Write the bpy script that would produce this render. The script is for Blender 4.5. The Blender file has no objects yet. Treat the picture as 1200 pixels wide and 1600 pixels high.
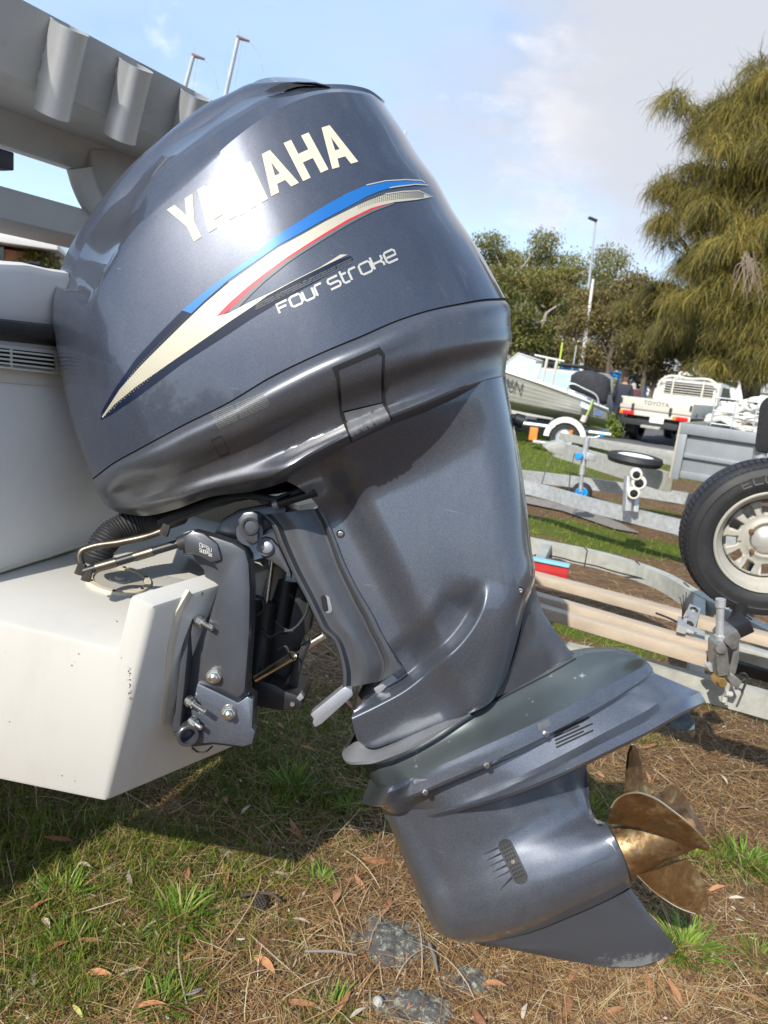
import bpy, bmesh, math, random
import numpy as np
from mathutils import Vector, Matrix
from mathutils.bvhtree import BVHTree
from mathutils.geometry import tessellate_polygon
from math import radians, sin, cos, tan, pi, sqrt, atan2

random.seed(7)
rng = np.random.default_rng(7)
scene = bpy.context.scene
COL = scene.collection

# ------------------------------------------------------------------ camera
CAM_H, FPX, PITCH, ROLL = 1.45, 1110.0, radians(12.1), radians(6.5)
_F = np.array([0, cos(PITCH), -sin(PITCH)])
_R0 = np.array([1.0, 0, 0]); _U0 = np.array([0, sin(PITCH), cos(PITCH)])
_R = cos(ROLL) * _R0 + sin(ROLL) * _U0
_U = -sin(ROLL) * _R0 + cos(ROLL) * _U0
CAMP = np.array([0, 0, CAM_H])
def ray(px, py):
    return _F + (px - 600) / FPX * _R - (py - 800) / FPX * _U
cam_data = bpy.data.cameras.new('camera')
cam = bpy.data.objects.new('camera', cam_data)
COL.objects.link(cam)
cam.matrix_world = Matrix(((_R[0], _U[0], -_F[0], 0), (_R[1], _U[1], -_F[1], 0), (_R[2], _U[2], -_F[2], CAM_H), (0, 0, 0, 1)))
cam_data.sensor_fit = 'HORIZONTAL'
cam_data.sensor_width = 36
cam_data.lens = 36 * FPX / 1200
cam_data.clip_start = 0.05
cam_data.clip_end = 3000
cam_data.dof.use_dof = True
cam_data.dof.focus_distance = 1.35
cam_data.dof.aperture_fstop = 9.5
scene.camera = cam

# ------------------------------------------------------------------ world, sun, exposure
SUN_AZ, SUN_EL = radians(-27), radians(40)      # azimuth measured from straight behind the camera, minus = from the left
SUN_DIR = Vector((sin(SUN_AZ) * cos(SUN_EL), -cos(SUN_AZ) * cos(SUN_EL), sin(SUN_EL)))   # towards the sun
world = bpy.data.worlds.new('World')
scene.world = world
world.use_nodes = True
wn = world.node_tree.nodes; wl = world.node_tree.links
wn.clear()
w_out = wn.new('ShaderNodeOutputWorld')
w_bg = wn.new('ShaderNodeBackground')
sky = wn.new('ShaderNodeTexSky')
sky.sky_type = 'NISHITA'
sky.sun_disc = False
sky.sun_elevation = SUN_EL
sky.sun_rotation = atan2(SUN_DIR.x, SUN_DIR.y)
sky.air_density = 1.0; sky.dust_density = 0.6; sky.ozone_density = 1.6
w_tc = wn.new('ShaderNodeTexCoord')
def wnoise(scale, detail, rough, loc, stretch):
    m = wn.new('ShaderNodeMapping')
    m.inputs['Location'].default_value = loc
    m.inputs['Scale'].default_value = stretch
    n = wn.new('ShaderNodeTexNoise')
    n.inputs['Scale'].default_value = scale
    n.inputs['Detail'].default_value = detail
    n.inputs['Roughness'].default_value = rough
    n.inputs['Distortion'].default_value = 0.25
    wl.new(w_tc.outputs['Generated'], m.inputs['Vector'])
    wl.new(m.outputs['Vector'], n.inputs['Vector'])
    return n
def wramp(sock, p0, p1):
    r = wn.new('ShaderNodeMapRange')
    r.interpolation_type = 'SMOOTHSTEP'
    r.inputs['From Min'].default_value = p0
    r.inputs['From Max'].default_value = p1
    wl.new(sock, r.inputs['Value'])
    return r.outputs['Result']
def wmath(op, a, b):
    m = wn.new('ShaderNodeMath'); m.operation = op
    for i, v in enumerate((a, b)):
        if isinstance(v, (int, float)): m.inputs[i].default_value = v
        else: wl.new(v, m.inputs[i])
    return m.outputs[0]
def wmix(fac, a, b):
    m = wn.new('ShaderNodeMix'); m.data_type = 'RGBA'
    wl.new(fac, m.inputs['Factor'])
    for s, v in ((6, a), (7, b)):
        if isinstance(v, tuple): m.inputs[s].default_value = v
        else: wl.new(v, m.inputs[s])
    return m.outputs[2]
SKY_K = 0.15
n1 = wnoise(1.7, 8, 0.55, (0.3, 0.55, 0.2), (1, 1, 2.0))
n2 = wnoise(4.6, 9, 0.6, (1.1, 0.4, 2.2), (1, 1, 1.9))
veil = wramp(n1.outputs['Fac'], 0.26, 0.60)
puff = wramp(n2.outputs['Fac'], 0.56, 0.74)
wsep = wn.new('ShaderNodeSeparateXYZ')
wl.new(w_tc.outputs['Generated'], wsep.inputs[0])
c1 = wmix(wmath('MULTIPLY', veil, 0.50), sky.outputs[0], (3.8, 4.9, 6.6, 1))
c2 = wmix(wmath('MULTIPLY', puff, 0.75), c1, (6.6, 6.6, 6.9, 1))
# one cumulus ahead to the right and a broad grey-bottomed bank above it
def wcloud(px, py, size, noise, lo, hi):
    d = ray(px, py); d = d / np.linalg.norm(d)
    v = wn.new('ShaderNodeVectorMath'); v.operation = 'DISTANCE'; v.inputs[1].default_value = tuple(d)
    wl.new(w_tc.outputs['Generated'], v.inputs[0])
    near = wmath('SUBTRACT', 1.0, wmath('DIVIDE', v.outputs['Value'], size))
    return wramp(wmath('ADD', near, wmath('MULTIPLY', wmath('SUBTRACT', noise, 0.5), 2.4)), lo, hi)
n4 = wnoise(9.0, 10, 0.62, (0.2, 0.0, 0.7), (1, 1, 2.2))
n3 = wnoise(2.2, 8, 0.55, (0.0, 0.0, 0.35), (1, 1, 1.5))
c3 = wmix(wmath('MULTIPLY', wcloud(890, 230, 0.13, n4.outputs['Fac'], 0.25, 0.85), 0.6), c2, (5.9, 5.8, 6.4, 1))
c3 = wmix(wmath('MULTIPLY', wcloud(872, 200, 0.05, n4.outputs['Fac'], 0.2, 0.9), 0.85), c3, (6.6, 6.5, 6.7, 1))
c3 = wmix(wmath('MULTIPLY', wcloud(1080, 0, 0.40, n3.outputs['Fac'], 0.10, 0.85), 0.92), c3, (3.5, 3.55, 3.8, 1))
wl.new(c3, w_bg.inputs['Color'])
w_bg.inputs['Strength'].default_value = SKY_K
wl.new(w_bg.outputs[0], w_out.inputs['Surface'])

sun_data = bpy.data.lights.new('sun', 'SUN')
sun_data.energy = 4.2
sun_data.angle = radians(0.55)
sun_data.color = (1.0, 0.95, 0.87)
sun = bpy.data.objects.new('sun', sun_data)
COL.objects.link(sun)
sun.rotation_euler = SUN_DIR.to_track_quat('Z', 'Y').to_euler()
sun.location = (-3, -5, 8)
scene.view_settings.view_transform = 'Standard'
scene.view_settings.look = 'None'
scene.view_settings.exposure = 0.5
scene.view_settings.gamma = 1.0
scene.view_settings.use_curve_mapping = False

# ------------------------------------------------------------------ measuring helpers
def P(px, py, Y):                       # the point seen at a photo position, Y metres ahead
    v = ray(px, py)
    return CAMP + v * (Y / v[1])
def PZ(px, py, z):                      # the point seen at a photo position, at height z
    v = ray(px, py)
    return CAMP + v * ((z - CAM_H) / v[2])
def PP(px, py, p0, n):                  # ... on a plane
    v = ray(px, py)
    return CAMP + v * (np.dot(np.asarray(p0) - CAMP, n) / np.dot(v, n))
D = 1.47                                # distance of the motor's centre plane at 0.9 m height; turned and tilted up, it leans away at the top
LEAN = radians(11)
MN = np.array([0, -cos(LEAN), sin(LEAN)])           # the motor's own sideways direction, towards the camera
MO = np.array([0, D, 0.9])
def M(px, py, w):                       # point on the motor's near side, w metres off its centre plane
    v = ray(px, py)
    return CAMP + v * ((w + np.dot(MO - CAMP, MN)) / np.dot(v, MN))
def to_centre(a):
    return a - ((a - MO) @ MN)[..., None] * MN
def mirrored(a):
    return a - 2 * ((a - MO) @ MN)[..., None] * MN

# ------------------------------------------------------------------ materials
def new_mat(name):
    m = bpy.data.materials.new(name); m.use_nodes = True
    nt = m.node_tree
    return m, nt, nt.nodes['Principled BSDF']
def _tex(nt, scale, detail=6, rough=0.6, coord='Object', stretch=(1, 1, 1), dist=0.0):
    tc = nt.nodes.new('ShaderNodeTexCoord'); mp = nt.nodes.new('ShaderNodeMapping')
    mp.inputs['Scale'].default_value = stretch
    n = nt.nodes.new('ShaderNodeTexNoise')
    n.inputs['Scale'].default_value = scale; n.inputs['Detail'].default_value = detail
    n.inputs['Roughness'].default_value = rough; n.inputs['Distortion'].default_value = dist
    nt.links.new(tc.outputs[coord], mp.inputs['Vector']); nt.links.new(mp.outputs['Vector'], n.inputs['Vector'])
    return n.outputs['Fac']
def _ramp(nt, sock, stops):
    r = nt.nodes.new('ShaderNodeValToRGB')
    e = r.color_ramp.elements
    while len(e) < len(stops): e.new(0.5)
    for k, (p, c) in enumerate(stops):
        e[k].position = p
        e[k].color = (c, c, c, 1) if isinstance(c, (int, float)) else (*c, 1)
    nt.links.new(sock, r.inputs['Fac'])
    return r.outputs['Color']
def _mix(nt, fac, a, b, mode='MIX'):
    m = nt.nodes.new('ShaderNodeMix'); m.data_type = 'RGBA'; m.blend_type = mode
    for s, v in ((0, fac), (6, a), (7, b)):
        if isinstance(v, (int, float)): m.inputs[s].default_value = v
        elif isinstance(v, tuple): m.inputs[s].default_value = (*v, 1)
        else: nt.links.new(v, m.inputs[s])
    return m.outputs[2]
def _bump(nt, sock, strength, dist, bsdf):
    b = nt.nodes.new('ShaderNodeBump')
    b.inputs['Strength'].default_value = strength; b.inputs['Distance'].default_value = dist
    nt.links.new(sock, b.inputs['Height']); nt.links.new(b.outputs['Normal'], bsdf.inputs['Normal'])
    return b
def mat(name, color, rough=0.5, metal=0.0, coat=0.0, coat_r=0.05, vary=0.12, vscale=6.0, bump=0.0, bscale=60.0, bdist=0.002,
        rvary=0.0, dirt=0.0, dirt_col=(0.12, 0.09, 0.06), dscale=3.0, stretch=(1, 1, 1), spec=0.5, dlo=0.52, dhi=0.7):
    m, nt, b = new_mat(name)
    b.inputs['Roughness'].default_value = rough; b.inputs['Metallic'].default_value = metal
    b.inputs['Coat Weight'].default_value = coat; b.inputs['Coat Roughness'].default_value = coat_r
    b.inputs['Specular IOR Level'].default_value = spec
    c = tuple(color)
    lo = tuple(max(0, x * (1 - vary)) for x in c); hi = tuple(min(1, x * (1 + vary)) for x in c)
    col = _ramp(nt, _tex(nt, vscale, 8, 0.65, stretch=stretch), [(0.3, lo), (0.7, hi)])
    if dirt:
        d = _ramp(nt, _tex(nt, dscale, 10, 0.7, stretch=stretch), [(dlo, 0.0), (dhi, 1.0)])
        mm = nt.nodes.new('ShaderNodeMath'); mm.operation = 'MULTIPLY'; mm.inputs[1].default_value = dirt
        nt.links.new(d, mm.inputs[0])
        col = _mix(nt, mm.outputs[0], col, dirt_col)
    nt.links.new(col, b.inputs['Base Color'])
    if rvary:
        r = _ramp(nt, _tex(nt, vscale * 1.7, 6, 0.6), [(0.3, max(0, rough - rvary)), (0.7, min(1, rough + rvary))])
        nt.links.new(r, b.inputs['Roughness'])
    if bump:
        _bump(nt, _tex(nt, bscale, 5, 0.6, stretch=stretch), bump, bdist, b)
    return m

def paint_mat(name, color, rough, coat_r, flake=0.25, metal=0.75, dust=0.12):
    m, nt, b = new_mat(name)
    b.inputs['Metallic'].default_value = metal
    b.inputs['Roughness'].default_value = rough
    b.inputs['Coat Weight'].default_value = 1.0
    b.inputs['Coat Roughness'].default_value = coat_r
    b.inputs['Coat IOR'].default_value = 1.5
    tc = nt.nodes.new('ShaderNodeTexCoord')
    v = nt.nodes.new('ShaderNodeTexVoronoi'); v.inputs['Scale'].default_value = 900
    nt.links.new(tc.outputs['Object'], v.inputs['Vector'])
    sp = nt.nodes.new('ShaderNodeSeparateColor')
    nt.links.new(v.outputs['Color'], sp.inputs[0])
    col = _ramp(nt, sp.outputs[0], [(0.0, tuple(c * (1 - flake) for c in color)), (1.0, tuple(c * (1 + flake) for c in color))])
    d = _ramp(nt, _tex(nt, 5, 12, 0.72, stretch=(1, 1, 0.45)), [(0.48, 0.0), (0.8, dust)])
    col = _mix(nt, d, col, (0.30, 0.29, 0.27))
    # fine pale scratches and specks
    s1 = _ramp(nt, _tex(nt, 60, 3, 0.5, stretch=(0.12, 1, 2.2), dist=0.6), [(0.745, 0.0), (0.77, 0.35)])
    col = _mix(nt, s1, col, (0.42, 0.42, 0.42))
    s2 = _ramp(nt, _tex(nt, 210, 2, 0.5), [(0.80, 0.0), (0.83, 0.7)])
    col = _mix(nt, s2, col, (0.6, 0.6, 0.58))
    nt.links.new(col, b.inputs['Base Color'])
    rr = _ramp(nt, _tex(nt, 9, 9, 0.7), [(0.35, coat_r), (0.75, coat_r + 0.03)])
    nt.links.new(rr, b.inputs['Coat Roughness'])
    nb = nt.nodes.new('ShaderNodeBump'); nb.inputs['Strength'].default_value = 0.05; nb.inputs['Distance'].default_value = 0.001
    nt.links.new(sp.outputs[1], nb.inputs['Height']); nt.links.new(nb.outputs['Normal'], b.inputs['Normal'])
    return m

MT = {}
MT['paint'] = paint_mat('metallic_blue_grey_paint', (0.046, 0.055, 0.078), 0.35, 0.035, metal=0.40)
MT['paint_pan'] = paint_mat('grey_plastic_paint', (0.066, 0.071, 0.084), 0.45, 0.24, metal=0.5, dust=0.25)
MT['paint_leg'] = paint_mat('leg_paint', (0.086, 0.098, 0.122), 0.40, 0.12, metal=0.5, dust=0.22)
MT['paint_cast'] = mat('bracket_paint', (0.062, 0.066, 0.076), 0.38, 0.35, coat=0.4, coat_r=0.25, vary=0.2, vscale=9, dirt=0.45, dirt_col=(0.11, 0.10, 0.085), dscale=7, bump=0.12, bscale=180, bdist=0.0008)
MT['cast_worn'] = mat('worn_cast_alloy', (0.30, 0.31, 0.33), 0.42, 0.5, vary=0.15, dirt=0.35, dirt_col=(0.2, 0.19, 0.17), dscale=10, bump=0.1, bscale=150, bdist=0.0008)
MT['green_primer'] = mat('faded_green_grey_paint', (0.075, 0.090, 0.092), 0.36, 0.45, coat=0.5, coat_r=0.22, vary=0.18, vscale=5, dirt=0.8, dirt_col=(0.36, 0.37, 0.34), dscale=34, dlo=0.63, dhi=0.70, bump=0.06, bscale=120, bdist=0.0006)
MT['black'] = mat('black_plastic', (0.012, 0.012, 0.013), 0.45, vary=0.3, dirt=0.2, dirt_col=(0.08, 0.07, 0.06), dscale=9)
MT['rubber'] = mat('black_rubber', (0.018, 0.018, 0.019), 0.62, vary=0.3, dirt=0.25, dirt_col=(0.09, 0.085, 0.075), dscale=8)
MT['gap'] = mat('seam_black', (0.006, 0.006, 0.007), 0.8)
MT['chrome'] = mat('stainless_steel', (0.62, 0.58, 0.50), 0.22, 1.0, vary=0.1, rvary=0.1, dirt=0.4, dirt_col=(0.30, 0.21, 0.12), dscale=14)
MT['bolt'] = mat('zinc_bolt', (0.66, 0.64, 0.58), 0.3, 1.0, vary=0.15, vscale=40)
MT['brass_old'] = mat('tarnished_steel_rod', (0.13, 0.112, 0.088), 0.38, 0.85, vary=0.3, vscale=30, dirt=0.6, dirt_col=(0.05, 0.045, 0.04), dscale=20)
MT['white_gel'] = mat('white_gelcoat', (0.54, 0.525, 0.475), 0.28, vary=0.03, vscale=2, coat=0.3, coat_r=0.1, dirt=0.4, dirt_col=(0.34, 0.29, 0.21), dscale=5, dlo=0.5, dhi=0.85, stretch=(1, 1, .35))
MT['white_hull'] = mat('chalky_white_hull_paint', (0.62, 0.61, 0.59), 0.42, vary=0.05, vscale=2, dirt=0.3, dirt_col=(0.45, 0.41, 0.34), dscale=3.5, dlo=0.5, dhi=0.8)
MT['arch'] = mat('weathered_arch_paint', (0.37, 0.36, 0.34), 0.5, vary=0.08, vscale=5, dirt=0.4, dirt_col=(0.27, 0.24, 0.20), dscale=8)
MT['alu_tube'] = mat('dull_aluminium_tube', (0.55, 0.56, 0.56), 0.42, 0.55, vary=0.06, dirt=0.3, dirt_col=(0.40, 0.39, 0.36), dscale=12)
MT['galv'] = mat('galvanised_steel', (0.52, 0.54, 0.54), 0.46, 0.55, vary=0.22, vscale=22, dirt=0.35, dirt_col=(0.34, 0.33, 0.28), dscale=9, bump=0.05, bscale=90)
MT['galv_old'] = mat('old_galvanised_steel', (0.42, 0.42, 0.37), 0.58, 0.25, vary=0.18, vscale=18, dirt=0.5, dirt_col=(0.27, 0.27, 0.19), dscale=7, bump=0.08, bscale=70)
MT['cream'] = mat('cream_plastic', (0.54, 0.49, 0.38), 0.4, vary=0.05)
MT['gold'] = mat('pale_gold_print', (0.50, 0.455, 0.34), 0.36, 0.25, coat=0.3, coat_r=0.1, vary=0.05)
MT['cream_print'] = mat('cream_letter_print', (0.62, 0.55, 0.40), 0.5, 0.0, coat=0.05, coat_r=0.1, vary=0.04, spec=0.2)
MT['silver_print'] = mat('silver_print', (0.47, 0.455, 0.41), 0.4, 0.2, coat=0.4, coat_r=0.1, vary=0.05)
MT['blue_print'] = mat('blue_print', (0.004, 0.13, 0.42), 0.3, 0.15, coat=0.7, coat_r=0.08, vary=0.1)
MT['navy_print'] = mat('navy_print', (0.004, 0.009, 0.028), 0.35, coat=0.12, coat_r=0.08, spec=0.25)
MT['red_print'] = mat('red_print', (0.50, 0.012, 0.03), 0.35, coat=0.5, coat_r=0.1)
MT['grey_print'] = mat('dark_mesh_print', (0.10, 0.11, 0.11), 0.4, coat=0.5, coat_r=0.1)

# ------------------------------------------------------------------ mesh helpers
WM = {}
def world_of(o):
    return WM.get(o.name, Matrix.Identity(4))
def thing(name, label, cat, loc=(0, 0, 0), rotz=0.0, group=None):
    o = bpy.data.objects.new(name, None)
    o.empty_display_size = 0.1
    COL.objects.link(o)
    o.location = loc; o.rotation_euler = (0, 0, rotz)
    WM[o.name] = Matrix.Translation(Vector(loc)) @ Matrix.Rotation(rotz, 4, 'Z')
    o['label'] = label; o['category'] = cat
    if group: o['group'] = group
    return o
def tag(o, label, cat=None, group=None):
    o['label'] = label
    if cat: o['category'] = cat
    if group: o['group'] = group
    return o
def link(name, me, m, parent=None, kind=None):
    o = bpy.data.objects.new(name, me)
    COL.objects.link(o)
    if parent is not None:
        o.parent = parent
        WM[o.name] = world_of(parent)
    if m is not None and len(me.materials) == 0:
        for x in (m if isinstance(m, (list, tuple)) else [m]): me.materials.append(x)
    if kind: o['kind'] = kind
    return o
def finish(me, angle=35):
    me.validate(clean_customdata=False)
    n = len(me.polygons)
    if n == 0: return
    if angle is None: return
    me.polygons.foreach_set('use_smooth', np.ones(n, dtype=bool))
    bm = bmesh.new(); bm.from_mesh(me)
    t = radians(angle)
    for e in bm.edges:
        if len(e.link_faces) == 2:
            e.smooth = e.calc_face_angle(0) < t
    bm.to_mesh(me); bm.free()
def mesh(name, verts, faces, m, parent=None, angle=35, local=False, merge=0.0, kind=None, uvs=None, bevel=0.0, mats=None):
    me = bpy.data.meshes.new(name)
    v = np.asarray(verts, dtype=float)
    if parent is not None and not local:
        inv = np.array(world_of(parent).inverted())
        v = v @ inv[:3, :3].T + inv[:3, 3]
    me.from_pydata([tuple(x) for x in v], [], [tuple(f) for f in faces])
    if merge or bevel:
        bm = bmesh.new(); bm.from_mesh(me)
        if merge: bmesh.ops.remove_doubles(bm, verts=bm.verts, dist=merge)
        if bevel:
            bmesh.ops.recalc_face_normals(bm, faces=bm.faces)
            es = [e for e in bm.edges if len(e.link_faces) == 2 and e.calc_face_angle(0) > radians(28)]
            try: bmesh.ops.bevel(bm, geom=es, offset=bevel, segments=2, profile=0.6, affect='EDGES', clamp_overlap=True)
            except Exception as ex: print('bevel', name, ex)
        bm.to_mesh(me); bm.free()
    me.update()
    o = link(name, me, m, parent, kind)
    if mats is not None:
        me.polygons.foreach_set('material_index', np.asarray(mats, dtype=np.int32))
    finish(me, angle)
    return o
def catmull(pts, n):
    p = np.asarray(pts, dtype=float)
    if len(p) == 1: return np.repeat(p, n, 0)
    if len(p) == 2:
        t = np.linspace(0, 1, n)[:, None]; return p[0] * (1 - t) + p[1] * t
    ext = np.vstack([2 * p[0] - p[1], p, 2 * p[-1] - p[-2]])
    d = np.linalg.norm(np.diff(p, axis=0), axis=1)
    c = np.concatenate([[0], np.cumsum(d)])
    x = np.linspace(0, c[-1], n)
    k = np.clip(np.searchsorted(c, x, side='right') - 1, 0, len(p) - 2)
    h = d[k]; h[h == 0] = 1e-9
    t = ((x - c[k]) / h)[:, None]
    # non-uniform tangents (finite differences), limits overshoot
    tan_ = np.zeros_like(p)
    tan_[0] = (p[1] - p[0]) / max(d[0], 1e-9); tan_[-1] = (p[-1] - p[-2]) / max(d[-1], 1e-9)
    for i in range(1, len(p) - 1):
        a = (p[i] - p[i - 1]) / max(d[i - 1], 1e-9); b = (p[i + 1] - p[i]) / max(d[i], 1e-9)
        tan_[i] = (a * d[i] + b * d[i - 1]) / max(d[i] + d[i - 1], 1e-9)
    h = h[:, None]
    return ((2 * t**3 - 3 * t**2 + 1) * p[k] + (t**3 - 2 * t**2 + t) * h * tan_[k] + (-2 * t**3 + 3 * t**2) * p[k + 1] + (t**3 - t**2) * h * tan_[k + 1])
def coons(b, t, l, r, nu, nv):
    B = catmull(b, nu); T = catmull(t, nu); L = catmull(l, nv); Rr = catmull(r, nv)
    u = np.linspace(0, 1, nu)[None, :, None]; v = np.linspace(0, 1, nv)[:, None, None]
    return ((1 - v) * B[None] + v * T[None] + (1 - u) * L[:, None] + u * Rr[:, None]
            - ((1 - u) * (1 - v) * B[0] + u * (1 - v) * B[-1] + (1 - u) * v * T[0] + u * v * T[-1]))
def tps(ctrl):
    c = np.asarray(ctrl, dtype=float); x = c[:, :2] / 100.0; z = c[:, 2]
    n = len(c)
    def phi(r2): return 0.5 * r2 * np.log(np.maximum(r2, 1e-12))
    K = phi(((x[:, None] - x[None]) ** 2).sum(-1)) + np.eye(n) * 1e-3
    Pm = np.hstack([np.ones((n, 1)), x])
    A = np.zeros((n + 3, n + 3)); A[:n, :n] = K; A[:n, n:] = Pm; A[n:, :n] = Pm.T
    s = np.linalg.solve(A, np.concatenate([z, np.zeros(3)]))
    def f(px, py):
        q = np.stack([np.asarray(px), np.asarray(py)], -1) / 100.0
        r2 = ((q[..., None, :] - x) ** 2).sum(-1)
        return phi(r2) @ s[:n] + s[n] + q @ s[n + 1:]
    return f
def rnd(x, e=2.0):
    x = np.clip(x, 0, 1)
    return (1 - (1 - x) ** e) ** (1 / e)
def M_arr(px, py, w):
    d = (_F[None] + ((px.ravel() - 600) / FPX)[:, None] * _R[None] - ((py.ravel() - 800) / FPX)[:, None] * _U[None])
    k = (w.ravel() + np.dot(MO - CAMP, MN)) / (d @ MN)
    return (CAMP[None] + d * k[:, None]).reshape(px.shape + (3,))
def grid_faces(nv, nu, off=0):
    return [(off + j * nu + i, off + j * nu + i + 1, off + (j + 1) * nu + i + 1, off + (j + 1) * nu + i) for j in range(nv - 1) for i in range(nu - 1)]
def grid_mirror(name, grids, m, parent, caps='', angle=35, cap_dx=0.0, sym=True):
    """grids: list of (nv,nu,3) near-side grids; each is mirrored about the motor's centre plane; caps: sides lrbt carried to that plane"""
    V, Fc = [], []; off = 0
    if not isinstance(caps, (list, tuple)): caps = [caps] * len(grids)
    for g, cp in zip(grids, caps):
        G = g
        def centre(a, dx=0.0):
            a = to_centre(a); a[..., 0] += dx; return a
        if 'l' in cp: G = np.concatenate([centre(G[:, :1], -cap_dx), G], 1)
        if 'r' in cp: G = np.concatenate([G, centre(G[:, -1:], cap_dx)], 1)
        if 'b' in cp: G = np.concatenate([centre(G[:1]), G], 0)
        if 't' in cp: G = np.concatenate([G, centre(G[-1:])], 0)
        nv, nu = G.shape[:2]
        near = G.reshape(-1, 3)
        V.append(near); Fc += grid_faces(nv, nu, off); off += len(near)
        if sym:
            far = mirrored(near)
            V.append(far); Fc += [f[::-1] for f in grid_faces(nv, nu, off)]; off += len(far)
    o = mesh(name, np.vstack(V), Fc, m, parent, angle=None, merge=0.0)
    me = o.data
    bm = bmesh.new(); bm.from_mesh(me)
    bmesh.ops.remove_doubles(bm, verts=bm.verts, dist=2e-5)
    bmesh.ops.dissolve_degenerate(bm, dist=1e-6, edges=bm.edges)
    bm.to_mesh(me); bm.free()
    finish(me, angle)
    return o
def rows_grid(rows, nu, nv, wob=None):
    """rows of (px,py,w) points; smooth both ways; returns 3D grid"""
    R_ = np.array([catmull(r, nu) for r in rows])
    C_ = np.array([catmull(R_[:, i], nv) for i in range(nu)]).transpose(1, 0, 2)
    return M_arr(C_[..., 0], C_[..., 1], C_[..., 2])
def rows_grid_lin(rows, nu, steps=2):
    R_ = np.array([catmull(r, nu) for r in rows])
    out = []
    for k in range(len(rows) - 1):
        for q in range(steps):
            out.append(R_[k] + (R_[k + 1] - R_[k]) * q / steps)
    out.append(R_[-1]); C_ = np.array(out)
    return M_arr(C_[..., 0], C_[..., 1], C_[..., 2])
def slab(name, poly, wn_, wf_, m, parent=None, bev=0.003, angle=35, smooth=0, base=None):
    """closed outline measured on the plane w=wn_ and carried straight back to w=wf_"""
    if smooth:
        p = np.asarray(list(poly) + [poly[0]], float); poly = catmull(p, smooth * len(poly) + 1)[:-1]
    n = len(poly)
    front = np.array([M(x, y, wn_) for x, y in poly]); back = front - MN * (wn_ - wf_)
    f = [tuple(range(n)), tuple(range(2 * n - 1, n - 1, -1))] + [(i, i + n, (i + 1) % n + n, (i + 1) % n) for i in range(n)]
    return mesh(name, np.vstack([front, back]), f, m, parent, angle=angle, bevel=bev)
def frame(d):
    d = np.asarray(d, float); d = d / np.linalg.norm(d)
    a = np.array([0, 0, 1.0]) if abs(d[2]) < 0.9 else np.array([1.0, 0, 0])
    x = np.cross(a, d); x /= np.linalg.norm(x)
    return d, x, np.cross(d, x)
class MB:
    def __init__(s): s.v = []; s.f = []
    def add(s, v, f):
        o = len(s.v); s.v += [tuple(x) for x in v]; s.f += [tuple(i + o for i in q) for q in f]
    def beam(s, p0, p1, w, h, up=(0, 0, 1)):        # rectangular bar: w across, h along up
        p0 = np.asarray(p0, float); p1 = np.asarray(p1, float); d = p1 - p0; d /= np.linalg.norm(d)
        up = np.asarray(up, float); x = np.cross(d, up); x /= np.linalg.norm(x); u = np.cross(x, d)
        v = [p + x * a * w / 2 + u * b * h / 2 for p in (p0, p1) for a, b in ((-1, -1), (1, -1), (1, 1), (-1, 1))]
        s.add(v, [(3, 2, 1, 0), (4, 5, 6, 7), (0, 1, 5, 4), (1, 2, 6, 5), (2, 3, 7, 6), (3, 0, 4, 7)])
    def box(s, c, sx, sy, sz, rz=0.0):
        c = np.asarray(c, float); a = np.array([cos(rz), sin(rz), 0]); 
        s.beam(c - a * sx / 2, c + a * sx / 2, sy, sz)
    def tube(s, pts, r, n=10, cap=True):
        pts = [np.asarray(p, float) for p in pts]; rs = r if hasattr(r, '__len__') else [r] * len(pts)
        v = []; px = None
        for i, p in enumerate(pts):
            d = pts[min(i + 1, len(pts) - 1)] - pts[max(i - 1, 0)]
            d, x, y = frame(d)
            if px is not None:
                x = px - d * np.dot(px, d); x /= max(np.linalg.norm(x), 1e-9); y = np.cross(d, x)
            px = x
            for k in range(n):
                a = 2 * pi * k / n; v.append(p + (x * cos(a) + y * sin(a)) * rs[i])
        f = [(i * n + k, i * n + (k + 1) % n, (i + 1) * n + (k + 1) % n, (i + 1) * n + k) for i in range(len(pts) - 1) for k in range(n)]
        if cap: f += [tuple(range(n))[::-1], tuple(range((len(pts) - 1) * n, len(pts) * n))]
        s.add(v, f)
    def disc_lathe(s, c, axis, prof, n=32):          # prof: list of (along, radius)
        d, x, y = frame(axis); c = np.asarray(c, float); v = []
        for a, r in prof:
            for k in range(n):
                t = 2 * pi * k / n; v.append(c + d * a + (x * cos(t) + y * sin(t)) * r)
        f = [(i * n + k, i * n + (k + 1) % n, (i + 1) * n + (k + 1) % n, (i + 1) * n + k) for i in range(len(prof) - 1) for k in range(n)]
        s.add(v, f)
    def prism(s, poly, vec):
        poly = [np.asarray(p, float) for p in poly]; n = len(poly); vec = np.asarray(vec, float)
        s.add(poly + [p + vec for p in poly], [tuple(range(n)), tuple(range(2 * n - 1, n - 1, -1))] + [(i, i + n, (i + 1) % n + n, (i + 1) % n) for i in range(n)])
    def build(s, name, m, parent=None, angle=35, bevel=0.0, local=False, kind=None):
        me_o = mesh(name, s.v, s.f, m, parent, angle=None, local=local, bevel=bevel, kind=kind)
        bm = bmesh.new(); bm.from_mesh(me_o.data)
        bmesh.ops.recalc_face_normals(bm, faces=bm.faces); bm.to_mesh(me_o.data); bm.free()
        finish(me_o.data, angle)
        return me_o
def smooth_path(pts, n=40):
    return list(catmull(pts, n))
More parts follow.
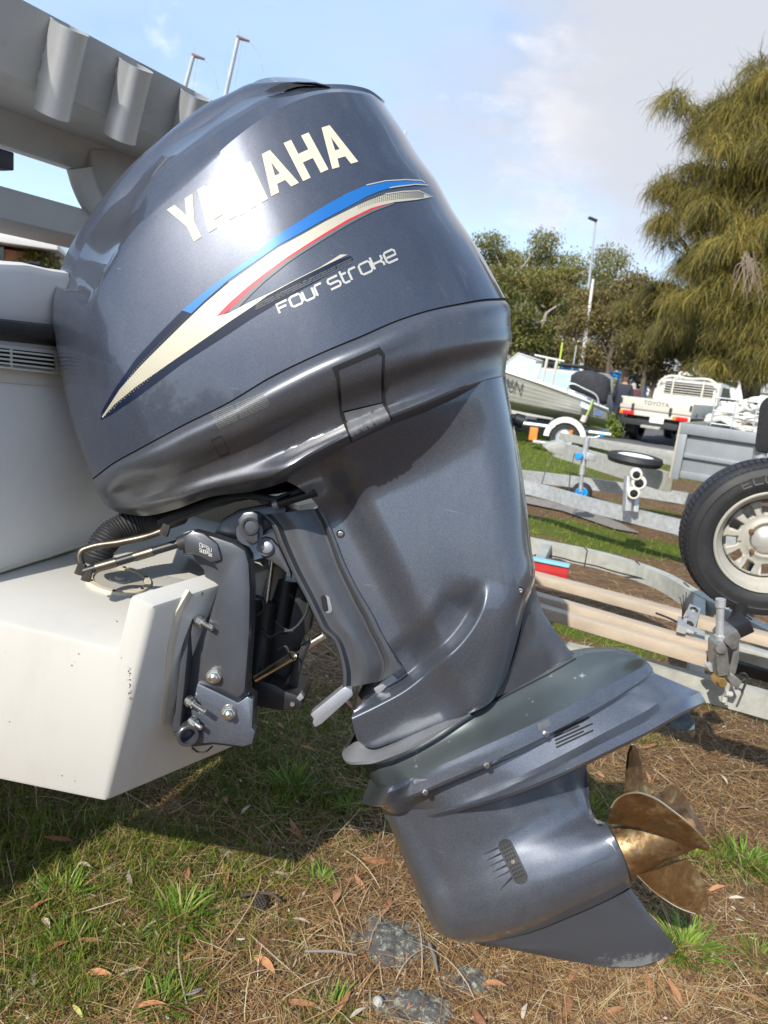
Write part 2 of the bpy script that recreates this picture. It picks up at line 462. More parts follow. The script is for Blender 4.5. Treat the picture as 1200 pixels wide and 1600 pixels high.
def shell(name, g, m, parent, t=0.004, angle=50):
    """a curved sheet with real thickness, from one grid of points"""
    nv, nu = g.shape[:2]
    du = np.gradient(g, axis=1); dv = np.gradient(g, axis=0)
    n = np.cross(du, dv); n /= np.maximum(np.linalg.norm(n, axis=-1, keepdims=True), 1e-9)
    a = (g + n * t / 2).reshape(-1, 3); b = (g - n * t / 2).reshape(-1, 3); k = nv * nu
    f = grid_faces(nv, nu) + [q[::-1] for q in grid_faces(nv, nu, k)]
    loop = [(0, i) for i in range(nu)] + [(j, nu - 1) for j in range(1, nv)] + [(nv - 1, i) for i in range(nu - 2, -1, -1)] + [(j, 0) for j in range(nv - 2, 0, -1)]
    L = [j * nu + i for j, i in loop]
    f += [(L[i], L[i] + k, L[(i + 1) % len(L)] + k, L[(i + 1) % len(L)]) for i in range(len(L))]
    return mesh(name, np.vstack([a, b]), f, m, parent, angle=angle)
def bvh_of(*objs):
    vs, fs = [], []
    for o in objs:
        mw = world_of(o); off = len(vs)
        vs += [mw @ v.co for v in o.data.vertices]
        fs += [tuple(i + off for i in p.vertices) for p in o.data.polygons]
    return BVHTree.FromPolygons(vs, fs)
def decal(name, polys, bvh, m, parent, off=0.0008, maxlen=9, holes=None, fall=0.28):
    """flat print: outlines laid onto the surface below them"""
    bm = bmesh.new()
    for poly in polys:
        vs = [bm.verts.new((x, y, 0)) for x, y in poly]
        if len(vs) <= 4 and len(vs) > 2:
            bm.faces.new(vs); continue
        for t in tessellate_polygon([[Vector((x, y, 0)) for x, y in poly]]):
            try: bm.faces.new([vs[i] for i in t])
            except ValueError: pass
    bmesh.ops.triangulate(bm, faces=bm.faces)
    xs = [v.co.x for v in bm.verts]; ys = [v.co.y for v in bm.verts]
    for ax, (lo, hi) in enumerate(((min(xs), max(xs)), (min(ys), max(ys)))):
        c = lo + maxlen
        while c < hi - 0.2:
            co = Vector((c, 0, 0)) if ax == 0 else Vector((0, c, 0)); no = Vector((1, 0, 0)) if ax == 0 else Vector((0, 1, 0))
            bmesh.ops.bisect_plane(bm, geom=bm.verts[:] + bm.edges[:] + bm.faces[:], plane_co=co, plane_no=no, dist=1e-4)
            c += maxlen
    bmesh.ops.triangulate(bm, faces=[f for f in bm.faces if len(f.verts) > 3])
    inv = world_of(parent).inverted()
    for v in bm.verts:
        d = Vector(ray(v.co.x, v.co.y)).normalized()
        h, nrm, _, _ = bvh.ray_cast(Vector(CAMP), d)
        if h is None:
            h = Vector(M(v.co.x, v.co.y, fall)); nrm = -d
        if nrm.dot(d) > 0: nrm = -nrm
        v.co = inv @ (h + nrm * off)
    bmesh.ops.recalc_face_normals(bm, faces=bm.faces)
    me = bpy.data.meshes.new(name)
    for f in bm.faces:
        f.smooth = True
    bm.to_mesh(me); bm.free()
    return link(name, me, m, parent)
# ================================================================== OUTBOARD MOTOR
motor = thing('outboard_motor', 'large blue grey outboard motor tilted up on the stern of the white boat', 'outboard motor', tuple(P(600, 1100, D) * np.array([1, 1, 0])))

# ---- upper cowling: seam, flank, crease, bevel and crown, one continuous shell
seam = [(144, 748), (177, 723), (213, 703), (285, 664), (357, 628), (420, 590), (510, 547), (563, 525), (621, 500), (671, 484), (723, 473), (758, 467), (789, 465.5)]
crease = [(86, 447), (110, 458), (136, 470), (163, 427), (188, 387), (231, 336), (285, 291), (328, 251), (375, 210), (411, 184), (464, 157), (500, 146.5), (554, 145), (582, 151), (603, 166)]
fsil = [(144, 748), (117, 672), (97, 594), (86, 536), (79, 490), (80, 466), (86, 447)]
bsil = [(789, 465.5), (766, 422), (741, 379), (708, 329), (680, 279), (651, 240), (629, 204), (603, 166)]
NU, NV = 150, 60
cg = coons(seam, crease, fsil, bsil, NU, NV)
u_ = np.linspace(0, 1, NU)[None, :]; v_ = np.linspace(0, 1, NV)[:, None]
def flank_w(u, v):
    W = 0.290 - 0.022 * v ** 2
    front = 0.50 + 0.50 * rnd(u / 0.17, 2.1)
    back = rnd((1 - u) / 0.46, 2.25) ** 1.0
    lean = 1.0 - 0.17 * (np.clip(0.62 - u, 0, 1) / 0.62) ** 2 - 0.015 * np.clip((u - 0.62) / 0.38, 0, 1)
    return W * 1.03 * front * np.maximum(back, 0.0) * lean + 0.004 * np.sin(np.pi * v) * front
cw = flank_w(u_, v_)
flank = M_arr(cg[..., 0], cg[..., 1], cw)
# crown rows share the crease's own w so that the shell closes
cr_px = cg[-1]; cr_w = cw[-1]
strip_in = [(90, 447.5), (118, 455), (139, 457), (167, 412), (213, 332), (242, 285), (274, 253), (314, 224), (382, 178), (414, 160), (464, 148), (500, 141), (550, 140.5), (580, 147), (602, 164)]
strip_out = [(88, 445), (98, 450), (112, 425), (142, 365), (174, 322), (199, 303), (235, 258), (260, 232), (321, 192), (386, 152), (430, 142), (470, 138), (505, 138), (550, 139), (578, 146), (601, 163)]
top_line = [(87, 443), (92, 428), (104, 396), (131, 350), (160, 310), (199, 264), (242, 224), (285, 189), (321, 163), (357, 146), (392, 130), (430, 128), (470, 131), (500, 134.5), (550, 138), (576, 145), (600, 162)]
def crown_row(pts, k, sag=0.0):
    q = catmull(pts, NU)
    return M_arr(q[:, 0], q[:, 1], cr_w * k - sag)
r0 = flank[-1]
r1 = crown_row(strip_in, 0.93)
r2 = crown_row(strip_out, 0.52)
r3 = crown_row(top_line, 0.43)
r4 = to_centre(r3); r4[:, 2] += 0.004
def between(a, b, n, bulge=0.0):
    return [a + (b - a) * k / n + np.array([0, -bulge * 0.3, bulge]) * sin(pi * k / n) for k in range(n)]
crown = np.array(between(r0, r1, 3) + between(r1, r2, 5, -0.007) + between(r2, r3, 5, 0.006) + between(r3, r4, 4, 0.003) + [r4])
cowling = grid_mirror('cowling', [flank, crown], MT['paint'], motor, caps=['lr', 'l'], angle=16)
bvh_cowl = bvh_of(cowling)

# air scoop standing on the crown: a hood with a dark mouth that opens aft
sc_top = [(392, 131), (404, 125), (421, 121), (454, 120.5), (493, 126), (517, 135.5)]
sc_lip = [(414, 146), (424, 138), (440, 132), (464, 129), (493, 130.5), (516, 136)]
hood = []
for k in range(7):
    t = k / 6
    a = catmull(sc_top, 24); b = catmull(sc_lip, 24); q = a * (1 - t) + b * t
    hood.append(M_arr(q[:, 0], q[:, 1], np.full(24, 0.055 + 0.075 * t) - 0.02 * np.linspace(-1, 1, 24) ** 2))
grid_mirror('air_scoop', [np.array(hood)], MT['paint'], motor, caps='t' if False else 'b', angle=40)
decal('air_intake', [[(414, 147), (424, 139), (440, 133), (464, 130.5), (493, 131.5), (515, 137), (493, 136.5), (464, 139), (440, 146), (428, 148)]], bvh_cowl, MT['gap'], motor, off=0.004)

# ---- lower cowl (pan)
def pan_rows():
    up = [(144, 751), (177, 726), (213, 706), (285, 667), (357, 631), (420, 593.5), (510, 550), (563, 528.5), (621, 503), (671, 487), (723, 476.5), (758, 471), (789, 469.5)]
    def wset(pts, W, f0, f1, rear):
        q = catmull(pts, NU); u = np.linspace(0, 1, NU)
        w = W * 1.03 * (f0 + (1 - f0) * rnd(u / f1, 2.1)) * rnd((1 - u) / rear, 2.3) * (1.0 - 0.17 * (np.clip(0.62 - u, 0, 1) / 0.62) ** 2 - 0.015 * np.clip((u - 0.62) / 0.38, 0, 1))
        return np.column_stack([q, w])
    r = [wset(up, 0.296, 0.5, 0.17, 0.46)]
    r.append(wset([(146, 756), (180, 729), (216, 710), (288, 671), (360, 635), (424, 598), (513, 555), (566, 534), (624, 509), (674, 493), (726, 483), (760, 477), (793, 474)], 0.304, 0.5, 0.17, 0.45))
    r.append(wset([(150, 768), (194, 737), (240, 720), (300, 693), (370, 664), (430, 634), (520, 590), (590, 563), (650, 541), (700, 524), (740, 517), (775, 513), (798, 512)], 0.307, 0.48, 0.18, 0.44))
    r.append(wset([(153, 772), (200, 747), (250, 730), (310, 704), (378, 676), (438, 647), (525, 606), (595, 579), (655, 557), (705, 540), (745, 532), (778, 529), (800, 530)], 0.298, 0.46, 0.18, 0.42))
    r.append(wset([(158, 780), (206, 764), (262, 748), (322, 722), (388, 696), (444, 673), (530, 636), (600, 610), (660, 588), (710, 572), (750, 560), (776, 552), (794, 548)], 0.268, 0.44, 0.2, 0.42))
    r.append(wset([(165, 789), (212, 778), (270, 762), (332, 740), (396, 720), (448, 700), (536, 662), (604, 635), (664, 612), (712, 594), (752, 580), (776, 572), (791, 568)], 0.255, 0.42, 0.22, 0.40))
    r.append(wset([(176, 797), (214, 796), (268, 783), (328, 764), (392, 752), (442, 745), (492, 716), (549, 687), (610, 658), (671, 633), (707, 617), (743, 603), (779, 593), (790, 590.5)], 0.250, 0.40, 0.25, 0.38))
    r.append(wset([(190, 803), (225, 806), (270, 797), (330, 776), (392, 768), (446, 752), (494, 724), (549, 695), (610, 665), (671, 641), (707, 625), (743, 611), (779, 600), (790, 596)], 0.205, 0.40, 0.25, 0.36))
    return r
pr = pan_rows()
pan_grid = []
C_ = np.array([catmull(np.array(pr)[:, i], 40) for i in range(NU)]).transpose(1, 0, 2)
pan_g = M_arr(C_[..., 0], C_[..., 1], C_[..., 2])
pan = grid_mirror('lower_cowl', [pan_g], MT['paint_pan'], motor, caps='lrb', angle=30)
bvh_pan = bvh_of(pan)
# black rubber seal in the joint between cowling and lower cowl
sg = np.array([flank[0] * 1.0, pan_g[0]]); sg -= MN * 0.004
grid_mirror('cowl_seal', [sg], MT['gap'], motor, caps='', angle=60)

MT['grip'] = mat('worn_latch_plastic', (0.10, 0.105, 0.112), 0.55, vary=0.2, vscale=30)
# ---- cowl latch set into the lower cowl
decal('latch_gap', [[(518.5, 574), (593, 542), (601, 554), (599.5, 598), (602, 626), (613, 655), (548, 690), (531, 648), (525.5, 594)]], bvh_pan, MT['gap'], motor, off=0.0018, maxlen=5)
latch = decal('latch', [[(529, 579), (590, 553), (596, 558), (594, 598), (596, 628), (534, 642), (531, 594)]], bvh_pan, MT['paint_pan'], motor, off=0.0034, maxlen=5)
decal('latch_grip', [[(537, 644), (596, 630), (609, 654), (549, 686.5)]], bvh_pan, MT['grip'], motor, off=0.0045, maxlen=5)
# thin blanking plate and warning print
def outline(poly, t):
    c = np.mean(poly, 0); out = []
    n = len(poly)
    for i in range(n):
        a, b = np.array(poly[i], float), np.array(poly[(i + 1) % n], float)
        ca, cb = a + (c - a) / np.linalg.norm(c - a) * t, b + (c - b) / np.linalg.norm(c - b) * t
        out.append([tuple(a), tuple(b), tuple(cb), tuple(ca)])
    return out
decal('blanking_plate', outline([(330, 687), (346, 680), (359.5, 707.5), (344, 713.5)], 1.3), bvh_pan, MT['gap'], motor, off=0.0012)
fine = []
for blk, (x0, x1) in enumerate(((0.0, 0.40), (0.44, 1.0))):
    for k in range(9):
        t = (k + 0.5) / 9
        x = x0
        while x < x1 - 0.03:
            L = random.uniform(0.03, 0.10); e = min(x + L, x1)
            q = []
            for (a, tt) in ((x, t - 0.022), (e, t - 0.022), (e, t + 0.022), (x, t + 0.022)):
                top = np.array([330.5, 646]) * (1 - a) + np.array([414, 612]) * a
                bot = np.array([341, 670.5]) * (1 - a) + np.array([422, 634]) * a
                q.append(tuple(top * (1 - tt) + bot * tt))
            fine.append(q); x = e + 0.014
decal('warning_print', fine, bvh_pan, mat('faded_print', (0.16, 0.17, 0.15), 0.5), motor, off=0.0009, maxlen=40)

# ---- printed graphics on the cowling
g_up = [(160, 651), (188, 608), (220, 572), (249, 543), (285, 507.5), (321, 473.5), (357, 443), (393, 418), (436, 387), (472, 367), (507, 347), (543, 329), (572, 315), (601, 304), (629, 300), (654, 299), (675, 308)]
g_lo = [(651, 311), (615, 315), (579, 326), (543, 343.5), (507, 365), (472, 387), (450, 401), (414, 427), (385, 450), (357, 475), (339, 494), (357, 489.5), (385, 475), (428, 455), (464, 436), (500, 418), (532, 398), (543, 398), (529, 405), (490, 424), (454, 442), (418, 462), (393, 480), (357, 504), (321, 529), (285, 554), (249, 579), (213, 604), (178, 633), (161, 653)]
b_up = [(178, 609), (213, 560), (249, 521), (285, 485), (321, 455), (353, 431), (393, 402), (429, 370), (472, 343.5), (507, 322), (543, 302), (572, 290), (601, 283.5), (633, 281.5), (658, 283), (668, 290)]
b_lo = [(647, 289), (615, 293), (593, 299), (572, 308), (543, 324), (507, 343), (472, 363), (436, 383), (393, 413), (357, 438), (321, 469), (299, 490)]
navy = [(157.5, 656), (160, 641), (178, 610), (213, 560), (249, 521), (285, 485), (321, 455), (353, 431)] + [(357, 443), (321, 474), (285, 508), (249, 544), (220, 573), (188, 609), (163, 648)]
navy_lo = [(162, 651), (178, 633), (213, 604), (249, 579), (285, 554), (321, 529), (357, 504), (393, 480), (418, 463), (454, 443), (490, 425), (529, 406), (548, 400), (552, 406), (500, 437), (464, 457), (428, 477), (393, 498), (357, 522), (321, 545), (285, 568), (249, 595), (213, 622), (174, 648), (158, 656.5)]
decal('dark_stripe', [navy, navy_lo], bvh_cowl, MT['navy_print'], motor, off=0.0006)
decal('gold_stripe', [g_up + g_lo], bvh_cowl, MT['gold'], motor, off=0.0010)
decal('blue_stripe', [[(285, 485)] + b_up[4:] + b_lo], bvh_cowl, MT['blue_print'], motor, off=0.0010)
red = [(339, 494), (357, 475), (385, 450), (414, 427), (450, 401), (472, 387), (507, 365), (543, 343.5), (579, 326), (615, 315)]
red2 = [(615, 316.5), (579, 329), (543, 347.5), (507, 369), (472, 391), (450, 406), (414, 433), (388, 457), (362, 482), (350, 491)]
decal('red_stripe', [red + red2], bvh_cowl, MT['red_print'], motor, off=0.0014)
decal('grey_stripe', [[(352, 491)] + [(x, y) for x, y in reversed(red2)][1:] + [(615, 319), (579, 333), (543, 352), (507, 374), (472, 396), (450, 411), (414, 440), (390, 463), (372, 482)]], bvh_cowl, MT['grey_print'], motor, off=0.0013)
halft = []
for i in range(120):
    t = i / 119
    x = 400 + t * 148
    y0 = 473 - t * 72; 
    for j in range(3):
        if random.random() < 0.9:
            halft.append([(x, y0 + 3 + j * 3.2), (x + 0.8, y0 + 2.6 + j * 3.2), (x + 0.8, y0 + 4.6 + j * 3.2), (x, y0 + 5 + j * 3.2)])
# mesh fade on the tail of the gold stripe: small dark cells
cells = []
tail = catmull([(165, 648), (190, 619), (220, 588), (249, 561), (285, 530), (310, 509)], 46)
for i, (x, y) in enumerate(tail):
    hw = np.interp(x, [160, 188, 220, 249, 285, 310], [1, 6, 13, 16, 20, 24])
    dens = np.interp(i / 45, [0, 0.35, 1], [0.7, 0.5, 0.08])
    nrm_ = np.array([0.66, 0.75])
    for k in np.arange(-hw, hw, 2.6):
        cx, cy = x + nrm_[0] * k, y + nrm_[1] * k
        s = 1.5 * dens + 0.25
        cells.append([(cx - s * .8, cy + s * .7), (cx - s * .2, cy - s * .7), (cx + s * .8, cy - s * .7), (cx + s * .2, cy + s * .7)])
decal('stripe_mesh', cells, bvh_cowl, mat('olive_mesh_print', (0.30, 0.29, 0.2), 0.5), motor, off=0.0016, maxlen=50)
cells = []
tail = catmull([(560, 321), (590, 311), (620, 306), (660, 303)], 34)
for i, (x, y) in enumerate(tail):
    for k in np.arange(-6, 6, 2.2):
        s = 0.5 + 0.55 * i / 33
        cells.append([(x - s, y + k - s * .7), (x + s, y + k - s * .7), (x + s, y + k + s * .7), (x - s, y + k + s * .7)])
decal('stripe_mesh', cells, bvh_cowl, MT['grey_print'], motor, off=0.0016, maxlen=50)
def ribbon(pts, t):
    p = np.asarray(pts, float); n = len(p); out = []
    nr = []
    for i in range(n):
        a = p[max(i - 1, 0)]; b = p[min(i + 1, n - 1)]
        d = b - a; d /= max(np.linalg.norm(d), 1e-9); nr.append((-d[1], d[0]))
    nr = np.array(nr)
    return [[tuple(p[i] + nr[i] * t), tuple(p[i + 1] + nr[i + 1] * t), tuple(p[i + 1] - nr[i + 1] * t), tuple(p[i] - nr[i] * t)] for i in range(n - 1)]
decal('silver_outline', ribbon(b_up[11:] + [(647, 289), (615, 293), (608, 294.5)], 0.8) + ribbon(g_up[13:] + [(651, 312), (615, 316), (590, 322)], 0.8), bvh_cowl, MT['silver_print'], motor, off=0.0019)

def warp(quad, poly):
    TL, TR, BR, BL = [np.array(q, float) for q in quad]
    return [tuple((TL * (1 - x) + TR * x) * (1 - y) + (BL * (1 - x) + BR * x) * y) for x, y in poly]
def dens(poly, n=5):
    out = []
    for i in range(len(poly)):
        a, b = np.array(poly[i]), np.array(poly[(i + 1) % len(poly)])
        out.append(tuple(a))
    return out
LY = [[(0, 0), (.3, 0), (.5, .36), (.7, 0), (1, 0), (.65, .6), (.65, 1), (.35, 1), (.35, .6)]]
LA = [[(.34, 0), (.5, 0), (.5, .27), (.41, .6), (.5, .6), (.5, .8), (.35, .8), (.28, 1), (0, 1)], [(.5, 0), (.66, 0), (1, 1), (.72, 1), (.65, .8), (.5, .8), (.5, .6), (.59, .6), (.5, .27)]]
LM = [[(0, 1), (0, 0), (.28, 0), (.5, .58), (.72, 0), (1, 0), (1, 1), (.78, 1), (.78, .38), (.58, 1), (.42, 1), (.22, .38), (.22, 1)]]
LH = [[(0, 0), (.3, 0), (.3, .37), (.7, .37), (.7, 0), (1, 0), (1, 1), (.7, 1), (.7, .6), (.3, .6), (.3, 1), (0, 1)]]
quads = [(LY, [(261, 328), (301, 303), (329, 361), (290, 387)]), (LA, [(297, 304), (331, 283), (371, 337), (326, 364)]),
         (LM, [(343, 279), (391, 252), (419, 311), (374, 338)]), (LA, [(396, 248), (435, 228), (467, 286), (424, 307)]),
         (LH, [(443, 224), (482, 207.5), (513, 265), (473.5, 283.5)]), (LA, [(489, 204), (528, 192), (559.5, 253), (519, 264.5)])]
for L, q in quads:
    decal('maker_letter', [warp(q, poly) for poly in L], bvh_cowl, MT['cream_print'], motor, off=0.0009, maxlen=4)

# small print: two words drawn with a broad pen
FS = {
 'F': [[(.0, 1), (.0, .06), (1, .06)], [(.12, .52), (.8, .52)]],
 'O': [[(.15, 0), (.85, 0), (1, .16), (1, .84), (.85, 1), (.15, 1), (0, .84), (0, .16), (.15, 0)]],
 'U': [[(0, 0), (0, .84), (.15, 1), (.85, 1), (1, .84), (1, 0)]],
 'R': [[(0, 1), (0, .16), (.15, 0), (1, 0)]],
 'S': [[(1, 0), (.12, 0), (0, .14), (0, .36), (.12, .5), (.88, .5), (1, .64), (1, .86), (.88, 1), (0, 1)]],
 'T': [[(.2, -.25), (.2, .84), (.35, 1), (1, 1)], [(.32, .12), (.9, .12)]],
 'K': [[(0, 1), (0, -.2)], [(.12, .5), (.8, .5), (1, .36), (1, 0)], [(.8, .55), (1, .7), (1, 1)]],
 'E': [[(.12, .52), (1, .52), (1, .14), (.86, 0), (.14, 0), (0, .14), (0, .86), (.14, 1), (1, 1)]],
}
TQ = [(431, 474), (617, 386), (626, 404.5), (438, 491)]
pos = [('F', 0.0, .085), ('O', .105, .09), ('U', .215, .08), ('R', .315, .06), ('S', .425, .085), ('T', .525, .06), ('R', .60, .06), ('O', .685, .09), ('K', .79, .08), ('E', .895, .085)]
for ch, x0, wd in pos:
    rb = []
    for st in FS[ch]:
        q = warp(TQ, [(x0 + wd * x, 0.08 + 0.84 * y) for x, y in st])
        rb += ribbon(q, 1.75)
    decal('script_letter', rb, bvh_cowl, MT['silver_print'], motor, off=0.0008, maxlen=30)
decal('grey_stripe', halft, bvh_cowl, MT['grey_print'], motor, off=0.0016, maxlen=50)

# ---- leg (midsection cover)
l_top = [(441, 748), (492, 712), (549, 683), (610, 654), (671, 629), (707, 613), (743, 599), (779, 590), (790, 588)]
l_bot = [(557, 1155), (566, 1163), (579, 1168.5), (611, 1161), (674, 1138), (730, 1117), (765, 1099), (779, 1086)]
l_left = [(557, 1155), (552, 1113), (565, 1100), (592, 1076), (604, 1040), (590, 1000), (560, 930), (524, 850), (496, 790), (470, 764), (441, 748)]
l_right = [(779, 1086), (793, 1057), (807, 1012), (823, 950), (834, 915), (836, 890), (831, 860), (824, 798), (818, 752), (807, 684), (797, 630), (790, 588)]
LU, LV = 110, 200
lg = coons(l_bot, l_top, l_left, l_right, LU, LV)
def sstep(a, b, x):
    t = np.clip((x - a) / (b - a), 0, 1); return t * t * (3 - 2 * t)
def poly_dist(px, py, pts):
    """signed distance to a polyline (positive on its upper left) and place along it 0..1"""
    p = np.asarray(pts, float); best = np.full(px.shape, 1e9); sgn = np.zeros(px.shape); pos = np.zeros(px.shape)
    seg = np.linalg.norm(np.diff(p, axis=0), axis=1); cum = np.concatenate([[0], np.cumsum(seg)])
    for i in range(len(p) - 1):
        d = p[i + 1] - p[i]; t = np.clip(((px - p[i, 0]) * d[0] + (py - p[i, 1]) * d[1]) / (d @ d), 0, 1)
        qx, qy = p[i, 0] + t * d[0], p[i, 1] + t * d[1]; r = np.hypot(px - qx, py - qy)
        s = np.sign(d[1] * (px - p[i, 0]) - d[0] * (py - p[i, 1]))
        m_ = r < best; best = np.where(m_, r, best); sgn = np.where(m_, s, sgn); pos = np.where(m_, (cum[i] + t * seg[i]) / cum[-1], pos)
    return -sgn * best * -1.0, pos
crest = catmull([(540, 1118), (590, 1094), (628, 1073), (667, 1042), (716, 999), (744, 956), (757, 905)], 40)
def leg_w(px, py):
    d1 = ((px - 540) * (970 - 740) - (py - 740) * (655 - 540)) / np.hypot(230, 115)      # right of the front strip's edge
    w = 0.146 - 0.040 * sstep(22, -38, d1)
    topy = np.interp(px, [441, 492, 549, 610, 671, 743, 790], [748, 720, 690, 660, 636, 606, 590])
    dt = py - topy
    w = w + np.interp(px, [441, 560, 700, 790], [0.10, 0.075, 0.035, 0.01]) * (1 - sstep(-5, 118, dt)) ** 1.3
    d, s = poly_dist(px, py, crest)
    d = np.where(py - np.interp(px, crest[:, 0], crest[:, 1]) < 0, np.abs(d), -np.abs(d))
    fade = sstep(0.02, 0.25, s) * (1 - sstep(0.80, 1.0, s))
    scoop = sstep(-6, 12, d) * (1 - sstep(14, 70, d))
    w = w - 0.034 * fade * scoop
    w = w + 0.014 * sstep(60, -10, np.where(d < 0, -d, 60)) * sstep(0, -10, d) * (1 - sstep(0.85, 1.0, s))
    w = w - 0.018 * sstep(0, -130, d) * sstep(960, 1060, py)
    return w
uu = np.linspace(0, 1, LU)[None, :]; vv = np.linspace(0, 1, LV)[:, None]
lw = leg_w(lg[..., 0], lg[..., 1])
edge_px = (1 - uu) * np.linalg.norm(lg[:, -1] - lg[:, 0], axis=-1)[:, None]
lw = lw * (0.16 + 0.84 * rnd(edge_px / 62.0, 2.4))
lowround = rnd((vv * 560) / 16.0, 2.0); lw = lw * (0.93 + 0.07 * lowround)
leg = grid_mirror('leg', [M_arr(lg[..., 0], lg[..., 1], lw)], MT['paint_leg'], motor, caps='lrbt', angle=50)
bvh_leg = bvh_of(leg)
for (x, y) in ((532, 834), (813, 923)):
    c = np.array(bvh_leg.ray_cast(Vector(CAMP), Vector(ray(x, y)))[0]); mb = MB(); 
    ax = np.array([0.05, -1, 0.1])
    mb.disc_lathe(c, ax, [(-.002, .0001), (0.0006, .0085), (0.0022, .0085), (0.0022, .0062), (-.004, .006), (-.004, .0001)], 20)
    o = mb.build('leg_screw', MT['black'], motor)
    m2 = MB(); m2.disc_lathe(c, ax, [(-.003, .005), (0.0018, .0052), (0.0022, .004), (0.0022, .0022), (0, .002), (0, .0001)], 16); m2.build('screw_head', MT['bolt'], o)

# trailing fin of the exhaust housing, behind the cover
fin_rows = [[(765, 1100, .05), (772, 1093, .055), (815, 1074, .045), (858, 1052, .03), (899, 1028, .012), (903, 1024.5, .0)],
            [(790, 1060, .06), (800, 1050, .055), (830, 1030, .045), (860, 1008, .028), (880, 1004, .012), (888, 1014, .0)],
            [(808, 1010, .06), (815, 1000, .055), (833, 985, .042), (850, 970, .025), (858, 972, .012), (866, 989, .0)],
            [(820, 955, .06), (824, 948, .055), (834, 945, .04), (842, 945, .02), (846, 950, .010), (849, 957, .0)],
            [(828, 915, .06), (830, 912, .05), (834, 912, .03), (836, 916, .015), (837, 920, .008), (838, 924, .0)]]
grid_mirror('exhaust_housing', [rows_grid(fin_rows, 30, 24)], MT['paint_cast'], motor, caps='lbt', angle=40)

# splash plate under the foot
sp = [[(545, 1166, .0), (553, 1160, .03), (590, 1163, .06), (650, 1142, .08), (720, 1115, .08), (770, 1092, .05)],
      [(534, 1178, .0), (537, 1186, .05), (566, 1190, .105), (620, 1175, .135), (675, 1148, .135), (735, 1114, .115)],
      [(535, 1181, .0), (539, 1190, .05), (567, 1194.5, .104), (620, 1179.5, .133), (675, 1152, .133), (735, 1117, .113)],
      [(545, 1182, .0), (556, 1190, .03), (585, 1194, .06), (640, 1180, .08), (690, 1155, .08), (745, 1122, .05)]]
grid_mirror('splash_plate', [rows_grid_lin(sp, 50, 2)], MT['cast_worn'], motor, caps='', angle=30)

# ---- lower unit: neck, rim and wing
neck = [[(569, 1188, .0), (580, 1186, .05), (611, 1172, .075), (674, 1145, .085), (730, 1120, .085), (779, 1092, .065), (830, 1063, .045), (898, 1027, .03), (940, 1018, .022), (990, 1021, .012), (1004, 1028, .0)],
        [(572, 1205, .0), (584, 1206, .06), (620, 1192, .088), (680, 1165, .100), (745, 1137, .102), (800, 1109, .088), (860, 1078, .07), (915, 1046, .055), (955, 1028, .04), (1000, 1025, .018), (1009, 1032, .0)],
        [(586, 1226, .0), (592, 1229, .08), (640, 1217, .125), (700, 1191, .14), (760, 1164, .145), (820, 1137, .138), (880, 1108, .116), (930, 1081, .086), (975, 1057, .050), (1006, 1040, .014), (1013, 1036, .0)]]
neck_part = grid_mirror('plate_housing', [rows_grid(neck, 70, 24)], MT['green_primer'], motor, caps='b', angle=40)
decal('housing_groove', [ribbon([(775, 1096), (815, 1075), (858, 1053), (900, 1029)], 1.3)[k] for k in range(3)], bvh_of(neck_part), MT['gap'], motor, off=0.001)
rim = [[(586, 1226, .0), (592, 1229, .081), (640, 1217, .127), (700, 1191, .142), (760, 1164, .147), (820, 1137, .140), (880, 1108, .118), (930, 1081, .088), (975, 1057, .052), (1006, 1040, .016), (1013, 1036, .0)],
       [(578, 1238, .0), (586, 1240, .085), (644, 1224, .130), (702, 1200, .145), (760, 1175, .150), (822, 1148, .143), (880, 1119, .121), (932, 1091, .091), (978, 1066, .055), (1010, 1046, .018), (1016, 1039, .0)],
       [(565, 1254, .0), (578, 1258, .088), (640, 1243, .132), (702, 1217, .147), (762, 1192, .152), (824, 1164, .146), (880, 1135, .124), (934, 1106, .094), (980, 1078, .058), (1014, 1053, .022), (1020, 1044, .0)],
       [(568, 1256, .0), (584, 1260, .08), (642, 1246, .128), (703, 1221, .144), (763, 1196, .149), (825, 1168, .136), (881, 1139, .114), (935, 1110, .084), (981, 1081, .050), (1014, 1056, .018), (1020, 1047, .0)],
       [(590, 1257, .0), (602, 1262, .06), (645, 1250, .086), (704, 1226, .105), (764, 1200, .114), (826, 1172, .112), (882, 1143, .098), (936, 1113, .078), (982, 1084, .050), (1016, 1060, .022), (1023, 1052, .0)],
       [(596, 1262, .0), (612, 1272, .036), (650, 1266, .056), (692, 1262, .098), (770, 1232, .118), (830, 1204, .124), (880, 1179, .118), (940, 1147, .105), (1000, 1116, .082), (1058, 1083, .045), (1080, 1076, .0)],
       [(598, 1268, .0), (616, 1279, .036), (652, 1272, .056), (694, 1265, .105), (772, 1240, .145), (832, 1215, .152), (884, 1191, .150), (942, 1161, .140), (1004, 1130, .116), (1072, 1092, .062), (1094, 1081, .0)],
       [(600, 1274, .0), (620, 1285, .036), (655, 1279, .056), (697, 1267.5, .108), (775, 1247, .158), (835, 1225, .166), (890, 1202, .165), (948, 1174, .156), (1010, 1144, .132), (1080, 1106, .076), (1103, 1096, .0)],
       [(601, 1277, .0), (622, 1288, .036), (657, 1282, .056), (699, 1270, .096), (777, 1250, .152), (837, 1228, .160), (892, 1205, .159), (950, 1177, .150), (1012, 1147, .126), (1080, 1110, .070), (1102, 1100, .0)],
       [(602, 1280, .0), (624, 1292, .035), (660, 1286, .055), (702, 1274, .076), (782, 1252, .07), (842, 1232, .055), (896, 1206, .03), (952, 1178, .02), (1012, 1148, .018), (1074, 1112, .015), (1092, 1104, .0)]]
plate = grid_mirror('anti_ventilation_plate', [rows_grid_lin(rim, 90, 3)], MT['paint_leg'], motor, caps='', angle=28)
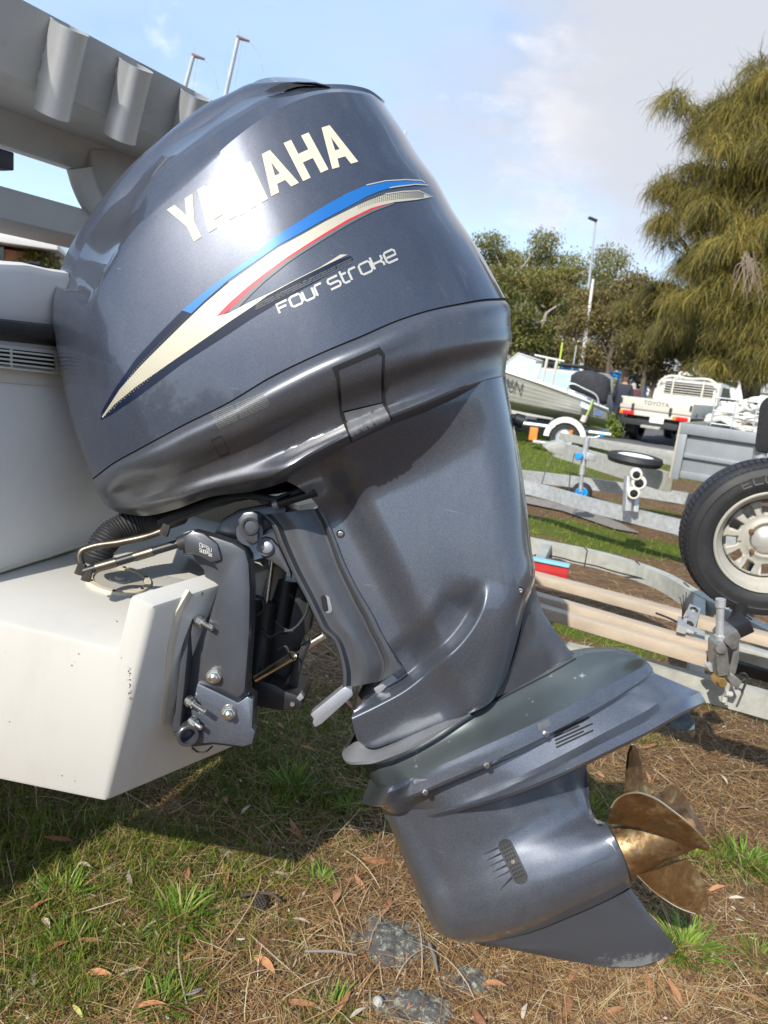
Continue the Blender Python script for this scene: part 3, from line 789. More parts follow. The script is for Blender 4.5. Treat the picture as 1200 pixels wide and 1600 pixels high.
bvh_plate = bvh_of(plate)
sl = []
for k, (a, b) in enumerate((((866, 1146), (921, 1121)), ((866, 1151.5), (905, 1134)), ((867, 1157), (926, 1130.5)), ((868, 1162.5), (912, 1142.5)), ((869, 1168), (927, 1141)))):
    sl += [ribbon([a, b], 1.35)[0]]
decal('drain_slot_shade', sl, bvh_plate, MT['gap'], motor, off=0.0012)  # flat black strips: the shade inside the recessed slots, put in as colour
for (x, y) in ((853, 1146), (760, 1195), (664, 1237)):
    h = bvh_plate.ray_cast(Vector(CAMP), Vector(ray(x, y)))[0]
    if h:
        mb = MB(); mb.disc_lathe(np.array(h), (0.1, -1, 0.1), [(-.006, .0065), (.004, .0065), (.006, .0045), (.006, .0001)], 6); mb.build('plate_bolt', MT['bolt'], motor)
for (a, b) in (((838, 1131), (856, 1123)), ((644, 1215), (662, 1208))):
    decal('rim_notch', [[a, b, (b[0] + 5, b[1] + 10), (a[0] + 4, a[1] + 11)]], bvh_plate, MT['grip'], motor, off=0.0012)
# trim tab seen below the far side of the plate
tb = [M(x, y, -0.06) for x, y in ((1040, 1136), (1052, 1127), (1076, 1114), (1087, 1128), (1086, 1141), (1070, 1143))]
m_ = MB(); m_.prism(tb, (0.0, 0.03, 0.0)); m_.build('trim_tab', mat('corroded_anode', (0.07, 0.09, 0.10), 0.75, vary=0.5, vscale=40, dirt=0.6, dirt_col=(0.2, 0.24, 0.25), dscale=30, bump=0.4, bscale=90), motor, bevel=0.004)

# ---- gearcase: strut, torpedo
gc = [[(595, 1258, .0), (600, 1262, .02), (630, 1265, .05), (692, 1262, .078), (800, 1236, .07), (870, 1212, .04), (905, 1199, .012), (916, 1194, .0)],
      [(610, 1292, .0), (617, 1296, .024), (655, 1300, .056), (720, 1290, .08), (810, 1266, .072), (880, 1250, .042), (912, 1240, .014), (921, 1250, .0)],
      [(632, 1347, .0), (640, 1352, .026), (685, 1350, .062), (762, 1330, .084), (840, 1302, .076), (893, 1280, .052), (920, 1272, .036), (930, 1278, .03)],
      [(644, 1375, .0), (653, 1380, .03), (700, 1377, .066), (775, 1351, .092), (850, 1322, .092), (905, 1302, .078), (937, 1290, .068), (947, 1287, .066)],
      [(653, 1397, .0), (663, 1403, .034), (710, 1402, .072), (785, 1378, .102), (860, 1350, .108), (918, 1326, .101), (950, 1311, .096), (957, 1305, .094)],
      [(662, 1420, .0), (674, 1427, .036), (720, 1426, .075), (795, 1408, .108), (870, 1380, .117), (930, 1353, .112), (962, 1336, .106), (969, 1328, .104)],
      [(672, 1441, .0), (687, 1449, .034), (732, 1449, .07), (805, 1433, .102), (880, 1403, .112), (940, 1376, .108), (972, 1358, .103), (978, 1352, .100)],
      [(683, 1456, .0), (700, 1464, .026), (745, 1465, .052), (812, 1451, .08), (887, 1420, .09), (945, 1394, .088), (977, 1376, .084), (983, 1371, .082)],
      [(693, 1463, .0), (715, 1471, .012), (760, 1471, .024), (820, 1459, .04), (892, 1431, .048), (948, 1406, .048), (978, 1390, .046), (985, 1385, .044)]]
gear = grid_mirror('gearcase', [rows_grid(gc, 80, 60)], MT['paint_leg'], motor, caps='b', angle=45)
bvh_gear = bvh_of(gear)
# dark inner ring at the torpedo's open end
end = [(930, 1278), (947, 1287), (957, 1305), (969, 1328), (978, 1352), (983, 1371), (985, 1385)]
# skeg
skeg = [[(725, 1469, .018), (770, 1468, .02), (830, 1453, .022), (890, 1430, .022), (950, 1405, .018), (982, 1390, .006), (985, 1388, .0)],
        [(745, 1473, .012), (800, 1478, .018), (860, 1470, .019), (930, 1450, .018), (990, 1432, .012), (1012, 1426, .004), (1015, 1428, .0)],
        [(768, 1476, .004), (820, 1486, .012), (890, 1489, .014), (960, 1480, .013), (1015, 1466, .009), (1040, 1460, .004), (1042, 1462, .0)],
        [(770, 1477, .0), (820, 1488, .004), (892, 1502, .005), (958, 1511, .005), (1008, 1508, .004), (1048, 1490, .002), (1058, 1484, .0)]]
sk = grid_mirror('skeg', [rows_grid(skeg, 50, 20)], MT['paint_cast'], motor, caps='', angle=45)
def worn_mat():
    m, nt, b = new_mat('skeg_paint_worn_at_tip')
    b.inputs['Roughness'].default_value = 0.42; b.inputs['Metallic'].default_value = 0.35; b.inputs['Coat Weight'].default_value = 0.3
    tc = nt.nodes.new('ShaderNodeTexCoord'); sp = nt.nodes.new('ShaderNodeSeparateXYZ')
    nt.links.new(tc.outputs['Object'], sp.inputs[0])
    n = _tex(nt, 55, 10, 0.75)
    zt = nt.nodes.new('ShaderNodeMapRange')
    tip = np.array(M(1000, 1508, 0)); base = motor.location
    zt.inputs['From Min'].default_value = tip[2] + 0.055; zt.inputs['From Max'].default_value = tip[2] - 0.005
    nt.links.new(sp.outputs['Z'], zt.inputs['Value'])
    xt = nt.nodes.new('ShaderNodeMapRange')
    xt.inputs['From Min'].default_value = M(880, 1500, 0)[0] - base.x; xt.inputs['From Max'].default_value = M(1010, 1500, 0)[0] - base.x
    nt.links.new(sp.outputs['X'], xt.inputs['Value'])
    mu = nt.nodes.new('ShaderNodeMath'); mu.operation = 'MULTIPLY'
    nt.links.new(zt.outputs[0], mu.inputs[0]); nt.links.new(xt.outputs[0], mu.inputs[1])
    ad = nt.nodes.new('ShaderNodeMath'); ad.operation = 'MULTIPLY_ADD'; ad.inputs[1].default_value = 0.55; 
    nt.links.new(mu.outputs[0], ad.inputs[0]); nt.links.new(n, ad.inputs[2])
    f = _ramp(nt, ad.outputs[0], [(0.70, 0.0), (0.86, 1.0)])
    nt.links.new(_mix(nt, f, (0.062, 0.066, 0.076), (0.20, 0.21, 0.215)), b.inputs['Base Color'])
    return m
sk.data.materials.clear(); sk.data.materials.append(worn_mat())

# water inlet grille on the gearcase
def capsule(a, b, r, n=10):
    a, b = np.array(a, float), np.array(b, float); d = (b - a) / np.linalg.norm(b - a); an = atan2(d[1], d[0])
    return [tuple(b + r * np.array([cos(an - pi / 2 + pi * k / n), sin(an - pi / 2 + pi * k / n)])) for k in range(n + 1)] + [tuple(a + r * np.array([cos(an + pi / 2 + pi * k / n), sin(an + pi / 2 + pi * k / n)])) for k in range(n + 1)]
gr = decal('water_inlet', [capsule((790, 1322), (813, 1370), 11.5)], bvh_gear, MT['rubber'], motor, off=0.0018)
hol = []
dA = np.array([23, 48]) / np.linalg.norm([23, 48]); nA = np.array([-dA[1], dA[0]])
for k in range(9):
    if k == 4: continue
    for j in (-1.5, -.5, .5, 1.5):
        c = np.array([790, 1322]) + dA * (2 + k * 6.2) + nA * j * 4.4
        hol.append([tuple(c + 1.5 * dA - 1.2 * nA), tuple(c + 1.5 * dA + 1.2 * nA), tuple(c - 1.5 * dA + 1.2 * nA), tuple(c - 1.5 * dA - 1.2 * nA)])
decal('inlet_hole', hol, bvh_gear, MT['gap'], gr, off=0.0026)
cc = np.array([801.5, 1346])
decal('inlet_screw', [[tuple(cc + 3.2 * np.array([cos(k), sin(k)])) for k in np.linspace(0, 2 * pi, 12, endpoint=False)]], bvh_gear, MT['brass_old'], gr, off=0.003)
for k in range(6):
    a = np.array([786, 1321]) + dA * k * 10.0 + nA * 0
    a = np.array([778.5, 1325.0]) + np.array([23, 48]) * (k / 5.2)
    L = 27 if k < 5 else 30
    an = radians(-24 if k < 5 else -45)
    b2 = a - L * np.array([cos(an), sin(an)])
    nn = np.array([sin(an), -cos(an)])
    decal('inlet_groove', [[tuple(a + nn * 2.4), tuple(b2), tuple(a - nn * 1.0)]], bvh_gear, MT['gap'] if k % 2 else MT['black'], motor, off=0.0012)
# scuffed bare metal near the torpedo's end
decal('zinc_patch', [[(946, 1314), (952, 1310), (963, 1333), (957, 1322)]], bvh_gear, MT['white_gel'], motor, off=0.0012)
decal('shaft_clip', [[(928, 1281), (938, 1283), (942, 1292), (932, 1290)]], bvh_gear, MT['chrome'], motor, off=0.002)
# ---- propeller: hub, four blades
def bronze():
    m, nt, b = new_mat('weathered_bronze')
    b.inputs['Metallic'].default_value = 0.75; b.inputs['Roughness'].default_value = 0.3
    n1 = _tex(nt, 16, 12, 0.7, stretch=(1, 1, 1), dist=0.8); n2 = _tex(nt, 42, 8, 0.7); n3 = _tex(nt, 9, 10, 0.75, dist=1.2)
    c = _ramp(nt, n1, [(0.32, (0.15, 0.070, 0.026)), (0.52, (0.22, 0.125, 0.05)), (0.68, (0.46, 0.36, 0.19))])
    c = _mix(nt, _ramp(nt, n3, [(0.5, 0.0), (0.68, 0.75)]), c, (0.085, 0.07, 0.05))
    c = _mix(nt, _ramp(nt, n2, [(0.58, 0.0), (0.66, 0.85)]), c, (0.045, 0.036, 0.03))
    nt.links.new(c, b.inputs['Base Color'])
    nt.links.new(_ramp(nt, n2, [(0.4, 0.24), (0.66, 0.6)]), b.inputs['Roughness'])
    _bump(nt, n2, 0.35, 0.001, b)
    return m
MT['bronze'] = bronze()
MT['edge_bronze'] = mat('worn_bronze_edge', (0.78, 0.68, 0.46), 0.25, 0.9, vary=0.15)
hub_c = M(963, 1330, 0); hub_e = M(1078, 1288, 0)
ax = hub_e - hub_c; hub_len = np.linalg.norm(ax)
mb = MB()
mb.disc_lathe(hub_c, ax, [(-.004, .001), (-.004, .058), (0, .0605), (.012, .0615), (.05, .058), (.09, .052), (hub_len, .046), (hub_len, .036), (hub_len - .03, .033), (hub_len - .03, .001)], 40)
prop = mb.build('propeller', MT['bronze'], motor, angle=40)
bl = {
 'a': [[(950, 1285, .050), (972, 1287, .058), (996, 1291, .060), (1020, 1299, .058), (1045, 1308, .054), (1070, 1318, .048), (1104, 1328, .045)],
       [(952, 1270, .070), (972, 1264, .084), (998, 1266, .090), (1024, 1275, .088), (1050, 1289, .080), (1078, 1304, .068), (1107, 1324, .050)],
       [(955, 1262, .085), (966, 1247, .105), (992, 1238, .118), (1018, 1245, .118), (1048, 1265, .108), (1086, 1296, .085), (1108, 1320, .055)]],
 'b': [[(977, 1250, -.012), (984, 1252, -.018), (995, 1255, -.03), (1008, 1254, -.045), (1017, 1250, -.055)],
       [(979, 1206, -.02), (985, 1207, -.028), (992, 1208, -.04), (1000, 1209, -.058), (1008, 1214, -.07)],
       [(982, 1177, -.03), (985, 1170, -.036), (987, 1164, -.045), (991, 1167, -.06), (999, 1188, -.075)]],
 'c': [[(1000, 1262, -.03), (1020, 1275, -.02), (1045, 1285, -.01), (1070, 1300, 0), (1085, 1312, .005)],
       [(1018, 1246, -.06), (1038, 1252, -.05), (1060, 1262, -.04), (1080, 1282, -.025), (1094, 1306, -.01)],
       [(1036, 1240, -.095), (1050, 1227, -.085), (1067, 1242, -.07), (1090, 1281, -.05), (1102, 1306, -.03)]],
 'd': [[(994, 1366, .045), (1010, 1362, .046), (1030, 1356, .044), (1050, 1349, .040), (1073, 1341, .034)],
       [(1010, 1383, .040), (1030, 1386, .044), (1052, 1384, .044), (1075, 1376, .040), (1092, 1364, .034)],
       [(1038, 1405, .036), (1064, 1420, .042), (1087, 1428, .045), (1104, 1419, .044), (1103, 1388, .038)]],
}
for k in 'abcd':
    g = rows_grid(bl[k], 26, 16)
    o = shell('blade', g, MT['bronze'], prop, 0.006)
e = [M(x, y, w) for x, y, w in bl['a'][2]]
mb = MB(); mb.tube(smooth_path(e, 26), 0.0022, 6); mb.build('blade_edge', MT['edge_bronze'], prop)
e = [M(x, y, w + .003) for x, y, w in [(994, 1366, .046), (1014, 1386, .044), (1038, 1405, .04), (1064, 1420, .044), (1087, 1428, .046)]]
mb = MB(); mb.tube(smooth_path(e, 26), 0.0015, 6); mb.build('blade_edge', MT['edge_bronze'], prop)
mb = MB(); mb.disc_lathe(M(961, 1331, 0), ax, [(-.001, .0615), (.004, .0625), (.007, .061)], 40); mb.build('thrust_ring', MT['rubber'], prop)

# ---- clamp bracket on the near side, bolted to the transom
CB = MT['paint_cast']
c_out = [(284, 832), (300, 828), (333, 836), (363, 846), (383, 858), (389, 868), (391, 882), (393, 920), (392, 987), (387, 1053), (386, 1083), (396, 1090), (395, 1138), (400, 1142), (395, 1165), (380, 1169), (333, 1164), (300, 1168), (271, 1150), (268, 1137), (277, 1070), (287, 987), (300, 937), (313, 920), (320, 907), (318, 890), (307, 880), (300, 868), (286, 868), (283, 847)]
clamp = slab('clamp_bracket', c_out, 0.165, 0.115, CB, motor, 0.004)
web = [(302, 830), (333, 838), (363, 848), (383, 860), (389, 882), (391, 920), (390, 987), (385, 1053), (383, 1083), (372, 1092), (340, 1076), (308, 1060), (318, 1000), (331, 950), (341, 915), (341, 893), (331, 876), (312, 862)]
slab('bracket_web', web, 0.196, 0.16, CB, clamp, 0.007)
slab('bracket_flange', [(270, 1146), (277, 1072), (286, 990), (299, 939), (312, 922), (318, 926), (306, 948), (296, 990), (288, 1072), (281, 1140)], 0.205, 0.14, CB, clamp, 0.004)
slab('bracket_foot', [(308, 1067), (340, 1082), (372, 1098), (386, 1088), (396, 1093), (394, 1138), (399, 1143), (394, 1163), (380, 1167), (333, 1161), (304, 1163), (298, 1110)], 0.182, 0.15, MT['paint_leg'], clamp, 0.005)
slab('bracket_head', [(285, 838), (300, 829), (318, 833), (340, 850), (347, 876), (330, 880), (312, 870), (300, 866), (288, 866)], 0.205, 0.16, CB, clamp, 0.008)
# transom bolts point aft: washer, nut and thread
bolt_dir = np.array([0.80, -0.52, -0.12]); bolt_dir /= np.linalg.norm(bolt_dir)
for (x, y, w, L, r) in ((311, 970, .195, .026, .0065), (296, 1096, .195, .034, .0062), (301, 1128, .195, .014, .006), (334, 1056, .199, .008, .0085), (357, 1113, .186, .010, .0085)):
    d = bolt_dir if L > .012 else np.array([0.25, -0.95, 0.12])
    c = M(x, y, w); mb = MB()
    mb.disc_lathe(c, d, [(-.004, .0001), (-.004, r * 1.75), (.0022, r * 1.75), (.0022, r * 1.1)], 22)
    mb.disc_lathe(c + d * .0022, d, [(0, r * 1.42), (.0085, r * 1.42), (.0098, r * 1.2), (.0098, .0001)], 6)
    mb.disc_lathe(c + d * .0098, d, [(0, r * .82)] + [(t, r * (.82 if i % 2 else .74)) for i, t in enumerate(np.linspace(.001, L, 14))] + [(L + .002, r * .55), (L + .002, .0001)], 14)
    mb.build('bracket_bolt', MT['bolt'], clamp, angle=30)
# round spring housing at the foot
mb = MB(); c = M(292, 1146, .195)
mb.disc_lathe(c, (0.45, -0.9, 0.1), [(-.03, .021), (.012, .021), (.014, .019), (.014, .015), (-.01, .0145), (-.01, .0001)], 28); mb.build('bracket_boss', CB, clamp)
bvh_head = bvh_of(*[o for o in COL.objects if o.name.startswith('bracket_head')])
tq = [(312.5, 848), (332, 857.5), (332, 871), (312, 862)]
rb = []
for row, n in ((0.0, 4), (0.56, 6)):
    for i in range(n):
        x0 = i / n; w_ = 0.72 / n
        kinds = [[(0, 0), (1, 0), (1, 1), (0, 1), (0, 0)], [(0, 1), (0, 0), (1, 0), (1, .5), (0, .5)], [(1, 0), (0, 0), (0, .5), (1, .5), (1, 1), (0, 1)], [(0, 0), (0, 1), (1, 1), (1, 0)]][(i + int(row * 5)) % 4]
        rb += ribbon(warp(tq, [(x0 + w_ * a, row + 0.40 * b_) for a, b_ in kinds]), 0.65)
decal('cast_mark', rb, bvh_head, MT['silver_print'], clamp, off=0.0015, maxlen=30)
# far clamp bracket and the cross tube that joins both
slab('clamp_bracket', c_out, -0.12, -0.18, CB, motor, 0.004)
mb = MB(); mb.tube([M(390, 832, .16), M(390, 832, -.16)], .026, 24); mb.tube([M(415, 855, .14), M(415, 855, -.14)], .018, 20)
tt = mb.build('tilt_tube', CB, motor)
slab('tilt_ear', [(371, 812), (380, 801), (394, 799), (403, 803), (403, 846), (396, 851), (384, 846), (373, 830)], .175, .12, CB, motor, .005)
mb = MB(); ph = M(391, 822, .176)
mb.disc_lathe(ph, -np.array(MN) * -1, [(-.002, .017), (.003, .017), (.003, .0125), (-.008, .012), (-.008, .0001)], 26); mb.build('tilt_pivot', MT['black'], motor)
slab('tilt_yoke', [(330, 840), (345, 812), (372, 796), (400, 790), (430, 786), (450, 792), (440, 815), (404, 838), (370, 850), (340, 850)], .10, -.12, CB, motor, .01)

# ---- swivel bracket: a long channel carrying the leg
swr = []
L_ = [(406, 805), (421, 818), (435, 850), (457, 897), (476, 932), (495, 971), (502, 985), (518, 998), (531, 1031), (535, 1056), (535, 1076)]
R_ = [(499, 790), (512, 812), (523, 838), (540, 882), (556, 914), (577, 950), (584, 962), (595, 985), (610, 1012), (622, 1032), (629, 1043)]
R2 = [(493, 795), (505, 818), (515, 843), (530, 885), (545, 917), (562, 951), (569, 963), (579, 985), (593, 1012), (602, 1040), (596, 1064)]
for l, r, r2 in zip(L_, R_, R2):
    l, r, r2 = np.array(l, float), np.array(r, float), np.array(r2, float)
    def at(t): return l + (r2 - l) * t
    row = [(*l, .030), (*(l + .2), .126), (*at(.10), .128), (*at(.15), .116), (*at(.20), .106), (*at(.45), .110), (*at(.62), .107), (*at(.80), .099), (*at(.93), .094), (*at(.985), .094), (*r2, .110), (*(r2 + (r - r2) * .45), .116), (*r, .114), (*(r + .2), .030)]
    swr.append(row)
C0 = np.array(swr)
Cg = np.array([np.interp(np.linspace(0, 10, 44), range(11), C0[:, j, k]) for j in range(14) for k in range(3)]).reshape(14, 3, 44).transpose(2, 0, 1)
Cg = np.array([catmull(C0[:, j], 44) for j in range(14)]).transpose(1, 0, 2)
fine_ = []
for q in Cg:
    fine_.append(np.array([np.interp(np.linspace(0, 13, 66), range(14), q[:, k]) for k in range(3)]).T)
Cg = np.array(fine_)
for _ in range(1):
    Cg[:, 1:-1, 2] = (Cg[:, :-2, 2] + Cg[:, 2:, 2] + 2 * Cg[:, 1:-1, 2]) / 4
MT['paint_swivel'] = mat('worn_swivel_paint', (0.070, 0.074, 0.082), 0.42, 0.4, coat=0.25, coat_r=0.3, vary=0.25, vscale=8, dirt=0.75, dirt_col=(0.05, 0.045, 0.04), dscale=6, bump=0.12, bscale=160, bdist=0.0008, stretch=(1, 1, 0.4))
sw = grid_mirror('swivel_bracket', [M_arr(Cg[..., 0], Cg[..., 1], Cg[..., 2])], MT['paint_swivel'], motor, caps='tb', angle=40, sym=True)
bvh_sw = bvh_of(sw)
decal('grease_port', [capsule((509, 936), (513, 952), 6.0)], bvh_sw, MT['cast_worn'], sw, off=0.0012)
decal('port_hole', [capsule((506, 934), (509, 951), 4.2)], bvh_sw, MT['gap'], sw, off=0.0024)
slab('tilt_stop_arm', [(534, 1076), (540, 1073), (550, 1078), (552, 1086), (546, 1092), (503, 1131), (492, 1137), (488, 1130), (490, 1124), (484.5, 1117), (490, 1112)], .132, .095, MT['cast_worn'], sw, .003)
mb = MB(); mb.tube([M(578, 1095, .03), M(600, 1055, .03), M(612, 1030, .03)], .03, 20); mb.build('steering_shaft', CB, motor)
slab('lower_mount', [(583, 1076), (600, 1062), (612, 1052), (622, 1062), (604, 1074), (590, 1088)], .08, -.06, MT['cast_worn'], motor, .004)
mb = MB(); mb.tube([M(432, 788, .14), M(494, 769, .15)], .0085, 12); mb.build('mount_pin', MT['black'], motor)
mb = MB(); mb.disc_lathe(M(430, 788.5, .14), M(494, 769, .15) - M(432, 788, .14), [(-.004, .0001), (-.004, .009), (.006, .0095), (.006, .008)], 16); mb.build('pin_end', MT['cast_worn'], motor)
mb = MB(); mb.disc_lathe(M(417, 855, .142), MN, [(0, .012), (.004, .012), (.006, .009), (.006, .0001)], 20); mb.build('pivot_cap', MT['cast_worn'], motor)
slab('pivot_cheek', [(403, 846), (412, 838), (424, 842), (436, 856), (452, 890), (456, 905), (440, 888), (424, 878), (408, 870), (402, 858)], .135, .11, MT['paint_swivel'], sw, .004)

# ---- power trim: cylinder, rods, dark castings between the brackets
mb = MB(); mb.tube([M(426, 868, .03), M(415, 948, .03)], .0065, 16); mb.build('trim_rod', MT['chrome'], motor)
mb = MB(); mb.tube([M(416, 940, .03), M(415, 946, .03), M(400, 1062, .03)], [.024, .022, .022], 24); mb.tube([M(448, 905, -.04), M(432, 985, -.04)], .030, 24); mb.build('trim_cylinder', MT['black'], motor)
mb = MB(); mb.tube([M(400, 1060, .055), M(457, 1025, .10)], [.0085, .0098], 16, cap=False); mb.tube([M(457, 1025, .10), M(456.5, 1025.3, .099)], [.0098, .0085], 16, cap=False); mb.tube([M(456.5, 1025.3, .099), M(440, 1036, .087)], [.0085, .008], 16, cap=True); mb.build('trim_ram', MT['chrome'], motor)
mb = MB(); mb.tube([M(457, 1024, -.06), M(506, 993, -.06)], .010, 16); mb.build('trim_ram', MT['chrome'], motor)
slab('trim_housing', [(392, 905), (430, 898), (470, 915), (489, 960), (484, 985), (462, 1018), (458, 1050), (430, 1085), (392, 1075)], -.03, -.10, MT['black'], motor, .01)
slab('trim_base', [(390, 1085), (395, 1060), (430, 1070), (446, 1080), (470, 1088), (474, 1100), (470, 1109), (440, 1111), (400, 1105)], .05, -.12, MT['black'], motor, .006)
slab('trim_strut', [(446, 1085), (458, 1040), (470, 1010), (482, 996), (486, 1004), (474, 1030), (466, 1060), (462, 1090)], .0, -.02, MT['black'], motor, .003)
slab('base_corner', [(463, 1091), (470, 1083), (475, 1090), (469, 1096)], .055, .03, MT['cast_worn'], motor, .001)
mb = MB(); mb.disc_lathe(M(457, 1100, .052), MN, [(0, .005), (.003, .005), (.003, .0001)], 10); mb.build('base_screw', MT['bolt'], motor)
for k, (pts, r) in enumerate((([(395, 930), (408, 935), (412, 952), (400, 962)], .0035), ([(430, 970), (450, 985), (478, 958), (482, 940)], .003), ([(408, 985), (422, 995), (436, 988), (458, 985)], .003), ([(440, 1045), (452, 1020), (446, 1010), (434, 1015)], .003), ([(300, 1168), (310, 1175), (322, 1174), (332, 1166)], .002))):
    mb = MB(); mb.tube(smooth_path([M(x, y, .06) for x, y in pts], 20), r, 8); mb.build('hydraulic_hose', MT['rubber'], motor)

# ---- steering linkage and ribbed rigging hose in front of the bracket
mb = MB(); mb.tube(smooth_path([M(x, y, w) for x, y, w in ((258, 828, .16), (240, 835, .165), (190, 847, .175), (140, 856, .185), (128, 861, .188), (124, 871, .19), (128, 884, .19), (133, 893, .19))], 50), .0072, 14); mb.build('steering_link', MT['brass_old'], motor)
mb = MB(); mb.tube([M(131, 893, .195), M(190, 876, .185), M(290, 846, .17)], .0085, 14); mb.build('steering_rod', MT['black'], motor)
for q0_, q1_ in (((150, 887, .194), (182, 878, .186)), ((210, 870, .182), (240, 861, .178))):
    mb = MB(); mb.tube([M(*q0_), M(*q1_)], .0097, 14); mb.build('rod_sleeve', MT['brass_old'], motor)
mb = MB(); mb.tube([M(279, 850, .17), M(300, 843, .168)], [.013, .016], 18); mb.tube([M(300, 843, .168), M(304, 842, .167)], [.017, .017], 18); mb.build('rod_boot', MT['rubber'], motor)
for (x, y) in ((126, 890), (136, 900), (258, 829)):
    mb = MB(); mb.disc_lathe(M(x, y, .197), (-.2, -.3, -1), [(-.012, .0001), (-.012, .008), (.0, .009), (.010, .009), (.011, .0001)], 6); mb.build('link_nut', MT['brass_old'], motor, angle=20)
arm = [(242, 815), (262, 802), (300, 789), (345, 774), (385, 768), (408, 772), (430, 776), (460, 764), (476, 758), (482, 768), (440, 790), (410, 784), (385, 780), (350, 786), (305, 802), (270, 816), (252, 826)]
slab('steering_arm', arm, .115, .055, MT['black'], motor, .004)
slab('steering_arm_pad', [(395, 779), (420, 783), (440, 783), (448, 776), (430, 786), (412, 790)], .118, .05, MT['black'], motor, .002)
hp = smooth_path([M(x, y, w) for x, y, w in ((150, 880, .10), (158, 856, .10), (178, 832, .08), (205, 818, .06), (240, 812, .02), (280, 800, -.04))], 130)
rr = [.026 if i % 3 else .0295 for i in range(130)]
mb = MB(); mb.tube(hp, rr, 22); mb.build('rigging_hose', MT['rubber'], motor, angle=60)
# rubber knob behind the leg
mb = MB(); mb.tube([M(797, 652, .02), M(803, 653, .02), M(804, 654, .02), M(817, 659, .02)], [.008, .008, .013, .015], 14); mb.build('flush_cap', MT['black'], motor)
# ================================================================== WHITE BOAT THE MOTOR HANGS ON
PSI = radians(28)
BS = np.array([sin(PSI), cos(PSI), 0.0])      # boat's starboard direction (away from the camera)
BA = np.array([cos(PSI), -sin(PSI), 0.0])     # boat's stern direction
boat = thing('motor_boat', 'white aluminium boat stern with motor pod and pale overhead arch at the left edge', 'boat', tuple(P(60, 1000, 1.9) * np.array([1, 1, 0])))
PODY = 1.17
side = [(-320, 900), (0, 971), (86, 991), (178, 1017), (186, 1000), (203, 929), (240, 947), (165, 1253), (0, 1219), (-320, 1152)]
sp3 = [P(x, y, PODY) for x, y in side]
mb = MB(); n_ = len(sp3)
far3 = [p + BS * 0.40 + (np.array([0, 0, -0.06]) if i >= n_ - 3 else 0) for i, p in enumerate(sp3)]
mb.add(sp3 + far3, [tuple(range(n_)), tuple(range(2 * n_ - 1, n_ - 1, -1))] + [(i, i + n_, (i + 1) % n_ + n_, (i + 1) % n_) for i in range(n_)])
pod = mb.build('motor_pod', MT['white_gel'], boat, bevel=0.009, angle=40)
mb = MB(); mb.prism([p + BS * 0.39 for p in [P(x, y, PODY) for x, y in ((-320, 900.6), (0, 971.6), (86, 991.6), (150, 1009.6), (150, 1090), (-320, 1010))]], BS * 0.91)
mb.build('swim_deck', MT['white_gel'], boat)
# deck plane
dk0, dk1 = P(0, 971, PODY), P(178, 1017, PODY)
dkn = np.cross(dk1 - dk0, BS); dkn /= np.linalg.norm(dkn)
if dkn[2] < 0: dkn = -dkn
af0, af1 = P(240, 947, PODY), P(165, 1253, PODY)
afn = np.cross(af1 - af0, BS); afn /= np.linalg.norm(afn)
if np.dot(afn, BA) < 0: afn = -afn
# sealing strip between pod and bracket
st = [PP(x, y, af0, afn) for x, y in ((247, 1132), (257, 1134), (271, 1010), (284, 955), (300, 928), (293, 921), (273, 955), (261, 1010))]
mb = MB(); mb.prism([p + afn * .004 for p in st], -afn * .008); mb.build('sealing_strip', MT['cream'], pod, bevel=.002)
# inspection hatch on the pod's deck
hc = PP(186, 908, dk0, dkn)
r_h = 0.5 * np.linalg.norm(PP(236, 908, dk0, dkn) - PP(135, 908, dk0, dkn))
mb = MB(); mb.disc_lathe(hc, dkn, [(-.004, r_h), (.003, r_h), (.006, r_h * .97), (.006, r_h * .80), (.001, r_h * .78), (-.002, r_h * .77)], 48)
hatch = mb.build('inspection_hatch', MT['cream'], boat)
gl, gnt, gb = new_mat('clear_hatch_lens'); gb.inputs['Base Color'].default_value = (0.40, 0.38, 0.33, 1); gb.inputs['Roughness'].default_value = 0.15; gb.inputs['Transmission Weight'].default_value = 0.0; gb.inputs['Coat Weight'].default_value = 0.6
mb = MB(); mb.disc_lathe(hc, dkn, [(-.001, r_h * .78), (.003, r_h * .74), (.004, r_h * .32), (.007, r_h * .30), (.007, r_h * .16), (.012, r_h * .14), (.012, .0005)], 40); mb.build('hatch_lens', gl, hatch)
tx = np.cross(dkn, BA); tx /= np.linalg.norm(tx); ty = np.cross(tx, dkn)
for k in range(6):
    t = k * pi / 3 + 0.35
    mb = MB(); mb.disc_lathe(hc + (tx * cos(t) + ty * sin(t)) * r_h * .885, dkn, [(.004, .0042), (.0072, .0038), (.0072, .0001)], 8); mb.build('hatch_screw', MT['brass_old'], hatch)
# transom wall standing on the deck
w0 = PP(0, 894, dk0, dkn); w1 = PP(150, 846, dk0, dkn)
wd = (w1 - w0); wd[2] = 0; wd /= np.linalg.norm(wd); wn3 = np.array([wd[1], -wd[0], 0])     # towards stern
if np.dot(wn3, BA) < 0: wn3 = -wn3
def W(px, py, out=0.0): return PP(px, py, w0 + wn3 * out, wn3)
def panel(name, poly, m, out=0.0, depth=0.9, bev=0.006, parent=boat):
    mb = MB(); mb.prism([W(x, y, out) for x, y in poly], -wn3 * depth); return mb.build(name, m, parent, bevel=bev, angle=40)
hull_sec = [(-.78, 1.50), (-.80, 1.0), (-.72, .62), (.2, .42), (1.2, .6), (1.2, 1.5)]
mb = MB(); mb.prism([np.array([w0[0], w0[1], 0]) + wd * a - wn3 * .30 + np.array([0, 0, z]) for a, z in hull_sec], -wn3 * 2.6)
mb.build('hull', MT['white_hull'], boat, bevel=.03)
hullp = panel('transom', [(-140, 905), (-140, 590), (95, 600), (330, 640), (330, 800), (150, 848), (0, 896)], MT['white_hull'])
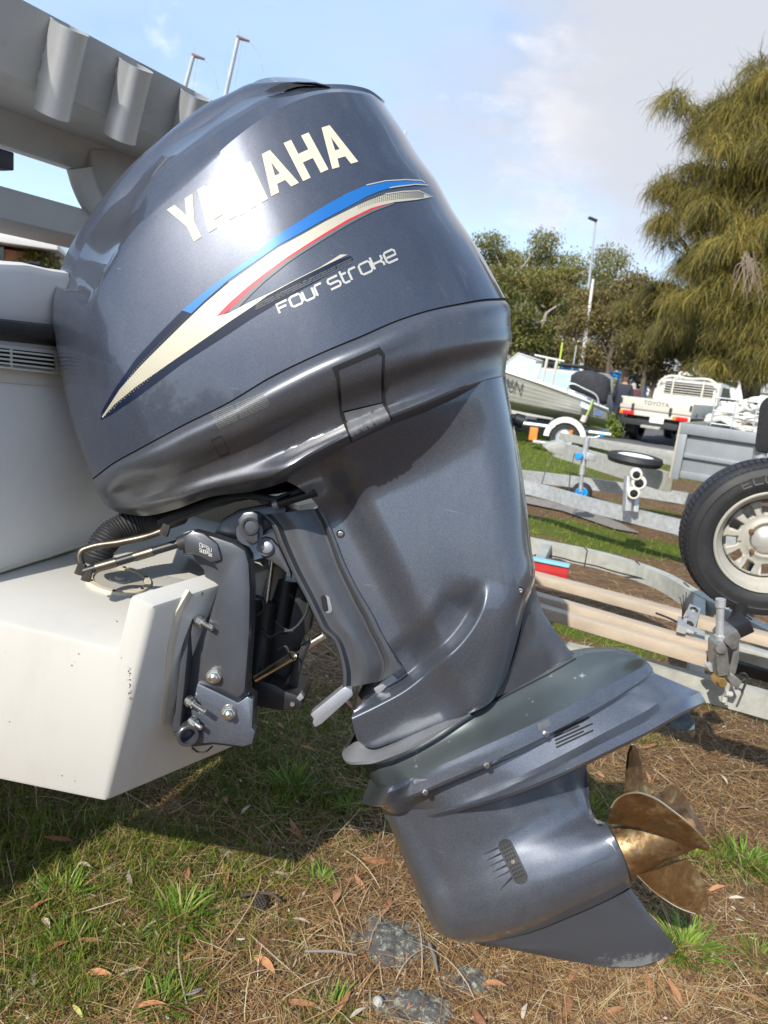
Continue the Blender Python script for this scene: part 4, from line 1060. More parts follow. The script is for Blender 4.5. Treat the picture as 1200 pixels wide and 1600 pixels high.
panel('transom_coaming', [(-140, 398), (0, 409), (46, 411), (84, 420), (330, 455), (330, 545), (90, 512), (0, 503), (-140, 494)], MT['white_hull'], 0.012, 0.8, 0.02)
panel('rubbing_strake', [(-140, 488), (0, 498), (90, 508), (330, 540), (330, 566), (90, 532), (0, 525), (-140, 512)], MT['rubber'], 0.03, 0.06, 0.012)
panel('transom_ledge', [(-140, 520), (0, 531), (92, 541), (330, 575), (330, 640), (95, 606), (0, 598), (-140, 586)], MT['white_gel'], 0.004, 0.5, 0.006)
panel('transom_backing', [(-140, 470), (330, 520), (330, 660), (-140, 620)], MT['white_hull'], -0.03, 0.5)
vent = panel('louvre_vent', [(-110, 524), (0, 537), (92, 548), (96, 585), (0, 577), (-110, 566)], MT['white_gel'], 0.012, 0.02, 0.003)
panel('vent_cavity', [(-100, 531), (0, 543.5), (84, 553), (86, 577), (0, 570), (-100, 560)], MT['black'], 0.0135, 0.003, 0.0, vent)
for k in range(5):
    y = 545.5 + k * 6.6
    sl = [(-100, y - 12.5), (0, y), (85, y + 9.5), (85, y + 12.6), (0, y + 3.2), (-100, y - 9.3)]
    panel('louvre', sl, MT['white_gel'], 0.020, 0.008, 0.001, vent)
panel('vent_mullion', [(17.5, 544), (19.5, 544.3), (19.5, 574), (17.5, 573.8)], MT['white_gel'], 0.0205, 0.004, 0.0, vent)
panel('deck_cleat', [(42, 413), (48, 410), (60, 413), (64, 409), (68, 414), (82, 421), (60, 421)], MT['black'], -0.02, 0.03, 0.001)
# locker box and pale cushion behind the bracket
bx = PP(285, 835, dk0, dkn)
mb = MB(); mb.prism([P(x, y, 1.95) for x, y in ((250, 828), (268, 806), (400, 768), (420, 800), (330, 860), (275, 850))], BS * 0.3); mb.build('locker', mat('tan_locker', (0.50, 0.42, 0.30), 0.5, vary=0.06), boat, bevel=0.01)

# ---- overhead arch with rod holders
AY = 2.05
a0 = P(100, 33, AY)
sec = [PP(x, y, a0, BS) for x, y in ((100, 33), (70, 140), (-39, 152.7), (-50, 209))]
u0, f1, s1, s2 = sec
back = s2 - BA * 0.03
topb = u0 - BA * 0.03
def arch_prism(name, pts, t0, t1, m=MT['arch'], bev=0.004):
    mb = MB(); mb.prism([p + BS * t0 for p in pts], BS * (t1 - t0)); return mb.build(name, m, boat, bevel=bev)
arch_prism('arch_beam', [u0, f1, s1, s1 + np.array([0, 0, u0[2] - s1[2]]) * .95], -1.1, 0.92, bev=0.006)
arch_prism('arch_inner_beam', [s1 + np.array([0, 0, .015]) + BA * .004, s2 + BA * .004, s2 - BA * .05, s1 - BA * .05 + np.array([0, 0, .015])], -1.1, 0.62)
gs = [PP(x, y, s1, BA) for x, y in ((143, 233), (330, 240), (330, 330), (215, 300), (176, 316), (157, 311), (145, 286))]
mb = MB(); mb.prism(gs, -BA * 0.03); mb.build('arch_gusset', MT['arch'], boat, bevel=0.003)
lg_ = [PP(x, y, s1 + BA * .02, BA) for x, y in ((124, 262), (133, 292), (146, 318), (170, 338), (215, 362), (300, 400))]
mb = MB(); mb.tube(smooth_path(lg_, 40), .042, 20); mb.build('arch_leg', MT['arch'], boat)
# lower cross rail: a rectangular tube
b0 = P(40, 301, 2.35)
sec2 = [PP(x, y, b0, BS) for x, y in ((40, 301), (38, 349), (-79, 347))]
arch_prism('cross_rail', [sec2[0], sec2[1], sec2[2], sec2[2] + np.array([0, 0, sec2[0][2] - sec2[1][2]])], -1.2, 0.9)
# three rod holder tubes welded to the beam's face
fn = np.cross(f1 - u0, BS); fn /= np.linalg.norm(fn)
if np.dot(fn, BA) < 0: fn = -fn
for (t, b) in (((109, 42), (80, 178)), ((213, 102), (187, 216)), ((306, 148), (282, 256))):
    off = fn * 0.035
    pt, pb = PP(*t, u0 + off, fn), PP(*b, u0 + off, fn)
    ax3 = pt - pb; L3 = np.linalg.norm(ax3)
    mb = MB(); rr_ = .046
    mb.disc_lathe(pb, ax3, [(0.03, rr_ - .004), (0, rr_ - .004), (0, rr_), (L3 * .97, rr_), (L3, rr_ + .002), (L3, rr_ - .004), (L3 - .05, rr_ - .004), (L3 - .05, .001)], 36)
    rh = mb.build('rod_holder', MT['alu_tube'], boat, angle=50)
    m2 = MB()
    for q in np.linspace(.12, .8, 4):
        c = pb + ax3 * q + fn * -.03 - BS * (.030 + .004 * random.random())
        m2.disc_lathe(c, ax3, [(-.012, .003), (-.006, .005 + .002 * random.random()), (.006, .005), (.012, .003)], 8)
    o = m2.build('weld_bead', MT['arch'], rh); o['kind'] = 'stuff'
# dark deck light on the arch at the frame's left edge
bl_ = P(2, 250, 2.2)
mb = MB(); mb.beam(bl_ - BS * .03, bl_ + BS * .02, .06, .05); mb.build('deck_light', MT['black'], boat, bevel=.004)
sq = s2 - BA * .03 + BS * float(np.dot(bl_ - s2, BS))
mb = MB(); mb.tube([bl_, sq + np.array([0, 0, .02])], .008, 8); mb.build('light_stalk', MT['black'], boat)

# bead of sealant where the wall meets the deck, and scuffs along the pod's corner
mb = MB(); mb.tube([PP(-60, 913, dk0, dkn) + UPZ * .002 for UPZ in [np.array([0, 0, 1.])]] + [PP(x, y, dk0, dkn) + np.array([0, 0, .002]) for x, y in ((0, 893), (40, 880.5), (75, 870), (112, 858), (150, 846))], .005, 8); mb.build('sealant_bead', MT['cream'], pod)
sn = np.cross(P(178, 1017, PODY) - P(86, 991, PODY), P(165, 1253, PODY) - P(178, 1017, PODY)); sn = np.array([0, -1.0, 0])
mb = MB(); r6 = random.Random(9)
spots6 = [(r6.gauss(203, 2.2), r6.uniform(1040, 1098)) for _ in range(26)] + [(r6.uniform(5, 190), r6.uniform(1000, 1230)) for _ in range(10)] + [(181, 968), (183, 971)]
for x, y in spots6:
    k = r6.uniform(.5, 1.6); q = [P(x + a * k, y + c * k, PODY) + np.array([0, -.0006, 0]) for a, c in ((-.7, -.6), (.6, -.9), (.9, .5), (-.4, .8))]
    mb.add(q, [(0, 1, 2, 3)])
o = mb.build('scuffs', mat('scuff_brown', (.14, .10, .07), .8), pod); o['kind'] = 'stuff'
# ================================================================== GROUND
def g2(px, py, z=0.0):
    p = PZ(px, py, z); return p[0], p[1]
GRASS_SPOTS = []          # (x, y, rx, ry, amount)
for px, py, rx, ry, a in ((40, 1320, .40, .36, 1.2), (260, 1360, .34, .26, 1.1), (430, 1220, .34, .30, 1.1), (60, 1480, .26, .22, .9), (380, 1450, .22, .16, .5), (200, 1480, .2, .16, .8), (560, 1180, .22, .3, .8), (470, 1130, .3, .35, .9), (520, 1290, .13, .16, .7), (80, 1560, .16, .14, .8),
                          (260, 1540, .16, .09, .7), (520, 1600, .12, .06, .4), (380, 1330, .12, .10, .5), (1150, 1345, .16, .12, 1.0), (930, 1260, .16, .2, .9), (1060, 1460, .12, .10, .9), (1010, 1150, .12, .12, .4),
                          (1180, 1110, .3, .14, .6), (940, 985, .5, .24, 1.0), (1000, 1010, .3, .16, .8), (860, 820, .8, .5, 1.0), (980, 850, .9, .45, 1.0), (850, 700, 3.0, 3.4, 1.2), (900, 692, 4.5, 3.6, 1.2), (1000, 700, 3.2, 2.6, 1.2), (830, 735, 1.6, 1.2, .9), (940, 730, 1.6, .9, .9),
                          (830, 765, 1.2, .8, .5), (960, 790, 1.0, .35, .6), (1160, 1480, .12, .1, .35), (1180, 1570, .1, .06, .3)):
    x, y = g2(px, py); GRASS_SPOTS.append((x, y, rx, ry, a))
def vnoise(x, y, s, seed=0):
    x = x * s; y = y * s
    xi = np.floor(x).astype(int); yi = np.floor(y).astype(int); fx = x - xi; fy = y - yi
    fx = fx * fx * (3 - 2 * fx); fy = fy * fy * (3 - 2 * fy)
    def h(a, b):
        n = (a * 374761393 + b * 668265263 + seed * 974711) & 0x7fffffff
        n = ((n ^ (n >> 13)) * 1274126177) & 0x7fffffff
        return (n & 0xffff) / 65535.0
    return (h(xi, yi) * (1 - fx) + h(xi + 1, yi) * fx) * (1 - fy) + (h(xi, yi + 1) * (1 - fx) + h(xi + 1, yi + 1) * fx) * fy
def grass_amt(x, y):
    g = np.zeros_like(x)
    for cx, cy, rx, ry, a in GRASS_SPOTS:
        g = np.maximum(g, a * np.exp(-(((x - cx) / rx) ** 2 + ((y - cy) / ry) ** 2) ** 1.5))
    return np.clip(g * (0.55 + 0.9 * vnoise(x, y, 5, 3)) * (0.6 + 0.8 * vnoise(x, y, 14, 5)), 0, 1.2)
def relief(x, y):
    near = np.exp(-np.maximum(y - 3.0, 0) / 4.0)
    return (0.030 * (vnoise(x, y, 2.2, 1) - .5) + 0.022 * (vnoise(x, y, 6, 2) - .5) + 0.012 * (vnoise(x, y, 17, 4) - .5) + 0.008 * (vnoise(x, y, 45, 6) - .5)) * near - 0.01

def ground_mat():
    m, nt, b = new_mat('needle_litter_and_turf')
    b.inputs['Roughness'].default_value = 0.95; b.inputs['Specular IOR Level'].default_value = 0.15
    at = nt.nodes.new('ShaderNodeAttribute'); at.attribute_name = 'turf'
    n1 = _tex(nt, 3.0, 10, 0.7); n2 = _tex(nt, 55, 8, 0.75); n3 = _tex(nt, 160, 4, 0.7, stretch=(1, 0.4, 1), dist=1.5)
    soil = _ramp(nt, n2, [(0.30, (0.045, 0.028, 0.017)), (0.52, (0.135, 0.080, 0.045)), (0.75, (0.24, 0.155, 0.085))])
    soil = _mix(nt, _ramp(nt, n3, [(0.5, 0.0), (0.62, 0.55)]), soil, (0.30, 0.185, 0.10))
    soil = _mix(nt, _ramp(nt, n1, [(0.4, 0.0), (0.7, 0.35)]), soil, (0.085, 0.06, 0.04))
    turf = _ramp(nt, n2, [(0.3, (0.035, 0.048, 0.009)), (0.55, (0.095, 0.125, 0.018)), (0.8, (0.18, 0.19, 0.04))])
    f = nt.nodes.new('ShaderNodeMath'); f.operation = 'MULTIPLY_ADD'; f.inputs[1].default_value = 1.4; 
    nt.links.new(at.outputs['Fac'], f.inputs[0])
    sb = nt.nodes.new('ShaderNodeMath'); sb.operation = 'SUBTRACT'; sb.inputs[1].default_value = 0.62
    nt.links.new(n1, sb.inputs[0]); nt.links.new(sb.outputs[0], f.inputs[2])
    nt.links.new(_mix(nt, _ramp(nt, f.outputs[0], [(0.25, 0.0), (0.8, 1.0)]), soil, turf), b.inputs['Base Color'])
    _bump(nt, n2, 0.9, 0.012, b)
    return m
def sheet(name, xs, ys, m, zf, kind='structure'):
    X, Y = np.meshgrid(xs, ys); Z = zf(X, Y)
    V = np.stack([X, Y, Z], -1).reshape(-1, 3)
    o = mesh(name, V, grid_faces(len(ys), len(xs)), m, None, angle=180, kind=kind)
    a = o.data.attributes.new('turf', 'FLOAT', 'POINT')
    a.data.foreach_set('value', grass_amt(X.ravel(), Y.ravel()).astype(np.float32))
    return o
xs = np.concatenate([[-900, -300, -100, -40, -15, -6, -4], np.linspace(-3, 4, 281), [5, 6, 7, 8, 9, 10, 12, 15, 20, 30, 60, 120, 300, 900]])
ys = np.concatenate([[-300, -60, -15, -5, -2, 0, .6], np.linspace(.9, 5.0, 206), np.linspace(5.2, 26, 90), [30, 36, 45, 60, 90, 150, 300, 900, 1500]])
ground = sheet('ground', xs, ys, ground_mat(), relief)

# asphalt lane and car park beyond the turf, 8 mm above it
asph = mat('asphalt', (0.105, 0.105, 0.11), 0.85, vary=0.2, vscale=1.5, dirt=0.4, dirt_col=(0.16, 0.155, 0.15), dscale=0.6, bump=0.3, bscale=80)
def flat_poly(name, pts, z, m, kind='structure', n=1):
    me_v = [(x, y, z) for x, y in pts]
    return mesh(name, me_v, [tuple(range(len(pts)))], m, None, angle=None, kind=kind)
rd = [(-60, 22.5), (2.5, 20.0), (4.4, 17.9), (7.6, 15.5), (30, 9.0), (60, 9), (60, 75), (-60, 75)]
flat_poly('road', rd, 0.02, asph)
kp = [(2.5, 20.0), (4.4, 17.9), (7.6, 15.5), (14, 13.2)]
mb = MB()
for a, b in zip(kp[:-1], kp[1:]): mb.beam((*a, .05), (*b, .05), .12, .16)
o = mb.build('kerb', mat('concrete_kerb', (0.33, 0.32, 0.30), 0.85, vary=0.15, bump=0.2), bevel=.01); o['kind'] = 'structure'
pth = [g2(x, y) for x, y in ((800, 783), (880, 800), (960, 828), (1000, 835), (965, 817), (900, 793), (820, 776))]
flat_poly('path', pth, 0.012, mat('worn_gravel_path', (0.20, 0.18, 0.16), 0.95, vary=0.25, vscale=20, bump=0.5, bscale=120))

# ---- litter and grass: counted by nobody, one object each
def ground_z(x, y):
    return relief(x, y)
def strips(name, base, head, length, width, bend, lift, cols, m, parent=None, taper=True, segs=3, droop=0.0):
    """n flat curved blades: base points, headings, lengths..."""
    n = len(base); t = np.linspace(0, 1, segs + 1)
    dx, dy = np.cos(head), np.sin(head); ox, oy = -dy, dx
    V = np.zeros((n, (segs + 1) * 2, 3)); 
    for k, tt in enumerate(t):
        s = length * tt
        along = s * np.cos(lift) + 0.0
        up = s * np.sin(lift) - droop * length * tt ** 2
        side_ = bend * length * tt ** 2
        c = base + np.stack([dx * along + ox * side_, dy * along + oy * side_, up], -1)
        w = width * ((1 - tt) ** 0.7 if taper else (1.0 if 0 < tt < 1 else .5)) * 0.5 + 1e-5
        V[:, 2 * k] = c + np.stack([ox * w, oy * w, np.zeros(n)], -1)
        V[:, 2 * k + 1] = c - np.stack([ox * w, oy * w, np.zeros(n)], -1)
    nv = (segs + 1) * 2
    q = np.array([[2 * k, 2 * k + 1, 2 * k + 3, 2 * k + 2] for k in range(segs)])
    Fc = (np.arange(n)[:, None, None] * nv + q[None]).reshape(-1, 4)
    return bulk(name, V.reshape(-1, 3), Fc, m, np.repeat(cols, nv, 0), parent)
def bulk(name, V, Fc, m, cols, parent=None, kind='stuff'):
    me = bpy.data.meshes.new(name)
    V = np.asarray(V, dtype=np.float32)
    if parent is not None:
        inv = np.array(world_of(parent).inverted()); V = V @ inv[:3, :3].T.astype(np.float32) + inv[:3, 3].astype(np.float32)
    n = len(V); k = Fc.shape[1]
    me.vertices.add(n); me.vertices.foreach_set('co', V.ravel())
    me.loops.add(Fc.size); me.loops.foreach_set('vertex_index', Fc.ravel().astype(np.int32))
    me.polygons.add(len(Fc)); me.polygons.foreach_set('loop_start', np.arange(0, Fc.size, k, dtype=np.int32))
    me.polygons.foreach_set('loop_total', np.full(len(Fc), k, dtype=np.int32))
    me.update(calc_edges=True)
    if cols is not None:
        a = me.color_attributes.new('tint', 'FLOAT_COLOR', 'POINT')
        c = np.ones((n, 4), dtype=np.float32); c[:, :3] = cols; a.data.foreach_set('color', c.ravel())
    o = link(name, me, m, parent)
    if kind: o['kind'] = kind
    return o
def tint_mat(name, rough=0.6, trans=0.0, spec=0.3):
    m, nt, b = new_mat(name)
    at = nt.nodes.new('ShaderNodeAttribute'); at.attribute_name = 'tint'
    nt.links.new(at.outputs['Color'], b.inputs['Base Color'])
    b.inputs['Roughness'].default_value = rough; b.inputs['Specular IOR Level'].default_value = spec
    if trans:
        tr = nt.nodes.new('ShaderNodeBsdfTranslucent'); mx = nt.nodes.new('ShaderNodeMixShader'); mx.inputs[0].default_value = trans
        nt.links.new(at.outputs['Color'], tr.inputs['Color'])
        nt.links.new(b.outputs[0], mx.inputs[1]); nt.links.new(tr.outputs[0], mx.inputs[2])
        nt.links.new(mx.outputs[0], nt.nodes['Material Output'].inputs['Surface'])
    return m
MT['needle'] = tint_mat('dry_needle', 0.7)
MT['blade'] = tint_mat('grass_blade', 0.5, 0.3)
def pal(n, cols, jit=0.2):
    c = np.array(cols)[rng.integers(0, len(cols), n)]
    return np.clip(c * (1 + jit * (rng.random((n, 1)) * 2 - 1)) * (1 + 0.08 * (rng.random((n, 3)) * 2 - 1)), 0, 1)
def scatter(n, x0, x1, y0, y1, power=1.0):
    """more per square metre close to the camera"""
    u = rng.random(n); y = y0 + (y1 - y0) * u ** power
    half0, half1 = 0.66, 0.66
    x = (x0 + (x1 - x0) * rng.random(n))
    return x, y
def wedge(n, y0, y1, power):
    u = rng.random(n); y = y0 + (y1 - y0) * u ** power
    x = y * (rng.random(n) * 1.75 - 0.85)
    return x, y
NEED = [(0.30, 0.175, 0.075), (0.21, 0.11, 0.045), (0.38, 0.255, 0.12), (0.13, 0.072, 0.036), (0.45, 0.345, 0.19), (0.25, 0.135, 0.052), (0.34, 0.21, 0.08), (0.10, 0.055, 0.03)]
# needles nearby
n = 95000
x, y = wedge(n, 1.0, 3.6, 1.5)
keep = rng.random(n) > np.clip(grass_amt(x, y) * 0.55, 0, .55)
keep &= (y < 3.6)
x, y = x[keep], y[keep]; n = len(x)
clump = vnoise(x, y, 9, 11)
x = x + (clump - .5) * .03
z = ground_z(x, y) + rng.random(n) * 0.016
strips('fallen_needles', np.stack([x, y, z], -1), rng.random(n) * 2 * pi, 0.05 + 0.11 * rng.random(n), 0.0012 + 0.0009 * rng.random(n), (rng.random(n) - .5) * 0.5, (rng.random(n) - .4) * 0.28, pal(n, NEED, .3), MT['needle'], None, taper=False, segs=3, droop=0.05)
# needles farther off, longer bundles
n = 34000
x, y = wedge(n, 3.2, 10, 1.2)
keep = rng.random(n) > np.clip(grass_amt(x, y) * 1.3, 0, .97)
x, y = x[keep], y[keep]; n = len(x)
strips('fallen_needles', np.stack([x, y, ground_z(x, y) + rng.random(n) * .012], -1), rng.random(n) * 2 * pi, 0.10 + 0.12 * rng.random(n), 0.0025 + 0.002 * rng.random(n), (rng.random(n) - .5) * .4, (rng.random(n) - .4) * .15, pal(n, NEED, .3), MT['needle'], None, taper=False, segs=2)
n = 380
x, y = wedge(n, 1.0, 3.2, 1.4)
strips('straw', np.stack([x, y, ground_z(x, y) + .008 + rng.random(n) * .02], -1), rng.random(n) * 2 * pi, 0.10 + 0.20 * rng.random(n), 0.0016 + 0.0012 * rng.random(n), (rng.random(n) - .5) * 1.1, (rng.random(n) - .2) * 0.5, pal(n, [(0.46, 0.36, 0.22), (0.36, 0.25, 0.14), (0.52, 0.44, 0.30), (0.28, 0.17, 0.09)], .25), MT['needle'], None, taper=False, segs=6, droop=0.35)
# bark crumbs, seeds and grit
n = 9000
x, y = wedge(n, 1.0, 3.2, 1.5)
strips('bark_crumbs', np.stack([x, y, ground_z(x, y) + rng.random(n) * .012 + .002], -1), rng.random(n) * 2 * pi, 0.006 + 0.016 * rng.random(n) ** 2, 0.004 + 0.005 * rng.random(n), (rng.random(n) - .5), (rng.random(n) - .4) * .9, pal(n, [(0.09, 0.06, 0.045), (0.3, 0.22, 0.15), (0.5, 0.45, 0.38), (0.16, 0.08, 0.045), (0.05, 0.04, 0.035)], .3), MT['needle'], None, taper=False, segs=2)
GR = [(0.080, 0.135, 0.009), (0.135, 0.20, 0.014), (0.050, 0.092, 0.009), (0.19, 0.235, 0.022), (0.24, 0.24, 0.036), (0.10, 0.165, 0.012)]
n = 320000
x, y = wedge(n, 1.0, 3.6, 1.35)
g = grass_amt(x, y)
keep = rng.random(n) < np.clip(g * (0.6 + 1.3 * vnoise(x, y, 22, 31)), 0, 1) ** 1.1 * 0.95 + 0.02
x, y, g = x[keep], y[keep], g[keep]; n = len(x)
c = pal(n, GR, .25); dry = rng.random(n) < 0.10; c[dry] = pal(int(dry.sum()), [(0.38, 0.31, 0.15), (0.30, 0.22, 0.10)], .25)
strips('turf_grass', np.stack([x, y, ground_z(x, y) - .002], -1), rng.random(n) * 2 * pi, (0.016 + 0.060 * rng.random(n) ** 1.8) * (0.6 + 0.6 * g), 0.0018 + 0.0018 * rng.random(n), (rng.random(n) - .5) * 0.7, 0.45 + 0.95 * rng.random(n), c, MT['blade'], None, segs=3, droop=0.25)
n = 190000
x, y = wedge(n, 3.3, 24, 1.25)
g = grass_amt(x, y)
keep = (rng.random(n) < np.clip(g, 0, 1)) & ~((y > 20 - 1.0 * (x - 2.5)) & (x > 2))
x, y, g = x[keep], y[keep], g[keep]; n = len(x)
s = 0.6 + y / 9.0
strips('turf_grass', np.stack([x, y, ground_z(x, y)], -1), rng.random(n) * 2 * pi, (0.03 + 0.05 * rng.random(n)) * s ** .5, 0.003 * s, (rng.random(n) - .5) * .7, 0.5 + 0.8 * rng.random(n), pal(n, [(0.17, 0.22, 0.02), (0.24, 0.29, 0.03), (0.31, 0.33, 0.05), (0.12, 0.17, 0.018)], .25), MT['blade'], None, segs=2, droop=.2)

# ---- broad-bladed tufts one can point to
def tuft(px, py, r, h, nb, label, w=0.006, dens_=1.0):
    x0, y0 = g2(px, py)
    t = thing('grass_tuft', label, 'grass tuft', (x0, y0, 0), 0, 'grass tufts in the needle litter')
    n = int(nb)
    a = rng.random(n) * 2 * pi; rr = r * rng.random(n) ** .7 * .45
    bx_, by_ = x0 + np.cos(a) * rr, y0 + np.sin(a) * rr
    hd = a + (rng.random(n) - .5) * 1.6
    L = h * (0.45 + 0.75 * rng.random(n))
    c = pal(n, [(0.13, 0.24, 0.022), (0.17, 0.29, 0.03), (0.10, 0.19, 0.02), (0.22, 0.33, 0.05)], .2)
    dry = rng.random(n) < .08; c[dry] = pal(int(dry.sum()), [(0.42, 0.34, 0.16)], .2)
    strips('blades', np.stack([bx_, by_, ground_z(bx_, by_) - .004], -1), hd, L, w * (0.6 + 0.7 * rng.random(n)), (rng.random(n) - .5) * .35, 0.5 + 0.75 * rng.random(n), c, MT['blade'], t, segs=5, droop=0.35)
for a in ((285, 1432, .11, .13, 150, 'broad bladed green tuft below the boat pod with a brown leaf in it'), (92, 1405, .10, .11, 110, 'half shaded grass tuft nearest the left edge of the ground'),
          (1072, 1478, .10, .13, 190, 'bright green grass tuft beside the tip of the skeg'), (1165, 1345, .11, .12, 200, 'lush green tuft at the right edge level with the propeller'),
          (455, 1232, .11, .12, 170, 'bright tuft under the tilt stop arm, left of the gearcase'), (545, 1262, .07, .08, 90, 'small tuft touching the front of the gearcase'),
          (500, 1375, .055, .08, 60, 'small pale tuft alone on the litter left of the gearcase'), (515, 1575, .06, .09, 70, 'tuft at the very bottom edge left of the rock'), (255, 1575, .07, .09, 90, 'low tuft at the bottom edge of the picture, left'),
          (100, 1480, .07, .08, 100, 'short fine tuft near the lower left corner'), (925, 1265, .07, .07, 100, 'small tuft seen between the gearcase and the propeller'), (1185, 1495, .06, .07, 60, 'sparse tuft at the right edge low down'),
          (1085, 1330, .05, .06, 70, 'tiny tuft just right of the propeller blades')):
    tuft(*a)

# ---- fallen gum leaves, a twig and a cone
def leaf_mesh():
    t = np.linspace(0, 1, 9); w = np.sin(np.pi * t ** .8) ** .9 * .5 * .2
    cx = 0.10 * np.sin(t * 2.4); z = 0.05 * np.sin(np.pi * t) 
    V, Fc = [], []
    for i in range(9):
        V += [(t[i] - .5, cx[i] + w[i], z[i] + .015 * w[i] / .1), (t[i] - .5, cx[i], z[i] - .006), (t[i] - .5, cx[i] - w[i], z[i] + .012 * w[i] / .1)]
    for i in range(8):
        a = 3 * i; Fc += [(a, a + 1, a + 4, a + 3), (a + 1, a + 2, a + 5, a + 4)]
    return V, Fc
LV_, LF_ = leaf_mesh()
leaf_mats = [mat('dry_leaf_brown', (0.26, 0.115, 0.05), 0.6, vary=.3, vscale=9), mat('dry_leaf_orange', (0.40, 0.19, 0.085), 0.6, vary=.25, vscale=9), mat('dry_leaf_pale', (0.45, 0.37, 0.28), 0.65, vary=.2, vscale=9), mat('dry_leaf_grey', (0.30, 0.26, 0.22), 0.7, vary=.2, vscale=9), mat('leaf_yellow_green', (0.36, 0.34, 0.10), 0.5, vary=.2, vscale=9)]
leaf_me = []
for m in leaf_mats:
    o = mesh('leaf', LV_, LF_, m, None, angle=80); leaf_me.append(o.data); bpy.data.objects.remove(o)
spots = [(85, 1490, 0), (140, 1475, 1), (150, 1530, 1), (285, 1462, 0), (300, 1500, 1), (410, 1515, 1), (230, 1585, 1), (205, 1375, 3), (130, 1365, 3), (20, 1395, 0), (60, 1425, 1), (90, 1320, 0), (420, 1290, 0), (520, 1407, 1), (430, 1372, 2), (440, 1372, 2), (385, 1268, 2), (450, 1300, 0), (465, 1295, 1), (290, 1370, 0),
         (205, 1525, 2), (350, 1330, 3), (470, 1447, 2), (330, 1430, 0), (560, 1385, 1), (585, 1340, 0), (470, 1570, 1), (530, 1572, 0), (560, 1590, 2), (300, 1560, 3), (120, 1590, 4), (55, 1530, 2), (640, 1570, 1), (600, 1420, 0), (770, 1550, 1), (750, 1600, 0), (880, 1575, 0), (900, 1530, 1), (1010, 1540, 0), (1050, 1560, 1),
         (820, 1590, 2), (1150, 1410, 2), (1120, 1395, 1), (1175, 1565, 1), (960, 1590, 0), (415, 1130, 0), (440, 1135, 1), (480, 1180, 1), (395, 1200, 3), (350, 1255, 0), (545, 1100, 1), (940, 1210, 1), (1045, 1190, 2), (1010, 1215, 1), (1130, 1220, 2), (1160, 1265, 1), (1085, 1150, 1), (1010, 1170, 0), (180, 1440, 4), (240, 1450, 2), (70, 1450, 2), (390, 1345, 2), (358, 1372, 1), (405, 1480, 0)]
for i, (px, py, k) in enumerate(spots):
    x, y = g2(px, py)
    L = (0.055 + 0.03 * random.random()) * (1.1 if k < 2 else .85)
    o = bpy.data.objects.new('leaf', leaf_me[k]); COL.objects.link(o); o.parent = ground
    o.location = (x, y, float(ground_z(np.array([x]), np.array([y]))[0]) + 0.018)
    o.scale = (L, L * random.uniform(.8, 1.3), L * random.uniform(.6, 1.6)); o.rotation_euler = (random.uniform(-.5, .5), random.uniform(-.3, .3), random.random() * 6.28)
tw = thing('twig', 'thin dry twig lying on the litter beside the seed cone', 'twig', (*g2(420, 1405), 0))
p_ = [np.array([*g2(a, b), .02]) for a, b in ((375, 1410), (400, 1406), (425, 1408), (438, 1418))]
mb = MB(); mb.tube(smooth_path(p_, 16), [.0035] * 16, 7); mb.build('stem', mat('twig_bark', (0.07, 0.05, 0.04), .8), tw)
cn = thing('seed_cone', 'small dark seed cone lying on the litter left of the gearcase', 'cone', (*g2(404, 1418), 0.012))
c0 = np.array([*g2(404, 1420), .018]); mb = MB()
for k in range(9):
    for j in range(9):
        th = 2 * pi * j / 9 + k * .35; rr = .014 * sin(pi * (k + .7) / 9.6) + .003
        q = c0 + np.array([(k - 4) * .0042, rr * cos(th), rr * sin(th)]); mb.disc_lathe(q, (.4, cos(th), sin(th)), [(-.003, .0034), (.002, .0036), (.004, .0008)], 5)
o = mb.build('scales', mat('cone_scale', (0.055, 0.042, 0.035), .8, vary=.3, vscale=60), cn); o['kind'] = 'stuff'
mb = MB(); mb.tube([np.array([*g2(475, 1498), .022]), np.array([*g2(520, 1500), .026]), np.array([*g2(556, 1503), .02])], [.003, .0035, .002], 7)
tag(mb.build('stick', mat('grey_stick', (0.22, 0.19, 0.16), .8)), 'grey stick pointing at the rock from the left', 'stick')
mb = MB(); mb.tube([np.array([*g2(668, 1490), .03]), np.array([*g2(676, 1510), .03]), np.array([*g2(682, 1530), .02])], [.004, .0045, .003], 7)
tag(mb.build('stick', mat('grey_stick', (0.16, 0.14, 0.12), .8)), 'short dark stick lying over the right side of the rock', 'stick')

